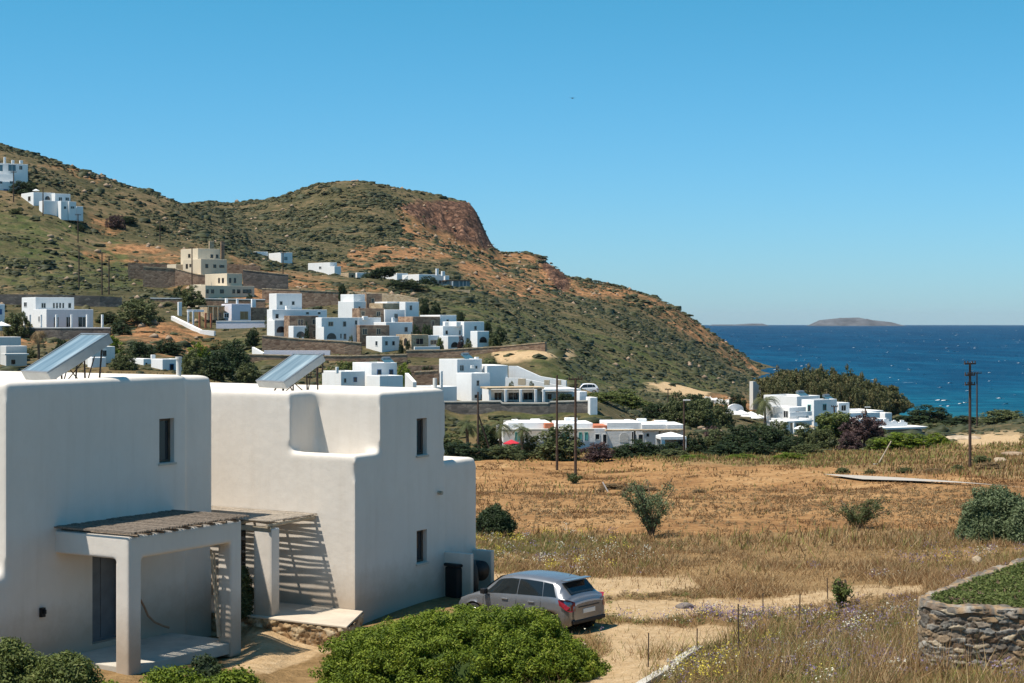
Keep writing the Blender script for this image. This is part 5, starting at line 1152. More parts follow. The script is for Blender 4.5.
# ruined tower
H = House("broken pale ruined tower wall standing on tan ground before the grove", 753, 352, 400, 25, cat="ruin", name="ruin")
lx, ly = H.loc(WX(753, 352), 352); w_ = solve_w(WX(753, 352), 352, 760, H.rz); zt_ = WZ(381.5, 352) - H.z0
MB().extrude_y([(lx, -2), (lx + w_, -2), (lx + w_, zt_ - 1.0), (lx + w_ * .6, zt_ - .5), (lx + w_ * .4, zt_), (lx, zt_)], ly, ly + 1.3).build("wall", "greywhite", H.root)
MB().extrude_y([(lx + w_ + .01, -2), (lx + w_ * 2.0, -2), (lx + w_ * 1.9, zt_ * .15), (lx + w_ * 1.55, zt_ * .4), (lx + w_ * 1.5, zt_ * .62), (lx + w_ + .01, zt_ * .75)], ly - .2, ly + 1.6).build("broken_wall", "greywhite", H.root)
MB().box(lx + w_ * 1.08, ly - .26, .5, lx + w_ * 1.38, ly - .21, zt_ * .5).build("dark_door_panel", "glass_dark", H.root)  # dark panel painted as the shade inside the open door gap
# parasols
def parasol(px, pyt, D, r, label, mat="white_cloth", group="parasols by the seaside villa"):
    x = WX(px, D); z = gz(x, D); zt_ = WZ(pyt, D); e = empty("parasol", (x, D, z), 0, label, "parasol", group); h = max(zt_ - z, 1.8)
    vs = [(0, 0, h)] + [(r * math.cos(i * math.pi / 4), r * math.sin(i * math.pi / 4), h - r * .42) for i in range(8)] + [(r * math.cos(i * math.pi / 4), r * math.sin(i * math.pi / 4), h - r * .42 - .12) for i in range(8)]
    MB().add(vs, [(0, 1 + i, 1 + (i + 1) % 8) for i in range(8)] + [(1 + i, 9 + i, 9 + (i + 1) % 8, 1 + (i + 1) % 8) for i in range(8)]).build("canopy", mat, e)
    MB().tube((0, 0, -.3), (0, 0, h - .02), .035, k=6).build("pole", "pale_wood", e)
parasol(741, 423.5, 303, 1.7, "leftmost white parasol below the low house with the rounded gable"); parasol(751, 422, 306, 1.9, "white parasol right beside the palm, middle one of the left cluster"); parasol(758, 423.4, 303, 1.6, "white parasol at the right of the left cluster, under the palm")
parasol(800.5, 427, 286, 1.15, "white parasol before the seaside villa's open porch"); parasol(811.5, 429, 287, .8, "small beige parasol right of the porch parasol", "tanstone")
parasol(511.5, 440, 203, 1.0, "red parasol among the palms by the long bungalow", "red_cloth", None)
parasol(1.5, 321.5, 286, 1.6, "white parasol at the far left edge beside the blue-shuttered house corner", group=None)
parasol(36, 189, 436, .9, "pale parasol behind the long cubic hillside house", group=None)
# white van far away
car("white van parked on the track above the white garden walls, seen from the front left", Vector((WX(598, 262), 262, gz(WX(598, 262), 262) + .05)), R(185), "car_white", van=True)

def ray(px, py, D=150.0, lo=20, hi=900):
    """depth at which the ground is seen at a traced point of the photograph"""
    Ds = np.geomspace(lo, hi, 700); z = ground_z(tx(px) * Ds, Ds); r_ = HOR + F * (CAMZ - z) / Ds; k = np.where(r_ <= py)[0]
    return float(Ds[k[0]]) if len(k) else D
simple("road_grey", (.40, .36, .31), .9, .1, .5)
# ---------------------------------------------------------------- utility poles
def pole(label, px, ytop, ybase, D, arms=(), r=.14, group="wooden utility poles", lamp=False, brace=None):
    x = WX(px, D); z0 = WZ(ybase, D); h = WZ(ytop, D) - z0
    e = empty("utility_pole", (x, D, z0), 0, label, "utility pole", group)
    MB().tube((0, 0, -1.5), (0, 0, h), r, r * .7, 10).build("pole", "pole_wood", e, smooth=False)
    for dz, w, sk in arms:
        z = h - dz; MB().box(-w, -.06, z - .06, w, .06, z + .06).build("crossarm", "rust_iron", e).rotation_euler = (0, 0, sk)
        for s_ in (-.92, -.4, .4, .92): c_ = math.cos(sk); MB().tube((s_ * w * c_, s_ * w * math.sin(sk), z + .05), (s_ * w * c_, s_ * w * math.sin(sk), z + .24), .05, k=6).build("insulator", "pole_wood", e)
    if brace: MB().tube((brace[0], .3, -1), (0, 0, h * brace[1]), r * .8, r * .6, 8).build("brace", "pole_wood", e)
    if lamp: MB().box(-.1, -.15, h - .1, .75, .15, h + .05).build("lamp_head", "frame_white", e, bevel=.03)
    return e
pole("tall dark pole with one crossarm standing in the edge of the golden field", 575.5, 378, 482, 146, [(.1, .62, .3)])
pole("tall dark pole without crossarm, just left and behind the field pole", 557, 375, 456, 178, [])
pole("dark pole with a small lamp arm at the right end of the long bungalow", 684, 400, 452, 200, [], lamp=True)
pole("dark braced pole beside the left palms", 478, 392, 448, 196, [], brace=(1.6, .62))
pole("tall pole with three stacked crossarms on the grass at the right", 970, 362.5, 467, 142, [(.1, .62, .5), (1.05, .55, .5), (1.85, .55, .5)])
pole("more distant thin pole just right of the three-armed pole, near the beach", 977, 372, 425, 280, [(.2, .9, .4)], r=.15)
pole("thin pole in front of the right end of the seaside villa", 834.5, 406, 437, 262, [(.1, .5, 0)], r=.12)
pole("thin pole with a white lamp in front of the villa's long wing", 865.5, 407, 436, 262, [], r=.12, lamp=True)
pole("short dark pole left of the blue-shuttered house", 317, 354, 383, 226, [(.15, 1.0, .2)], r=.13)
pole("thin pole in the shrubs right of the long bungalow", 668, 389, 412, 268, [(.1, .5, .2)], r=.11)
pole("thin pole in front of the long hilltop cube house", 43, 187, 210, 418, [(.3, .9, 0)], r=.17, group="thin poles on the hillside")
pole("thin pole left of the hilltop cube house", 13.6, 171, 196, 424, [(.3, .7, 0)], r=.17, group="thin poles on the hillside")
for i, (px, a, b_, D) in enumerate(((78, 214, 236, 400), (102, 252, 290, 340), (109, 256, 290, 341), (79, 246, 286, 345), (160, 220, 243, 430), (192, 247, 298, 352), (283, 252, 283, 400))):
    lab = ["single thin pole on the left hill below the hilltop houses", "left pole of the close pair above the grey wall", "right pole of the close pair above the grey wall", "pole on the green slope left of the close pair",
           "pole on the dark slope above the orange excavation", "tall thin pole standing before the stacked beige villa", "thin pole left of the small hut, under the white pair of houses"][i]
    pole(lab, px, a, b_, D, [(.2, .7, .2)], r=.15, group="thin poles on the hillside")
# leaning pale post and small white stick
x_ = WX(877, 160); e = empty("leaning_post", (x_, 160, gz(x_, 160)), 0, "pale wooden post leaning to the right on the grass before the bright green shrub", "post")
MB().tube((-.1, 0, -.3), (1.35, 0, 2.25), .075, .06, 8).build("post", "pale_wood", e); MB().box(-.35, -.2, -.2, .25, .2, .12).build("footing", "concrete", e, bevel=.03)
x_ = WX(606, 128); e = MB().tube((.25, 0, -.2), (-.25, 0, .72), .055, .045, 8).build("marker_stake", "frame_white"); e.location = (x_, 128, gz(x_, 128)); tag(e, "short white leaning stake in the golden field beside dry scrub", "stake")
# iron stakes of the fence
stk = [(648, 633, 682, 37.5), (697, 629, 664, 39.5), (739, 604, 652, 37.0), (763, 610, 630, 46), (799, 594, 634, 41), (828, 590, 616, 47.5)]
slab = ["leftmost iron stake beside the sandy path", "second iron stake from the left, at the end of the pale kerb", "third iron stake, the tallest before the sandy track", "short iron stake behind the tallest one", "iron stake standing in the tall grass right of the short one", "rightmost iron stake by the green sapling"]
for (px, a, b_, D), lab in zip(stk, slab):
    x_ = WX(px, D); z_ = gz(x_, D); h = max(WZ(a, D) - z_, .6); o = MB().tube((0, 0, -.3), (.01 * rnd.uniform(-3, 3), 0, h), .016, .014, 6).build("fence_stake", "rust_iron")
    o.location = (x_, D, z_); tag(o, lab, "stake", "iron fence stakes in the dry grass")
# kerb of pale concrete by the path
k0 = (WX(640, 33), 33); k1 = (WX(703, 40), 40); mb = MB(); d_ = Vector((k1[0] - k0[0], k1[1] - k0[1], 0)); nn = Vector((-d_.y, d_.x, 0)).normalized() * .2
for i in range(8):
    a = Vector((*k0, 0)) + d_ * (i / 8); b_ = Vector((*k0, 0)) + d_ * ((i + .97) / 8); za, zb2 = gz(a.x, a.y) + .14, gz(b_.x, b_.y) + .14
    mb.add([(a.x, a.y, za - .6), (b_.x, b_.y, zb2 - .6), (b_.x + nn.x, b_.y + nn.y, zb2 - .6), (a.x + nn.x, a.y + nn.y, za - .6), (a.x, a.y, za), (b_.x, b_.y, zb2), (b_.x + nn.x, b_.y + nn.y, zb2), (a.x + nn.x, a.y + nn.y, za)],
           [(0, 3, 2, 1), (4, 5, 6, 7), (0, 1, 5, 4), (1, 2, 6, 5), (2, 3, 7, 6), (3, 0, 4, 7)])
tag(mb.build("kerb", "concrete", bevel=.02), "pale concrete kerb beside the sandy path at the bottom of the picture", "kerb")
# road strip beyond the field
rp = [(px_, py_, ray(px_, py_)) for px_, py_ in ((842, 479), (870, 480), (930, 483), (985, 487), (1000, 488.5))]
vs = []; fs = []
for i in range(160):
    t = i / 159 * (len(rp) - 1); k = min(int(t), len(rp) - 2); u = t - k; px = rp[k][0] * (1 - u) + rp[k + 1][0] * u; D = rp[k][2] * (1 - u) + rp[k + 1][2] * u
    x_ = WX(px, D); ys_ = D + np.linspace(-8, 8, 13); zs_ = base_z(np.full(13, x_), ys_) + .06
    for y_, z_ in zip(ys_, zs_): vs.append((x_, y_, z_ + .12))
fs = [(13 * i + j, 13 * i + 13 + j, 13 * i + 14 + j, 13 * i + 1 + j) for i in range(159) for j in range(12)]
tag(MB().add(vs, fs).build("road", "road_grey", smooth=True), kind="structure")
# covered slab in front of the left porch

# ---------------------------------------------------------------- dry stone planter, right
pp = [(1150, 37.5), (1024, 33.4), (985, 31.7), (955, 30.3), (935, 29.4), (921, 28.8), (918, 28.3), (925, 27.95), (950, 27.8), (1000, 27.6), (1060, 27.4), (1140, 27.0)]
PW = [(WX(a, d), d) for a, d in pp]
def smooth_path(P, n=80):
    P = np.array(P); t = np.r_[0, np.cumsum(np.hypot(*np.diff(P, axis=0).T))]; u = np.linspace(0, t[-1], n); q = np.c_[np.interp(u, t, P[:, 0]), np.interp(u, t, P[:, 1])]
    for _ in range(4): q[1:-1] = (q[:-2] + q[1:-1] * 2 + q[2:]) / 4
    return q
PS = smooth_path(PW); pr = empty("stone_planter", (PW[5][0], PW[5][1], 2.0), 0, "curved dry stone wall with a planted green top in the lower right corner", "stone wall")
o = stone_sheet("stone_face", PS.tolist(), [1.7, 1.7], [3.33, 3.33], (.24, .085), 21, "rubble_grey", .04, .015)
o.parent = pr; o.matrix_parent_inverse = Matrix.Translation(pr.location).inverted()
T = np.gradient(PS, axis=0); T /= np.linalg.norm(T, axis=1)[:, None]; Nn = np.c_[T[:, 1], -T[:, 0]]
nu, nv = 400, 16; uq = np.linspace(0, len(PS) - 1, nu); P0 = np.c_[np.interp(uq, np.arange(len(PS)), PS[:, 0]), np.interp(uq, np.arange(len(PS)), PS[:, 1])]; N0 = np.c_[np.interp(uq, np.arange(len(PS)), Nn[:, 0]), np.interp(uq, np.arange(len(PS)), Nn[:, 1])]
off = np.linspace(.045, -.20, nv); Xc = P0[:, :1] + N0[:, :1] * off; Yc = P0[:, 1:] + N0[:, 1:] * off
Zc = 3.32 + fbm(Xc * 4, Yc * 4, None, 5, 4) * .07 + .03 + np.where(np.arange(nv) == 0, -.09, 0) + np.where(np.arange(nv) == nv - 1, -.1, 0)
ii = np.arange(nu * nv).reshape(nu, nv); fq = np.stack([ii[:-1, :-1], ii[1:, :-1], ii[1:, 1:], ii[:-1, 1:]], -1).reshape(-1, 4)
tone = (vnoise(Xc * 7, Yc * 7, None, 8) * .8).ravel()
o = np_mesh("coping", np.c_[Xc.ravel(), Yc.ravel(), Zc.ravel()], fq, "rubble_grey", smooth=True, tone=tone); o.parent = pr; o.matrix_parent_inverse = Matrix.Translation(pr.location).inverted()
poly = PS + Nn * -.18

# ---------------------------------------------------------------- foliage
rg = np.random.RandomState(11)
def leaves(C, rad, per, leaf, seed, flat=.75, tonec=.55, elong=1.5, out=None):
    """C: cluster centres (n,3); rad (n,) -> rhombic leaves; returns V,F,tone(per vertex)"""
    r_ = np.random.RandomState(seed); n = len(C); m = n * per
    c = np.repeat(C, per, 0); rr_ = np.repeat(np.broadcast_to(rad, (n,)), per)
    d = r_.normal(size=(m, 3)); d /= np.linalg.norm(d, axis=1)[:, None]; k = r_.uniform(.25, 1, m) ** .5
    p = c + d * (rr_ * k)[:, None] * np.array([1, 1, flat])
    nrm = d + r_.normal(size=(m, 3)) * .6 + np.array([0, 0, .5]); nrm /= np.linalg.norm(nrm, axis=1)[:, None]
    a = np.cross(nrm, r_.normal(size=(m, 3))); a /= np.linalg.norm(a, axis=1)[:, None]; b = np.cross(nrm, a)
    s = leaf * r_.uniform(.6, 1.4, m)[:, None]
    V = np.stack([p - a * s * elong, p - b * s * .6, p + a * s * elong, p + b * s * .6], 1).reshape(-1, 3)
    Fq_ = np.arange(m * 4).reshape(m, 4)
    t = np.repeat(r_.uniform(0, 1, n), per) * tonec + r_.uniform(0, 1, m) * (1 - tonec)
    return V, Fq_, np.repeat(t, 4)
def dome_centers(n, rx, ry, h, seed, lump=.22, inner=.35, zmin=.02):
    r_ = np.random.RandomState(seed); d = r_.normal(size=(n * 3, 3)); d[:, 2] = np.abs(d[:, 2]) * 1.1; d /= np.linalg.norm(d, axis=1)[:, None]; d = d[:n]
    k = 1 - (1 - inner) * r_.uniform(0, 1, n) ** 2.2
    l = 1 + lump * fbm(d[:, 0] * 2.2 + seed, d[:, 1] * 2.2, d[:, 2] * 2.2, 4, seed)
    return d * (k * l)[:, None] * np.array([rx, ry, h]) + np.array([0, 0, zmin])
_tmpl = {}
def bush_mesh(kind, mat, var):
    """unit-size foliage meshes, shared between plants of one kind"""
    key = (kind, mat, var)
    if key in _tmpl: return _tmpl[key]
    sd = 100 + var * 13 + len(kind)
    if kind == "dome": C = dome_centers(150, .5, .5, 1.0, sd, .45, .35); V, Fc, t = leaves(C, .095, 40, .026, sd, 1.1)
    elif kind == "airy":
        C = dome_centers(60, .5, .5, 1.0, sd, .75, .2); V, Fc, t = leaves(C, .07, 16, .015, sd, 1.2)
    elif kind == "tree":
        r_ = np.random.RandomState(sd); d = r_.normal(size=(170, 3)); d /= np.linalg.norm(d, axis=1)[:, None]; k = 1 - .7 * r_.uniform(0, 1, 170) ** 2
        l = 1 + .5 * fbm(d[:, 0] * 2 + sd, d[:, 1] * 2, d[:, 2] * 2, 3, sd)
        C = d * (k * l)[:, None] * np.array([.48, .48, .40]) + np.array([0, 0, .60]); V, Fc, t = leaves(C, .08, 36, .026, sd, 1.0)
    o = np_mesh("foliage", V, Fc, mat, tone=t); me = o.data; bpy.data.objects.remove(o)
    st = MB(); r_ = random.Random(sd)
    if kind == "tree":
        st.tube((0, 0, -.12), (.02, 0, .3), .035, .024, 8)
        for i in range(6):
            a_ = r_.uniform(0, 6.28); st.tube((.02, 0, .25 + .02 * i), (.28 * math.cos(a_), .28 * math.sin(a_), r_.uniform(.5, .8)), .016, .006, 6)
    else:
        for i in range(9):
            a_ = r_.uniform(0, 6.28); q = r_.uniform(.15, .38); st.tube((.02 * math.cos(a_), .02 * math.sin(a_), -.06), (q * math.cos(a_), q * math.sin(a_), r_.uniform(.4, .85)), .012, .004, 5)
    o = st.build("stem", "bark"); m2 = o.data; bpy.data.objects.remove(o)
    _tmpl[key] = (me, m2); return _tmpl[key]
def plant(kind, mat, px, ybase, D, wpx, hpx, label, cat=None, group=None, name=None, snap=True, depth=None, var=None):
    x = WX(px, D); z = gz(x, D) if snap else WZ(ybase, D); w = wpx / F * D; h = hpx / F * D
    if snap: h = max(h, WZ(ybase - hpx, D) - z) if abs(z - WZ(ybase, D)) < 2.5 else h
    w *= 1.08; h *= .90; name = name or ("tree" if kind == "tree" else "bush"); cat = cat or name
    me, m2 = bush_mesh(kind, mat, rnd.randint(0, 2) if var is None else var)
    e = empty(name, (x, D, z - .03), rnd.uniform(0, 6.28), label, cat, group)
    f = bpy.data.objects.new("crown" if kind == "tree" else "foliage", me); s_ = bpy.data.objects.new("trunk" if kind == "tree" else "stem", m2)
    for o in (f, s_): COL.objects.link(o); o.parent = e
    e.scale = (w, depth or w * rnd.uniform(.8, 1.0), h); return e
# big round bush in the foreground
def big_bush(label, px, D, w, dep, h, mat, seed, n, per, leaf, cr, z=None, name="bush", lump=.12, group=None):
    x = WX(px, D); z = gz(x, D) if z is None else z; e = empty(name, (x, D, z), 0, label, "bush", group)
    C = dome_centers(n, w / 2 - cr * .6, dep / 2 - cr * .6, h - cr * .6, seed, lump, .72); V, Fc, t = leaves(C, cr, per, leaf, seed, .9, .45, 1.35)
    np_mesh("foliage", V, Fc, mat, e, tone=t)
    # solid inner dome closing gaps; inner shade put into its darkest leaf tone
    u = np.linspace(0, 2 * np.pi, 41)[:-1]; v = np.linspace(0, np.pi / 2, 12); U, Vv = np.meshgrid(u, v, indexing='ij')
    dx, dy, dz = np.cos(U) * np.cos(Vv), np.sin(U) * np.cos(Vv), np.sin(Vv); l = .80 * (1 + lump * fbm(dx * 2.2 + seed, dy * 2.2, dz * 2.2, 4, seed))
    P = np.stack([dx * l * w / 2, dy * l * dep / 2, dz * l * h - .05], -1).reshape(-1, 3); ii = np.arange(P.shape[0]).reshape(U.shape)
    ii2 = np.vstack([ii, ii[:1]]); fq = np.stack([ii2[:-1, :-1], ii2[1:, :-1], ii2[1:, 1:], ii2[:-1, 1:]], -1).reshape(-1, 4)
    np_mesh("dark_core", P, fq, mat, e, tone=np.zeros(len(P)))
    return e
big_bush("large round bright green bush in the foreground before the silver car", 464, 37.6, 6.7, 4.6, 1.66, "leaf_bright", 31, 1400, 120, .024, .17, z=-.02, lump=.2)
big_bush("olive-green bush at the bottom left corner of the picture", 10, 33.5, 2.4, 2.1, 1.58, "leaf_yellowgreen", 41, 300, 100, .03, .22, group="clipped shrubs along the bottom left edge")
big_bush("second olive-green bush from the left, lower and wider than the corner one", 62, 33.2, 1.9, 2.0, 1.42, "leaf_yellowgreen", 42, 260, 100, .03, .22, group="clipped shrubs along the bottom left edge")
big_bush("small green shrub below the left post of the porch", 112, 32.6, 1.0, 1.2, 1.0, "leaf_bright", 43, 100, 70, .028, .2, group="clipped shrubs along the bottom left edge")
big_bush("low green shrub under the middle of the left porch", 172, 32.8, 2.2, 1.6, 1.2, "leaf_bright", 44, 240, 70, .028, .2, group="clipped shrubs along the bottom left edge")
big_bush("low green shrub at the right end of the bottom left row", 236, 33.2, 1.5, 1.4, 1.08, "leaf_bright", 45, 160, 70, .028, .2, group="clipped shrubs along the bottom left edge")
big_bush("dark small bush on the edge of the left porch floor beside its right post", 205, 38.4, .9, .9, .62, "leaf_dark", 46, 60, 70, .03, .16)
big_bush("dark climbing shrub between the porches before the stone wall", 242, 44.9, .6, .8, 1.25, "leaf_olive", 47, 90, 70, .03, .16, z=.3)
big_bush("dense dark green bush on the right edge above the planter", 995, 61.5, 3.0, 2.6, 2.05, "leaf_silver", 48, 300, 90, .035, .26, lump=.3)
big_bush("small bush joined to the right side of the dense dark green bush", 1030, 60, 1.8, 1.8, 1.5, "leaf_silver", 49, 160, 70, .035, .24)
big_bush("dark green bush at the right corner of the middle house, on the field edge", 495, 66, 1.7, 1.7, 1.2, "leaf_dark", 50, 180, 70, .035, .2, lump=.3)
big_bush("green spiny shrub low on the bank behind the planter, right edge", 1020, 44, 1.6, 1.6, .6, "leaf_yellowgreen", 51, 120, 60, .03, .18)
def sapling(label, px, D, w, h, mat, seed, n=70, per=28, leaf=.035):
    x = WX(px, D); e = empty("sapling", (x, D, gz(x, D)), 0, label, "sapling"); r_ = random.Random(seed); st = MB(); C = []
    for i in range(20):
        a_ = r_.uniform(0, 6.28); ln = r_.uniform(.55, 1.0); tip = Vector((math.cos(a_) * w / 2 * r_.uniform(.3, 1), math.sin(a_) * w / 2 * .8, h * ln)); mid = tip * .5 + Vector((r_.uniform(-.1, .1), 0, h * .12))
        st.path([(0, 0, -.1), mid, tip], .018, 5)
        for k in range(n // 20): u = r_.uniform(.2, 1.02); q = mid + (tip - mid) * ((u - .5) * 2) if u > .5 else mid * (u * 2); C.append(q + Vector((r_.gauss(0, .09), r_.gauss(0, .09), r_.gauss(0, .07))))
    st.build("stem", "bark", e); V, Fc, t = leaves(np.array(C), .13, per, leaf, seed, 1.0, .6, 1.9); np_mesh("foliage", V, Fc, mat, e, tone=t); return e
sapling("loose tamarisk sapling with bare branches in the golden field", 652, 66, 2.6, 2.3, "leaf_silver", 61, 300, 20, .026)
sapling("twin-topped low olive shrub in the golden field at right", 858, 70, 2.7, 1.25, "leaf_olive", 62, 260, 17, .026)
sapling("thin green sapling beside the rightmost iron stake", 841, 45.5, .45, .75, "leaf_yellowgreen", 63, 56, 20, .03)
sapling("low green weed in the grass left of the field pole's foot", 575, 143, 1.8, .75, "leaf_olive", 64, 84, 26, .045)

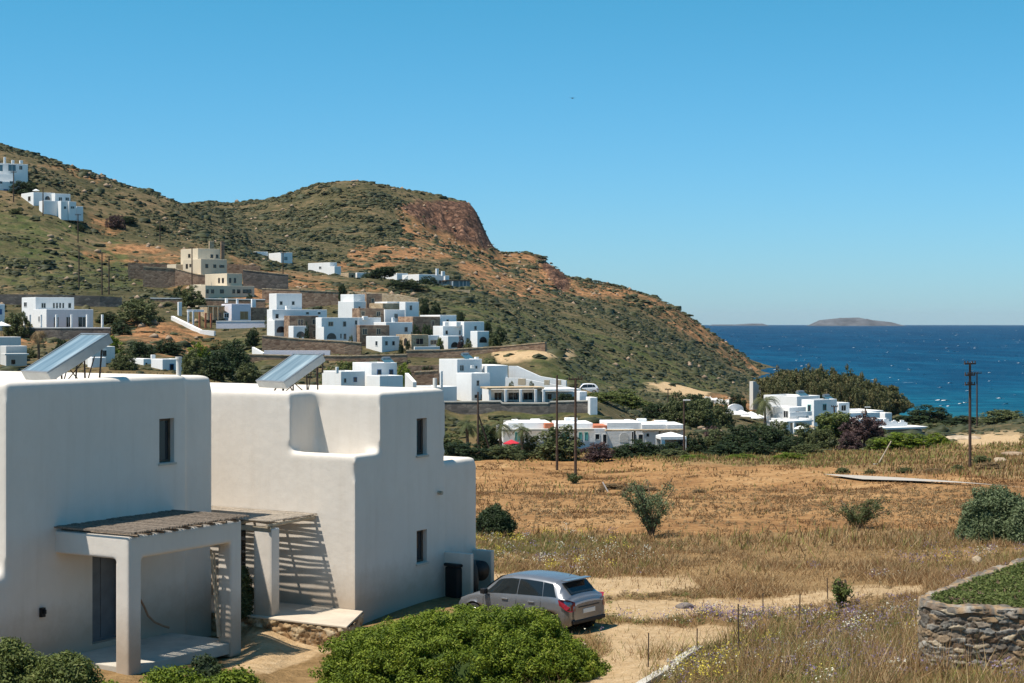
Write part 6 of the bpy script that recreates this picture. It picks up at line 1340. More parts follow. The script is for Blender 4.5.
# midground shrubs and trees: (kind, leaf, px, base row, depth, width px, height px, label)
MID = [
 ("dome", "leaf_olive", 905, 487, 138, 16, 6, "low olive tuft on the near edge of the pale road, left of its middle"), ("dome", "leaf_dry", 935, 489, 137, 22, 5, "low dry tuft on the near edge of the pale road, middle"), ("dome", "leaf_olive", 957, 490, 137, 15, 6, "low olive tuft on the near edge of the pale road, right of its middle"),
 ("dome", "leaf_dry", 990, 491, 136, 30, 7, "wide dry tuft where the pale road ends at the right"), ("dome", "leaf_olive", 843, 477, 146, 14, 7, "olive tuft at the left end of the pale road"), ("dome", "leaf_olive", 870, 481, 142, 12, 5, "small olive tuft below the foot of the leaning post"),
 ("dome", "leaf_dark", 300, 340, 287, 5, 6, "small dark bush left of the white arched porch"), ("dome", "leaf_olive", 351, 342, 287, 6, 7, "small olive bush at the right end of the wide white village house"), ("dome", "leaf_dark", 275, 342, 287, 8, 5, "low dark bush below the large stepped white house"),
 ("dome", "leaf_olive", 394, 312, 302, 6, 6, "olive bush above the one-window white house"), ("dome", "leaf_dark", 372, 303, 314, 6, 6, "dark bush between the tall cubic house and the upper stone house"), ("dome", "leaf_yellowgreen", 440, 340, 290, 7, 5, "yellow-green bush left of the blank sunlit house end"), ("dome", "leaf_dark", 500, 333, 300, 16, 6, "dark garden shrubs beyond the right end of the village"),
 ("dome", "leaf_olive", 270, 318, 312, 10, 8, "olive bush left of the large stepped white house"), ("dome", "leaf_olive", 520, 345, 288, 14, 5, "olive shrub at the right end of the long retaining wall"), ("dome", "leaf_dark", 427, 372, 262, 16, 7, "dark bush above the brown stone bank"), ("dome", "leaf_olive", 468, 345, 284, 10, 5, "low olive shrub on the retaining wall under the right village house"),
 ("dome", "leaf_dark", 622, 456, 197, 26, 10, "low dark bush between the reddish shrub and the hedge clump"), ("dome", "leaf_olive", 675, 458, 194, 34, 8, "low olive scrub below the gazebo, right of the hedge"), ("dome", "leaf_dark", 757, 458, 200, 34, 14, "low dark scrub at the foot of the shrub belt, left of its tallest tree"),
 ("dome", "leaf_dark", 725, 458, 198, 38, 13, "low dark scrub at the foot of the belt under the broad dark bush"), ("dome", "leaf_dark", 792, 455, 205, 30, 17, "dark bush right of the taller olive tree in the belt"), ("dome", "leaf_olive", 808, 458, 200, 30, 12, "low olive bush at the foot of the belt before the villa"),
 ("dome", "leaf_olive", 445, 452, 200, 40, 20, "olive bush hidden partly by the right edge of the middle house"), ("dome", "leaf_dark", 514, 456, 193, 26, 12, "dark low bush between the palms and the big olive-green bush"),
 ("dome", "leaf_olive", 556, 456, 196, 52, 31, "big loose olive-green bush behind the two tall field poles"), ("dome", "leaf_purple", 597, 460, 193, 32, 18, "dark reddish shrub right of the two tall field poles"),
 ("dome", "leaf_dark", 636, 455, 200, 40, 15, "dark green hedge clump below the bungalow's arched niche"), ("dome", "leaf_dark", 655, 455, 200, 26, 11, "low dark clump left of the gazebo"),
 ("dome", "leaf_dark", 692, 454, 205, 32, 20, "dark green bush right of the lamp pole"), ("dome", "leaf_olive", 716, 453, 209, 30, 24, "olive bush second right of the lamp pole"),
 ("dome", "leaf_purple", 712, 449, 214, 20, 26, "dark reddish bush behind the olive one, right of the lamp pole"), ("dome", "leaf_dark", 742, 455, 207, 40, 28, "broad dark bush in the middle of the shrub belt"),
 ("dome", "leaf_dark", 770, 454, 212, 34, 27, "dark bush below the palm near the rounded gable house"), ("dome", "leaf_olive", 779, 446, 222, 26, 26, "taller olive tree in the shrub belt left of the seaside villa"),
 ("dome", "leaf_olive", 805, 449, 218, 30, 22, "olive bush below the seaside villa's porch parasol"), ("tree", "leaf_yellowgreen", 836, 449, 216, 40, 39, "yellow-green tree hiding the lower front of the seaside villa"),
 ("dome", "leaf_olive", 822, 452, 213, 28, 24, "olive bush in front of the yellow-green tree"), ("tree", "leaf_purple", 864, 451, 212, 38, 36, "reddish brown tree below the villa's long wing"),
 ("dome", "leaf_purple", 850, 455, 208, 24, 20, "low reddish bush at the foot of the reddish brown tree"), ("dome", "leaf_bright", 905, 453, 196, 66, 17, "long bright green shrub at the right end of the shrub belt"),
 ("dome", "leaf_yellowgreen", 875, 454, 199, 22, 14, "yellow-green shrub left end of the long bright green shrub"), ("dome", "leaf_bright", 938, 449, 202, 26, 12, "small bright green mound right of the long bright shrub"),
 ("dome", "leaf_bright", 790, 459, 186, 34, 7, "low bright green mound in the grass before the shrub belt"), ("dome", "leaf_bright", 745, 458, 187, 38, 4, "very flat bright green patch left of the low mound"), ("dome", "leaf_bright", 694, 460, 186, 32, 5, "flat bright green patch on the bare ground right of the gazebo"),
 ("dome", "leaf_dark", 672, 449, 203, 20, 9, "dark low bush under the gazebo's front"), ("dome", "leaf_olive", 500, 458, 190, 44, 15, "low olive hedge left of the big loose bush"), ("dome", "leaf_dark", 463, 458, 188, 50, 16, "dark low hedge right beside the middle house's corner"),
 ("dome", "leaf_dark", 489, 447, 200, 26, 26, "dark thicket between the palms"), ("dome", "leaf_olive", 528, 451, 198, 22, 16, "small olive bush under the third palm"),
 ("dome", "leaf_dark", 655, 420, 258, 26, 20, "dark bush on the slope left of the thin slope pole"), ("dome", "leaf_olive", 676, 424, 256, 30, 30, "olive bush on the slope right of the thin slope pole"), ("dome", "leaf_olive", 700, 426, 254, 34, 28, "broad olive bush above the lamp pole"),
 ("dome", "leaf_olive", 722, 419, 272, 24, 18, "olive bush left of the low house with the rounded gable"), ("dome", "leaf_dark", 696, 402, 306, 30, 11, "dark bushes under the row of white boulders"), ("dome", "leaf_yellowgreen", 625, 408, 262, 46, 18, "yellow-green bush on the slope above the bungalow"),
 ("dome", "leaf_yellowgreen", 600, 414, 248, 40, 10, "low yellow-green bush just behind the bungalow roof"), ("dome", "leaf_olive", 760, 436, 250, 20, 14, "small olive bush beside the reddish one under the palm"), ("dome", "leaf_dark", 738, 402, 330, 20, 9, "dark bush on tan ground left of the ruin"),
 ("dome", "leaf_dark", 845, 431, 268, 26, 15, "dark bush in front of the villa's right corner"), ("dome", "leaf_olive", 875, 437, 262, 24, 11, "olive bush below the scalloped wall"), ("dome", "leaf_dark", 925, 420, 340, 50, 14, "dark low thicket behind the scalloped wall"),
 ("dome", "leaf_dark", 962, 424, 330, 36, 8, "dark low thicket left of the far pole"), ("dome", "leaf_olive", 1005, 427, 318, 46, 16, "dark green mound on the right edge above the beach"), ("dome", "leaf_olive", 940, 432, 300, 30, 9, "olive clump right of the villa's low roof"),
 ("dome", "leaf_olive", 982, 463, 150, 20, 9, "rounded grey-green shrub just right of the three-armed pole"),
 # village plants
 ("dome", "leaf_dark", 306.5, 335, 289, 6, 12, "dark round bush by the white arched porch of the brown stone house"), ("dome", "leaf_dark", 318, 305, 300, 15, 9, "dark tree on the roof terrace of the big white house"), ("dome", "leaf_dark", 416, 333, 296, 9, 9, "left one of two round dark trees in the village"),
 ("dome", "leaf_dark", 427, 333, 296, 12, 12, "right, bigger one of two round dark trees in the village"), ("dome", "leaf_purple", 461, 343, 287, 7, 8, "dark reddish bush before the arch of the right village house"), ("dome", "leaf_dark", 425, 308, 330, 10, 10, "dark bush above the village right of the terrace house"),
 ("dome", "leaf_dark", 435, 311, 328, 12, 9, "second dark bush in the row above the village's right end"), ("dome", "leaf_dark", 460, 320, 322, 9, 9, "dark bush behind the right half-white house"), ("dome", "leaf_dark", 487, 329, 305, 10, 10, "dark bush right of the rightmost village house"), ("dome", "leaf_olive", 495, 340, 292, 14, 7, "olive garden bushes at the right end of the retaining wall"),
 ("dome", "leaf_dark", 408, 345, 286, 6, 7, "dark bush before the tan end of the framed-window house"), ("dome", "leaf_dark", 401, 346, 286, 5, 7, "small dark bush beside the white cottage"), ("tree", "leaf_dark", 343, 300, 336, 10, 18, "tall dark tree behind the village left of the tall cubic house"),
 ("dome", "leaf_dark", 353, 299, 338, 14, 7, "low dark shrubs behind the tall cubic house"), ("dome", "leaf_dark", 427, 289, 424, 24, 10, "dark bush row before the big hillside villa"), ("tree", "leaf_dark", 385, 287, 422, 24, 15, "dark tree hiding the left end of the big hillside villa"), ("dome", "leaf_dark", 371, 285, 424, 20, 9, "dark bushes before the low white and tan house"),
 ("dome", "leaf_dark", 405, 296, 402, 40, 9, "green shrub bank below the big hillside villa"), ("dome", "leaf_olive", 193, 300, 336, 28, 13, "green tree mass left of the lower beige wing"), ("dome", "leaf_dark", 180, 299, 340, 16, 12, "dark tree further left of the lower beige wing"), ("dome", "leaf_dark", 249, 302, 342, 8, 8, "dark bush at the right end of the lower beige wing"),
 ("dome", "leaf_olive", 17, 328, 292, 26, 20, "green tree left of the colonnaded house"), ("dome", "leaf_dark", 121, 318, 296, 22, 13, "dark green bush right of the last white terrace post"), ("dome", "leaf_dark", 110, 303, 312, 24, 10, "dark bush under the grey stone wall on the left slope"), ("dome", "leaf_olive", 140, 312, 310, 40, 17, "green scrub mass on the slope above the orange bank"),
 ("tree", "leaf_dark", 252, 343, 287, 13, 16, "dark tree left of the white arch house at the village edge"), ("dome", "leaf_olive", 30, 340, 262, 16, 10, "green bush behind the grey-white two-storey house"), ("dome", "leaf_bright", 107, 350, 244, 30, 18, "bright green bush behind the left solar panel's upper end"),
 ("dome", "leaf_dark", 62, 352, 250, 14, 16, "dark bush behind the middle of the left solar panel"), ("dome", "leaf_olive", 124, 376, 222, 26, 18, "olive bush before the flat white building"), ("dome", "leaf_dark", 140, 350, 240, 26, 12, "dark shrub on the bank above the low shuttered house"),
 ("dome", "leaf_olive", 194, 382, 214, 26, 28, "green bush right of the left house's chimney pipe"), ("dome", "leaf_dark", 216, 376, 222, 36, 26, "dark bush filling the hollow right of the bright slope bush"), ("dome", "leaf_bright", 197, 358, 244, 30, 15, "bright green rounded bush above the chimney pipe"),
 ("dome", "leaf_dark", 237, 366, 246, 30, 24, "dark green thicket left of the pool terrace wall"), ("dome", "leaf_dark", 214, 352, 262, 40, 20, "long dark green thicket below the lavender terrace"), ("dome", "leaf_dark", 240, 350, 266, 28, 22, "dark green thicket right part below the lavender terrace"), ("dome", "leaf_olive", 222, 338, 288, 44, 14, "olive thicket under the white low terrace wall"),
 ("dome", "leaf_olive", 248, 378, 226, 30, 14, "olive bush left of the middle house's solar panel"), ("dome", "leaf_dark", 168, 350, 256, 30, 10, "dark shrub on the orange bank"), ("dome", "leaf_yellowgreen", 345, 366, 256, 26, 8, "yellow-green shrubs below the dark wall, behind the middle house"), ("dome", "leaf_yellowgreen", 330, 378, 246, 20, 10, "yellow-green bush left of the blue-shuttered house"),
 ("dome", "leaf_bright", 405, 374, 252, 18, 10, "bright green bush right of the blue-shuttered house"), ("dome", "leaf_dark", 457, 372, 262, 20, 8, "dark bush behind the two-part white house"), ("dome", "leaf_olive", 490, 365, 266, 18, 10, "spiky grey-green plant group above the pergola building"),
 ("dome", "leaf_olive", 512, 386, 250, 8, 4, "small bush on the plaza wall, left of the wooden gate"), ("dome", "leaf_olive", 531, 386, 250, 8, 4, "small bush on the plaza wall, right of the wooden gate"), ("dome", "leaf_dark", 565, 400, 236, 26, 7, "dark garden bushes on the grey terrace's right part"),
 ("dome", "leaf_dark", 24, 187, 440, 26, 8, "dark shrubs between the two white hilltop houses"), ("dome", "leaf_dark", 80, 207, 424, 10, 7, "dark bush at the right end of the hilltop cube house"), ("dome", "leaf_olive", 16, 198, 420, 14, 6, "olive shrubs below the top left house"), ("dome", "leaf_dark", 128, 224, 450, 18, 8, "dark rounded bush on the left hill beyond the tan scar"),
 ("dome", "leaf_purple", 116, 222, 440, 18, 9, "reddish bush beside the tan scar on the left hill"), ("dome", "leaf_dark", 160, 234, 455, 12, 5, "dark bush farther down the left hill ridge line"),
]
for k_, m_, px, yb_, D, w_, h_, lab in MID:
    g_ = "trees and bushes around the village" if D > 215 and px < 600 else "shrub belt at the edge of the field"
    plant(k_, m_, px, yb_, D, w_, h_, lab, group=g_)
# tamarisk grove by the sea
r_ = random.Random(4); out = [(762, 379), (775, 374), (790, 370), (805, 371), (820, 369.5), (835, 370.5), (850, 373), (862, 376), (872, 382), (885, 386), (895, 391), (903, 401)]
i_ = 0
for row, (D, dz) in enumerate(((372, 0), (350, 3), (332, 9))):
    for px in np.arange(764 + row * 5, 902 - row * 8, 13.5):
        yt = np.interp(px, [q[0] for q in out], [q[1] for q in out]) + dz + r_.uniform(-1, 1.5); x = WX(px, D); z = gz(x, D); h = max(WZ(yt, D) - z, 2.2)
        ordn = ["back", "middle", "front"][row]; k = int(round((px - 764 - row * 5) / 13.5)) + 1
        words = ["first", "second", "third", "fourth", "fifth", "sixth", "seventh", "eighth", "ninth", "tenth", "eleventh", "twelfth"]
        e = plant("tree" if row < 2 else "dome", "leaf_tamarisk", px, 0, D, 26 if row < 2 else 22, h / D * F, f"{words[k - 1]} tree from the left in the {ordn} row of the seaside tamarisk grove", "tree", "tamarisk grove beside the sea", name="tamarisk_tree", snap=True)
        if row < 2: e.scale[2] = h * 1.03
# palms
def palm(label, px, ytop, ybase, D, spread, droop=.5, seed=1, dead=False):
    x = WX(px, D); z = gz(x, D); h = WZ(ytop, D) - z; e = empty("palm_tree", (x, D, z), 0, label, "palm tree", "palm trees"); r_ = random.Random(seed); hc = h * .82
    mb = MB(); pts = [(0.05 * math.sin(i), 0, -.3 + (hc + .3) * i / 6) for i in range(7)]
    for a_, b_ in zip(pts, pts[1:]): mb.tube(a_, b_, .2, .17, 9)
    mb.build("trunk", "bark", e); V = []; Fc = []; T_ = []
    for i in range(30):
        a_ = i * 2.4; el = r_.uniform(-.35, 1.2); L = spread * r_.uniform(.75, 1.1); p = Vector((0, 0, hc)); d = Vector((math.cos(a_) * math.cos(el), math.sin(a_) * math.cos(el), math.sin(el)))
        side = Vector((-math.sin(a_), math.cos(a_), 0)); prev = p.copy(); tn = r_.uniform(0, 1)
        for k in range(9):
            nxt = prev + d * (L / 9); d = (d + Vector((0, 0, -.16 * (1 + droop)))).normalized(); wd = L * .16 * math.sin(math.pi * (k + 1.2) / 10.5)
            for s_ in (1, -1):
                for q in range(2):
                    b0 = prev + (nxt - prev) * (q * .5); b1 = prev + (nxt - prev) * (q * .5 + .28); tip = b0 + side * s_ * wd + d * wd * .5 - Vector((0, 0, wd * .35)); o_ = len(V); V += [b0, b1, tip + d * .03, tip]; Fc.append((o_, o_ + 1, o_ + 2, o_ + 3)); T_ += [tn] * 4
            prev = nxt
    np_mesh("fronds", np.array([tuple(v) for v in V]), np.array(Fc), "leaf_dry" if dead else "leaf_olive", e, tone=np.array(T_)); return e
palm("left palm in the group beside the middle house's corner", 467.5, 419, 446, 200, 2.0, seed=1); palm("middle palm of the group, tallest crown", 500.5, 419, 446, 199, 2.1, seed=2); palm("right palm of the group, in front of the bungalow's teal shutters", 522, 423.5, 450, 197, 1.7, seed=3)
palm("drooping dark palm by the seaside villa's left side", 765, 397, 428, 300, 3.6, .9, 4); palm("brownish old palm behind the left solar panel", 38.5, 329, 356, 258, 2.1, 1.6, 5, True); palm("small palm left of the middle group's base, half hidden", 488, 424, 448, 203, 1.6, seed=6)
# agave / spiky plants on the plaza
palm("spiky grey palm-like plant behind the pergola building", 489, 357, 366, 262, 1.1, .2, 7)

# rocks
def rock(label, px, D, w, h, mat, seed, py=None, name="rock"):
    x = WX(px, D); e_z = gz(x, D); bm = bmesh.new(); bmesh.ops.create_icosphere(bm, subdivisions=4, radius=1)
    for v in bm.verts:
        c_ = v.co; k = 1 + .35 * float(fbm([c_.x * 1.3 + seed], [c_.y * 1.3], [c_.z * 1.3], 4, seed)[0]); v.co = Vector((c_.x * w / 2, c_.y * w / 2.4, c_.z * h)) * k
    me = bpy.data.meshes.new(name); bm.to_mesh(me); bm.free(); me.materials.append(M[mat]); me.shade_smooth(); o = bpy.data.objects.new(name, me); COL.objects.link(o); o.location = (x, D, e_z + h * .2); return tag(o, label, "rock", "rocks lying in the grass")
simple("hill_stone", (.30, .22, .15), .95, .3, .3); simple("pale_rock", (.42, .33, .23), .95, .3, 2, bmp=.5)
rock("small pale rock in the dry grass left of the dense dark bush", 977, 55, .34, .2, "pale_rock", 3); rock("flat pale rock outcrop on the right edge beyond the road", 1012, 165, 2.2, .35, "hill_stone", 5); rock("long pale rock bank right of the villa's low roof", 962, 225, 5, .35, "pale_rock", 7)
rock("small pale rock right of the three-armed pole's foot", 1000, 152, 1.2, .4, "pale_rock", 11)
rock("dark stone lying at the left end of the sandy track", 685, 47.5, .5, .12, "greystone", 13)
# dry scrub row in the field
for px, D, w_, h_, lab in ((640, 128, 34, 7, "dry brown scrub clump right of the white stake"), (612, 131, 22, 7, "dry brown scrub clump behind the white stake"), (600, 126, 10, 5, "tiny scrub left of the white stake"), (700, 118, 14, 4, "small dry tuft right in the golden field")):
    plant("dome", "leaf_dry", px, 0, D, w_, h_, lab, "bush", "dry scrub in the golden field", snap=True)
# bird
b_ = MB().add([(0, .1, 0), (.18, .05, .0), (.55, -.02, .12), (.2, -.12, .0), (-.18, .05, 0), (-.55, -.02, .10), (-.2, -.12, 0), (0, -.3, 0), (0, 0, -.08)], [(0, 1, 8), (0, 8, 4), (1, 2, 3), (4, 6, 5), (1, 3, 7, 8), (4, 8, 7, 6), (0, 1, 3, 7, 6, 4)])
o = b_.build("bird", "black_plastic"); o.location = W3(572.5, 98, 190); tag(o, "tiny dark bird high in the clear sky", "bird")

# ---------------------------------------------------------------- stuff: hill scrub, grass, flowers
rects = []
for o in bpy.data.objects:
    if o.type == 'MESH' and o.parent and o.parent.parent is None and o.name.split('.')[0] in ("wall", "flat_roof"):
        bpy.context.view_layer.update() if not rects else None
        mw = o.parent.matrix_world if False else Matrix.LocRotScale(o.parent.location, o.parent.rotation_euler, o.parent.scale)
        inv = mw.inverted(); cs = np.array([tuple(v) for v in o.bound_box]); rects.append((np.array(inv)[:2], cs[:, 0].min() - .8, cs[:, 0].max() + .8, cs[:, 1].min() - .8, cs[:, 1].max() + .8))
def clear(x, y):
    k = np.ones(len(x), bool)
    for A2, a, b2, c, d in rects:
        if b2 - a > 60: continue
        lx = A2[0, 0] * x + A2[0, 1] * y + A2[0, 3]; ly = A2[1, 0] * x + A2[1, 1] * y + A2[1, 3]; k &= ~((lx > a) & (lx < b2) & (ly > c) & (ly < d))
    return k
def onroad(x, y): return road_damp(x, y) <= 0
def masks(x, y, z):
    px, py = proj(x, y, z); g = {}
    for nm, P in (("red", RED), ("rock", ROCK), ("green", GREEN), ("sand", SAND), ("field", FIELD)): g[nm] = softmask(px, py, P, 8, x, y, {"red": 11, "rock": 3, "green": 19, "sand": 37, "field": 29}[nm])
    return px, py, g
def scrub(n, ymin, ymax, smin, smax, seed, name, label):
    r_ = np.random.RandomState(seed); y = np.sqrt(r_.uniform(ymin ** 2, ymax ** 2, n)); x = r_.uniform(-.40, .40, n) * y
    z = ground_z(x, y); px, py, g = masks(x, y, z); k = clear(x, y) & (z > SEA + .6) & (px > -200) & (px < 1200)
    dens = .10 + .9 * np.clip(fbm(x / 22, y / 10, None, 4, 3) * 2.0 + .2, 0, 1); dens *= (1 - .3 * g["red"]) * (1 - g["sand"]) * (1 - .9 * g["rock"]); dens = np.where((y < 205), 0, dens)
    dens = np.where((px > 225) & (px < 560) & (py > 300) & (py < 362), dens * .55 + .12, dens)
    k &= r_.uniform(0, 1, n) < dens; x, y, z, gr, rd = x[k], y[k], z[k], g["green"][k], g["red"][k]; m = len(x)
    s = (smin + (smax - smin) * r_.uniform(0, 1, m) ** 2.5) * (1 + np.clip(y - 400, 0, 400) / 900); hh = s * r_.uniform(.14, .34, m)
    K, Rn = 6, 2; base = []
    for j, p_ in enumerate((-.15, .65)):
        for i in range(K): t = 2 * np.pi * (i + .5 * (j % 2)) / K; base.append((np.cos(p_) * np.cos(t), np.cos(p_) * np.sin(t), np.sin(p_)))
    base.append((0, 0, 1)); B = np.array(base); nb_ = len(B); f = []
    for i in range(K): a, b2, c, d = i, (i + 1) % K, K + (i + 1) % K, K + i; f += [(a, b2, c), (a, c, d), (K + i, K + (i + 1) % K, nb_ - 1)]
    f = np.array(f); V = B[None] * np.stack([s, s * r_.uniform(.7, 1.2, m), hh * 1.6], -1)[:, None]; V = V * r_.uniform(.62, 1.25, (m, nb_, 1))
    V[..., 0] += x[:, None]; V[..., 1] += y[:, None]; V[..., 2] += z[:, None] - .05
    Fc = (f[None] + (np.arange(m) * nb_)[:, None, None]).reshape(-1, 3); t = np.clip(r_.beta(2, 3, m) * .9 + .18 * fbm(x / 25, y / 25, None, 3, 9) - gr * .05 + rd * .1, 0, 1)
    tone = np.repeat(t, nb_) + r_.uniform(-.12, .12, m * nb_)
    tag(np_mesh(name, V.reshape(-1, 3), Fc, "scrub_leaf", tone=tone), label, "shrubs", kind="stuff"); return m
print("scrub", scrub(340000, 205, 800, .20, .95, 21, "hillside_scrub", "low dark green and olive scrub dotted over the whole hillside"))
print("scrub2", scrub(22000, 205, 800, .9, 2.3, 23, "hillside_bushes", "larger dark bushes standing in loose lines over the hillside"))
def cushions(n, spots, per, rad, leaf, mat, seed, name, label, cat, dmin=22, dmax=70, hz_=.06):
    r_ = np.random.RandomState(seed); X_, Y_ = [], []
    for cx, cy, sx_, sy_, w_ in spots:
        m = int(n * w_); px = r_.normal(cx, sx_, m); py = r_.normal(cy, sy_, m); D = np.full(m, 45.0)
        for _ in range(14): zz = base_z(tx(px) * D, D); D = np.clip((CAMZ - zz) * F / np.maximum(py - HOR, 20), dmin, dmax)
        ok = (D > dmin + .5) & (D < dmax - .5); X_.append((tx(px) * D)[ok]); Y_.append(D[ok])
    x = np.concatenate(X_); y = np.concatenate(Y_); k = ~house_x(x, y) & ~inpoly(x, y, PS.tolist()) & ~carz(x, y) & clear(x, y); x, y = x[k], y[k]; z = ground_z(x, y); sm_ = masks(x, y, z)[2]['sand'] < r_.uniform(.05, 1, len(x)); x, y, z = x[sm_], y[sm_], z[sm_]; rr_ = rad * r_.uniform(.5, 1.3, len(x))
    V, Fc, t = leaves(np.c_[x, y, z + rr_ * hz_ / .06 * .35], rr_, per, leaf, seed, .7, .6, 2.2); tag(np_mesh(name, V, Fc, mat, tone=t), label, cat, kind="stuff")
def blades(n, ymin, ymax, h0, h1, wd, seed, name, label, keep, mat="grass_blades", amax=.36, tonef=None, lean=.35, pts_per=1):
    r_ = np.random.RandomState(seed); y = r_.uniform(ymin ** 1.6, ymax ** 1.6, n) ** (1 / 1.6); x = r_.uniform(-amax, amax, n) * y
    if pts_per > 1: x = np.repeat(x[::pts_per], pts_per)[:n] + r_.normal(0, .09, n); y = np.repeat(y[::pts_per], pts_per)[:n] + r_.normal(0, .09, n)
    z = ground_z(x, y); px, py, g = masks(x, y, z); p = keep(x, y, z, px, py, g); k = (r_.uniform(0, 1, n) < p) & clear(x, y) & ~onroad(x, y); x, y, z, px, py = x[k], y[k], z[k], px[k], py[k]; m = len(x)
    h = r_.uniform(h0, h1, m) * (.55 + .9 * np.clip(.5 + fbm(x / 3, y / 3, None, 3, seed), 0, 1)); a = r_.uniform(0, 2 * np.pi, m); w = wd * np.maximum(y / 40, .7) * r_.uniform(.7, 1.4, m)
    dx, dy = np.cos(a) * w, np.sin(a) * w; lx, ly = r_.normal(0, lean, m) * h + .12 * h, r_.normal(0, lean, m) * h
    V = np.stack([np.stack([x - dx, y - dy, z - .03], -1), np.stack([x + dx, y + dy, z - .03], -1), np.stack([x + lx, y + ly, z + h], -1)], 1).reshape(-1, 3)
    t = tonef(x, y, px, py, r_) if tonef else r_.uniform(0, 1, m)
    tag(np_mesh(name, V, np.arange(m * 3).reshape(m, 3), mat, tone=np.repeat(t, 3)), label, "grass", kind="stuff"); return m
def carz(x, y):
    dx, dy = x - 1.97, y - 43.7; a_, b_ = dx * -.788 + dy * .616, dx * .616 + dy * .788; return (a_ > -.5) & (a_ < 4.2) & (np.abs(b_) < 1.15)
house_x = lambda x, y: (x < WX(352, 45) ) & (y > 36) | ((y >= 36) & (x < -1.4) & (y < 58))
def keep1(x, y, z, px, py, g):
    d = .12 + 1.0 * np.clip(.34 + fbm(x / 3.2, y / 3.2, None, 4, 15) * 2.4, 0, 1); d *= (1 - .93 * g["sand"]) * (1 - .93 * g["field"])
    inpl = inpoly(x, y, PS.tolist()) | inpoly(x, y + .25, PS.tolist()); d = np.where(inpl, 0, d)
    carp = carz(x, y); d = np.where(carp, d * .1, d)
    return np.where(house_x(x, y), 0, np.clip(d, 0, 1))
def tone1(x, y, px, py, r_):
    gmask = np.clip(.30 + fbm(x / 5, y / 5, None, 3, 44) * 1.6, 0, 1); gmask = np.maximum(gmask * .4, np.exp(-((px - 530) / 70) ** 2 - ((py - 548) / 14) ** 2)); gmask = np.maximum(gmask, .8 * np.exp(-((px - 740) / 150) ** 2 - ((py - 690) / 26) ** 2)); gmask = np.where(py > 640, np.maximum(gmask, .45), gmask)
    isg = r_.uniform(0, 1, len(x)) < gmask * .75; return np.where(isg, r_.uniform(.55, 1, len(x)), r_.uniform(0, .55, len(x)))
print("grass1", blades(560000, 21, 66, .04, .24, .009, 31, "meadow_grass", "tall dry and green grass of the meadow in front of the golden field", keep1, tonef=tone1, lean=.75))
def keep2(x, y, z, px, py, g):
    d = np.where(g["field"] > .5, .10 * (fbm(x / 3, y / 9, None, 3, 5) > .1), .6); d = d * (1 - g["sand"]); return np.where((z > SEA + 1), np.where(px > 430, d, .35), 0)
print("grass2", blades(190000, 60, 215, .12, .42, .018, 33, "field_grass", "dry tufts of grass over and beyond the golden field", keep2, tonef=lambda x, y, px, py, r_: np.where(r_.uniform(0, 1, len(x)) < np.where(y > 160, .5, .22), r_.uniform(.57, 1, len(x)), r_.uniform(0, .45, len(x)))))
def keep3(x, y, z, px, py, g):
    a = .9 * np.exp(-((px - 530) / 65) ** 2 - ((py - 546) / 8) ** 2) + .9 * np.exp(-((px - 590) / 60) ** 2 - ((py - 622) / 10) ** 2) + .8 * np.exp(-((px - 760) / 120) ** 2 - ((py - 672) / 16) ** 2) + .25 * np.exp(-((px - 960) / 70) ** 2 - ((py - 548) / 8) ** 2)
    carp = carz(x, y); return np.where(house_x(x, y) | carp, 0, np.clip(a, 0, 1) * (1 - .9 * g["sand"]))
blades(260000, 25, 72, .05, .20, .012, 35, "green_herbs", "yellow-green herbs growing in strips through the dry meadow", keep3, tonef=lambda x, y, px, py, r_: r_.uniform(.55, 1, len(x)), lean=.7)
def keep4(x, y, z, px, py, g):
    m_ = np.clip(fbm(x / 2.2, y / 5, None, 4, 91) * 2.4 - .35, 0, 1); return np.where(g["field"] > .4, m_, 0)
blades(420000, 62, 185, .03, .17, .016, 37, "field_stubble", "short brown stubble in uneven patches on the mown field", keep4, tonef=lambda x, y, px, py, r_: np.clip(.12 + .25 * fbm(x / 3, y / 5, None, 3, 6) + r_.uniform(-.1, .14, len(x)), 0, .5), lean=.8)
def keep5(x, y, z, px, py, g):
    inpl = inpoly(x, y, PS.tolist()) | inpoly(x, y + .3, PS.tolist()); a = np.clip((py - (640 - .12 * (px - 650))) / 25, 0, 1) * (px > 640) * np.clip(.55 + fbm(x / 1.3, y / 1.3, None, 3, 17) * 1.5, 0, 1) + .5 * np.clip(fbm(x / 1.8, y / 2.5, None, 3, 77) * 2, 0, 1) * np.exp(-((px - 700) / 90) ** 2 - ((py - 570) / 10) ** 2) + .6 * np.clip(.2 + fbm(x / 2.5, y / 2.5, None, 3, 79) * 2, 0, 1) * np.exp(-((px - 860) / 90) ** 2 - ((py - 548) / 8) ** 2)
    return np.where(inpl | ((px < 720) & (py < 650) & (py > 600)), 0, np.clip(a, 0, 1))
blades(260000, 24, 66, .22, .62, .009, 39, "tall_straw", "tall straw and seed heads on the bank in front of the planter", keep5, tonef=lambda x, y, px, py, r_: np.where(r_.uniform(0, 1, len(x)) < np.clip(.28 + fbm(x / 1.5, y / 1.5, None, 3, 61) * .9, .05, .9), r_.uniform(.57, 1, len(x)), r_.uniform(.05, .56, len(x))), lean=.5)
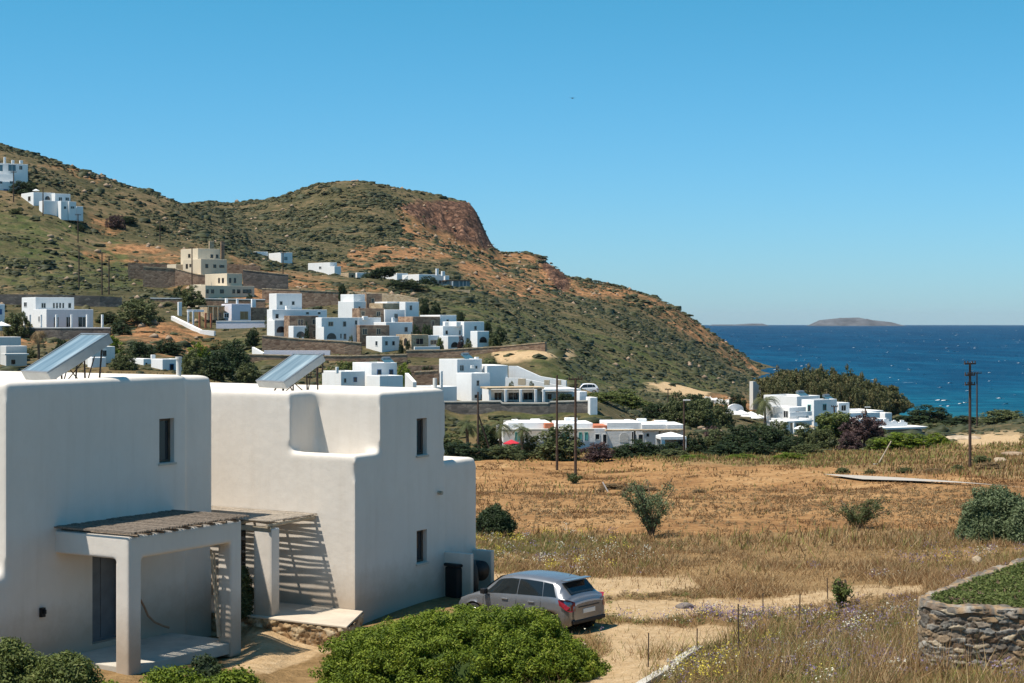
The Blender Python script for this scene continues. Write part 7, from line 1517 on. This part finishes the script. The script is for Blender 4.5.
# wildflowers
def flowers(n, seed):
    r_ = np.random.RandomState(seed); sp = [(530, 545, 70, 9, .1, .4), (600, 625, 40, 10, .15, .35), (760, 620, 60, 8, .85, .2), (700, 618, 30, 5, .85, .2), (890, 625, 45, 14, .85, .3), (800, 665, 120, 14, .5, .5), (690, 668, 30, 10, .1, .2), (560, 560, 60, 8, .5, .3), (960, 560, 60, 12, .85, .3), (790, 640, 60, 14, .5, .45), (870, 665, 40, 10, .85, .2)]
    X_, Y_, Z_, T_ = [], [], [], []
    for cx, cy, sx_, sy_, t0, sp_ in sp:
        m = n // len(sp); px = r_.normal(cx, sx_, m); py = r_.normal(cy, sy_, m)
        D = 45 * np.ones(m)
        for _ in range(12): zz = base_z(tx(px) * D, D); D = np.clip((CAMZ - zz) * F / np.maximum(py - HOR, 30), 22, 80)
        x = tx(px) * D; nq = max(3, m // 28); pick = r_.randint(0, nq, m); sprd = .10 + .25 * r_.uniform(0, 1, nq) ** 2
        x = x[pick] + r_.normal(0, 1, m) * sprd[pick]; D = D[pick] + r_.normal(0, 1, m) * sprd[pick] * 1.3
        kinds_ = r_.choice([.1, .5, .85], nq, p=[.5, .3, .2] if t0 < .3 else ([.3, .4, .3] if t0 < .7 else [.05, .1, .85]))[pick]
        k = ~house_x(x, D) & clear(x, D) & ~inpoly(x, D, PS.tolist()) & ~carz(x, D); X_.append(x[k]); Y_.append(D[k]); T_.append(np.clip(kinds_[k] + r_.uniform(-.1, .1, k.sum()), 0, 1))
    x, y, t = map(np.concatenate, (X_, Y_, T_)); z = ground_z(x, y); sm_ = masks(x, y, z)[2]['sand'] < r_.uniform(.05, 1, len(x)); x, y, t = x[sm_], y[sm_], t[sm_]; z = z[sm_] + r_.uniform(.10, .34, len(x)); m = len(x)
    V, Fc, tt = leaves(np.c_[x, y, z], .03, 2, .02, seed, 1, 1, 1.0); tt = np.repeat(t, 8)
    tag(np_mesh("wildflowers", V, Fc, "flower_mix", tone=tt), "yellow, white and purple wildflowers scattered through the meadow grass", "wildflowers", kind="stuff")
flowers(9500, 71)
cushions(2200, [(800, 655, 80, 16, .3), (700, 665, 40, 10, .1), (880, 620, 50, 14, .2), (560, 550, 90, 10, .2), (960, 545, 60, 10, .1), (620, 600, 60, 10, .1)], 45, .17, .016, "leaf_dry", 81, "dry_cushions", "dry brown cushion plants between the meadow grasses", "low plants")
cushions(1200, [(800, 660, 70, 14, .35), (560, 546, 60, 7, .2), (600, 622, 40, 8, .1), (860, 640, 50, 12, .2), (470, 603, 30, 5, .05), (730, 612, 60, 8, .1)], 50, .15, .015, "leaf_yellowgreen", 83, "green_cushions", "small green weeds between the meadow grasses", "low plants")
cushions(4200, [(700, 500, 160, 16, .6), (950, 505, 80, 12, .3), (540, 500, 50, 18, .1)], 14, .16, .028, "leaf_dry", 85, "field_weeds", "small dry brown weeds on the mown field", "low plants", 60, 185)
def stones(n, seed):
    r_ = np.random.RandomState(seed); y = np.sqrt(r_.uniform(210 ** 2, 780 ** 2, n)); x = r_.uniform(-.38, .2, n) * y; z = ground_z(x, y); px, py, g = masks(x, y, z)
    k = clear(x, y) & (z > SEA + 1) & (r_.uniform(0, 1, n) < np.clip(.08 + fbm(x / 30, y / 30, None, 4, 55) * .9 + .5 * g["red"] + ((px > 85) & (px < 120) & (py < 190)), 0, 1)); x, y, z = x[k], y[k], z[k]; m = len(x); s = r_.uniform(.2, .85, m) ** 1.6 * (1 + y / 1100)
    base = np.array([(1, 0, 0), (-1, 0, 0), (0, 1, 0), (0, -1, 0), (0, 0, .9), (0, 0, -.6), (.6, .6, .4), (-.6, .6, .45), (.6, -.6, .4), (-.6, -.6, .45)]); f = np.array([(4, 6, 7), (4, 7, 9), (4, 9, 8), (4, 8, 6), (6, 2, 7), (7, 1, 9), (9, 3, 8), (8, 0, 6), (0, 2, 6), (2, 1, 7), (1, 3, 9), (3, 0, 8), (5, 2, 0), (5, 1, 2), (5, 3, 1), (5, 0, 3)])
    V = base[None] * s[:, None, None] * r_.uniform(.6, 1.3, (m, 10, 1)) + np.stack([x, y, z + .05], -1)[:, None]; Fc = (f[None] + (np.arange(m) * 10)[:, None, None]).reshape(-1, 3)
    tag(np_mesh("hillside_stones", V.reshape(-1, 3), Fc, "hill_stone"), "pale stones scattered over the hillside", "stones", kind="stuff")
stones(3800, 91)
# plants on top of the stone planter
r_ = np.random.RandomState(5); pxy = np.c_[r_.uniform(PS[:, 0].min(), PS[:, 0].max(), 16000), r_.uniform(PS[:, 1].min(), PS[:, 1].max(), 16000)]; k = inpoly(pxy[:, 0], pxy[:, 1], poly.tolist()); pxy = pxy[k]
zc_ = 3.33 +  .05 * fbm(pxy[:, 0] * 1.5, pxy[:, 1] * 1.5, None, 3, 3) + .02
V, Fc, t = leaves(np.c_[pxy, zc_], .05, 9, .02, 8, .6)
tag(np_mesh("planter_greenery", V, Fc, "leaf_yellowgreen", tone=t), "low green ground cover filling the top of the stone planter", "ground cover", kind="stuff")
o = MB().prism(poly.tolist(), 2.2, 3.32).build("soil", "ground_cover" if False else "bark", None); o.parent = pr; o.matrix_parent_inverse = Matrix.Translation(pr.location).inverted()

# whitecaps and surf: small breaking crests on the water
r_ = np.random.RandomState(12); D = np.r_[np.exp(r_.uniform(math.log(430), math.log(4200), 330)), 764, 770, 758, 520, 512, 530, 525, 470, 468, 455, 450, 600]
px = np.r_[r_.uniform(700, 1100, 330), 776, 779, 774, 882, 888, 878, 893, 940, 946, 968, 1005, 950]
x = tx(px) * D; m = len(D); L = np.where(np.arange(m) < 330, r_.uniform(.5, 1.5, m) ** 1.3 * (D / 700) ** .5, r_.uniform(.8, 1.5, m)); hh = np.where(np.arange(m) < 330, .15 + .11 * (D / 1000), .35); k = ~((D < 790) & (px < 790) & (np.arange(m) < 330)); x, D, L, hh = x[k], D[k], L[k], hh[k]; m = len(D)
base = np.array([(-1, 0, 0), (-.5, -.35, .5), (0, -.3, 1), (.5, -.35, .6), (1, 0, 0), (.4, .4, .3), (-.4, .4, .4)]); f = np.array([(0, 1, 6), (1, 2, 6), (2, 5, 6), (2, 3, 5), (3, 4, 5)])
V = base[None] * np.stack([L, L * 1.5, hh], -1)[:, None] * r_.uniform(.6, 1.2, (m, 7, 1)) + np.stack([x, D, SEA - D ** 2 / (2 * ER)], -1)[:, None]; Fc = (f[None] + (np.arange(m) * 7)[:, None, None]).reshape(-1, 3)
tag(np_mesh("sea_foam", V.reshape(-1, 3), Fc, "white_cloth"), "small white breaking crests on the sea", "sea foam", kind="stuff")
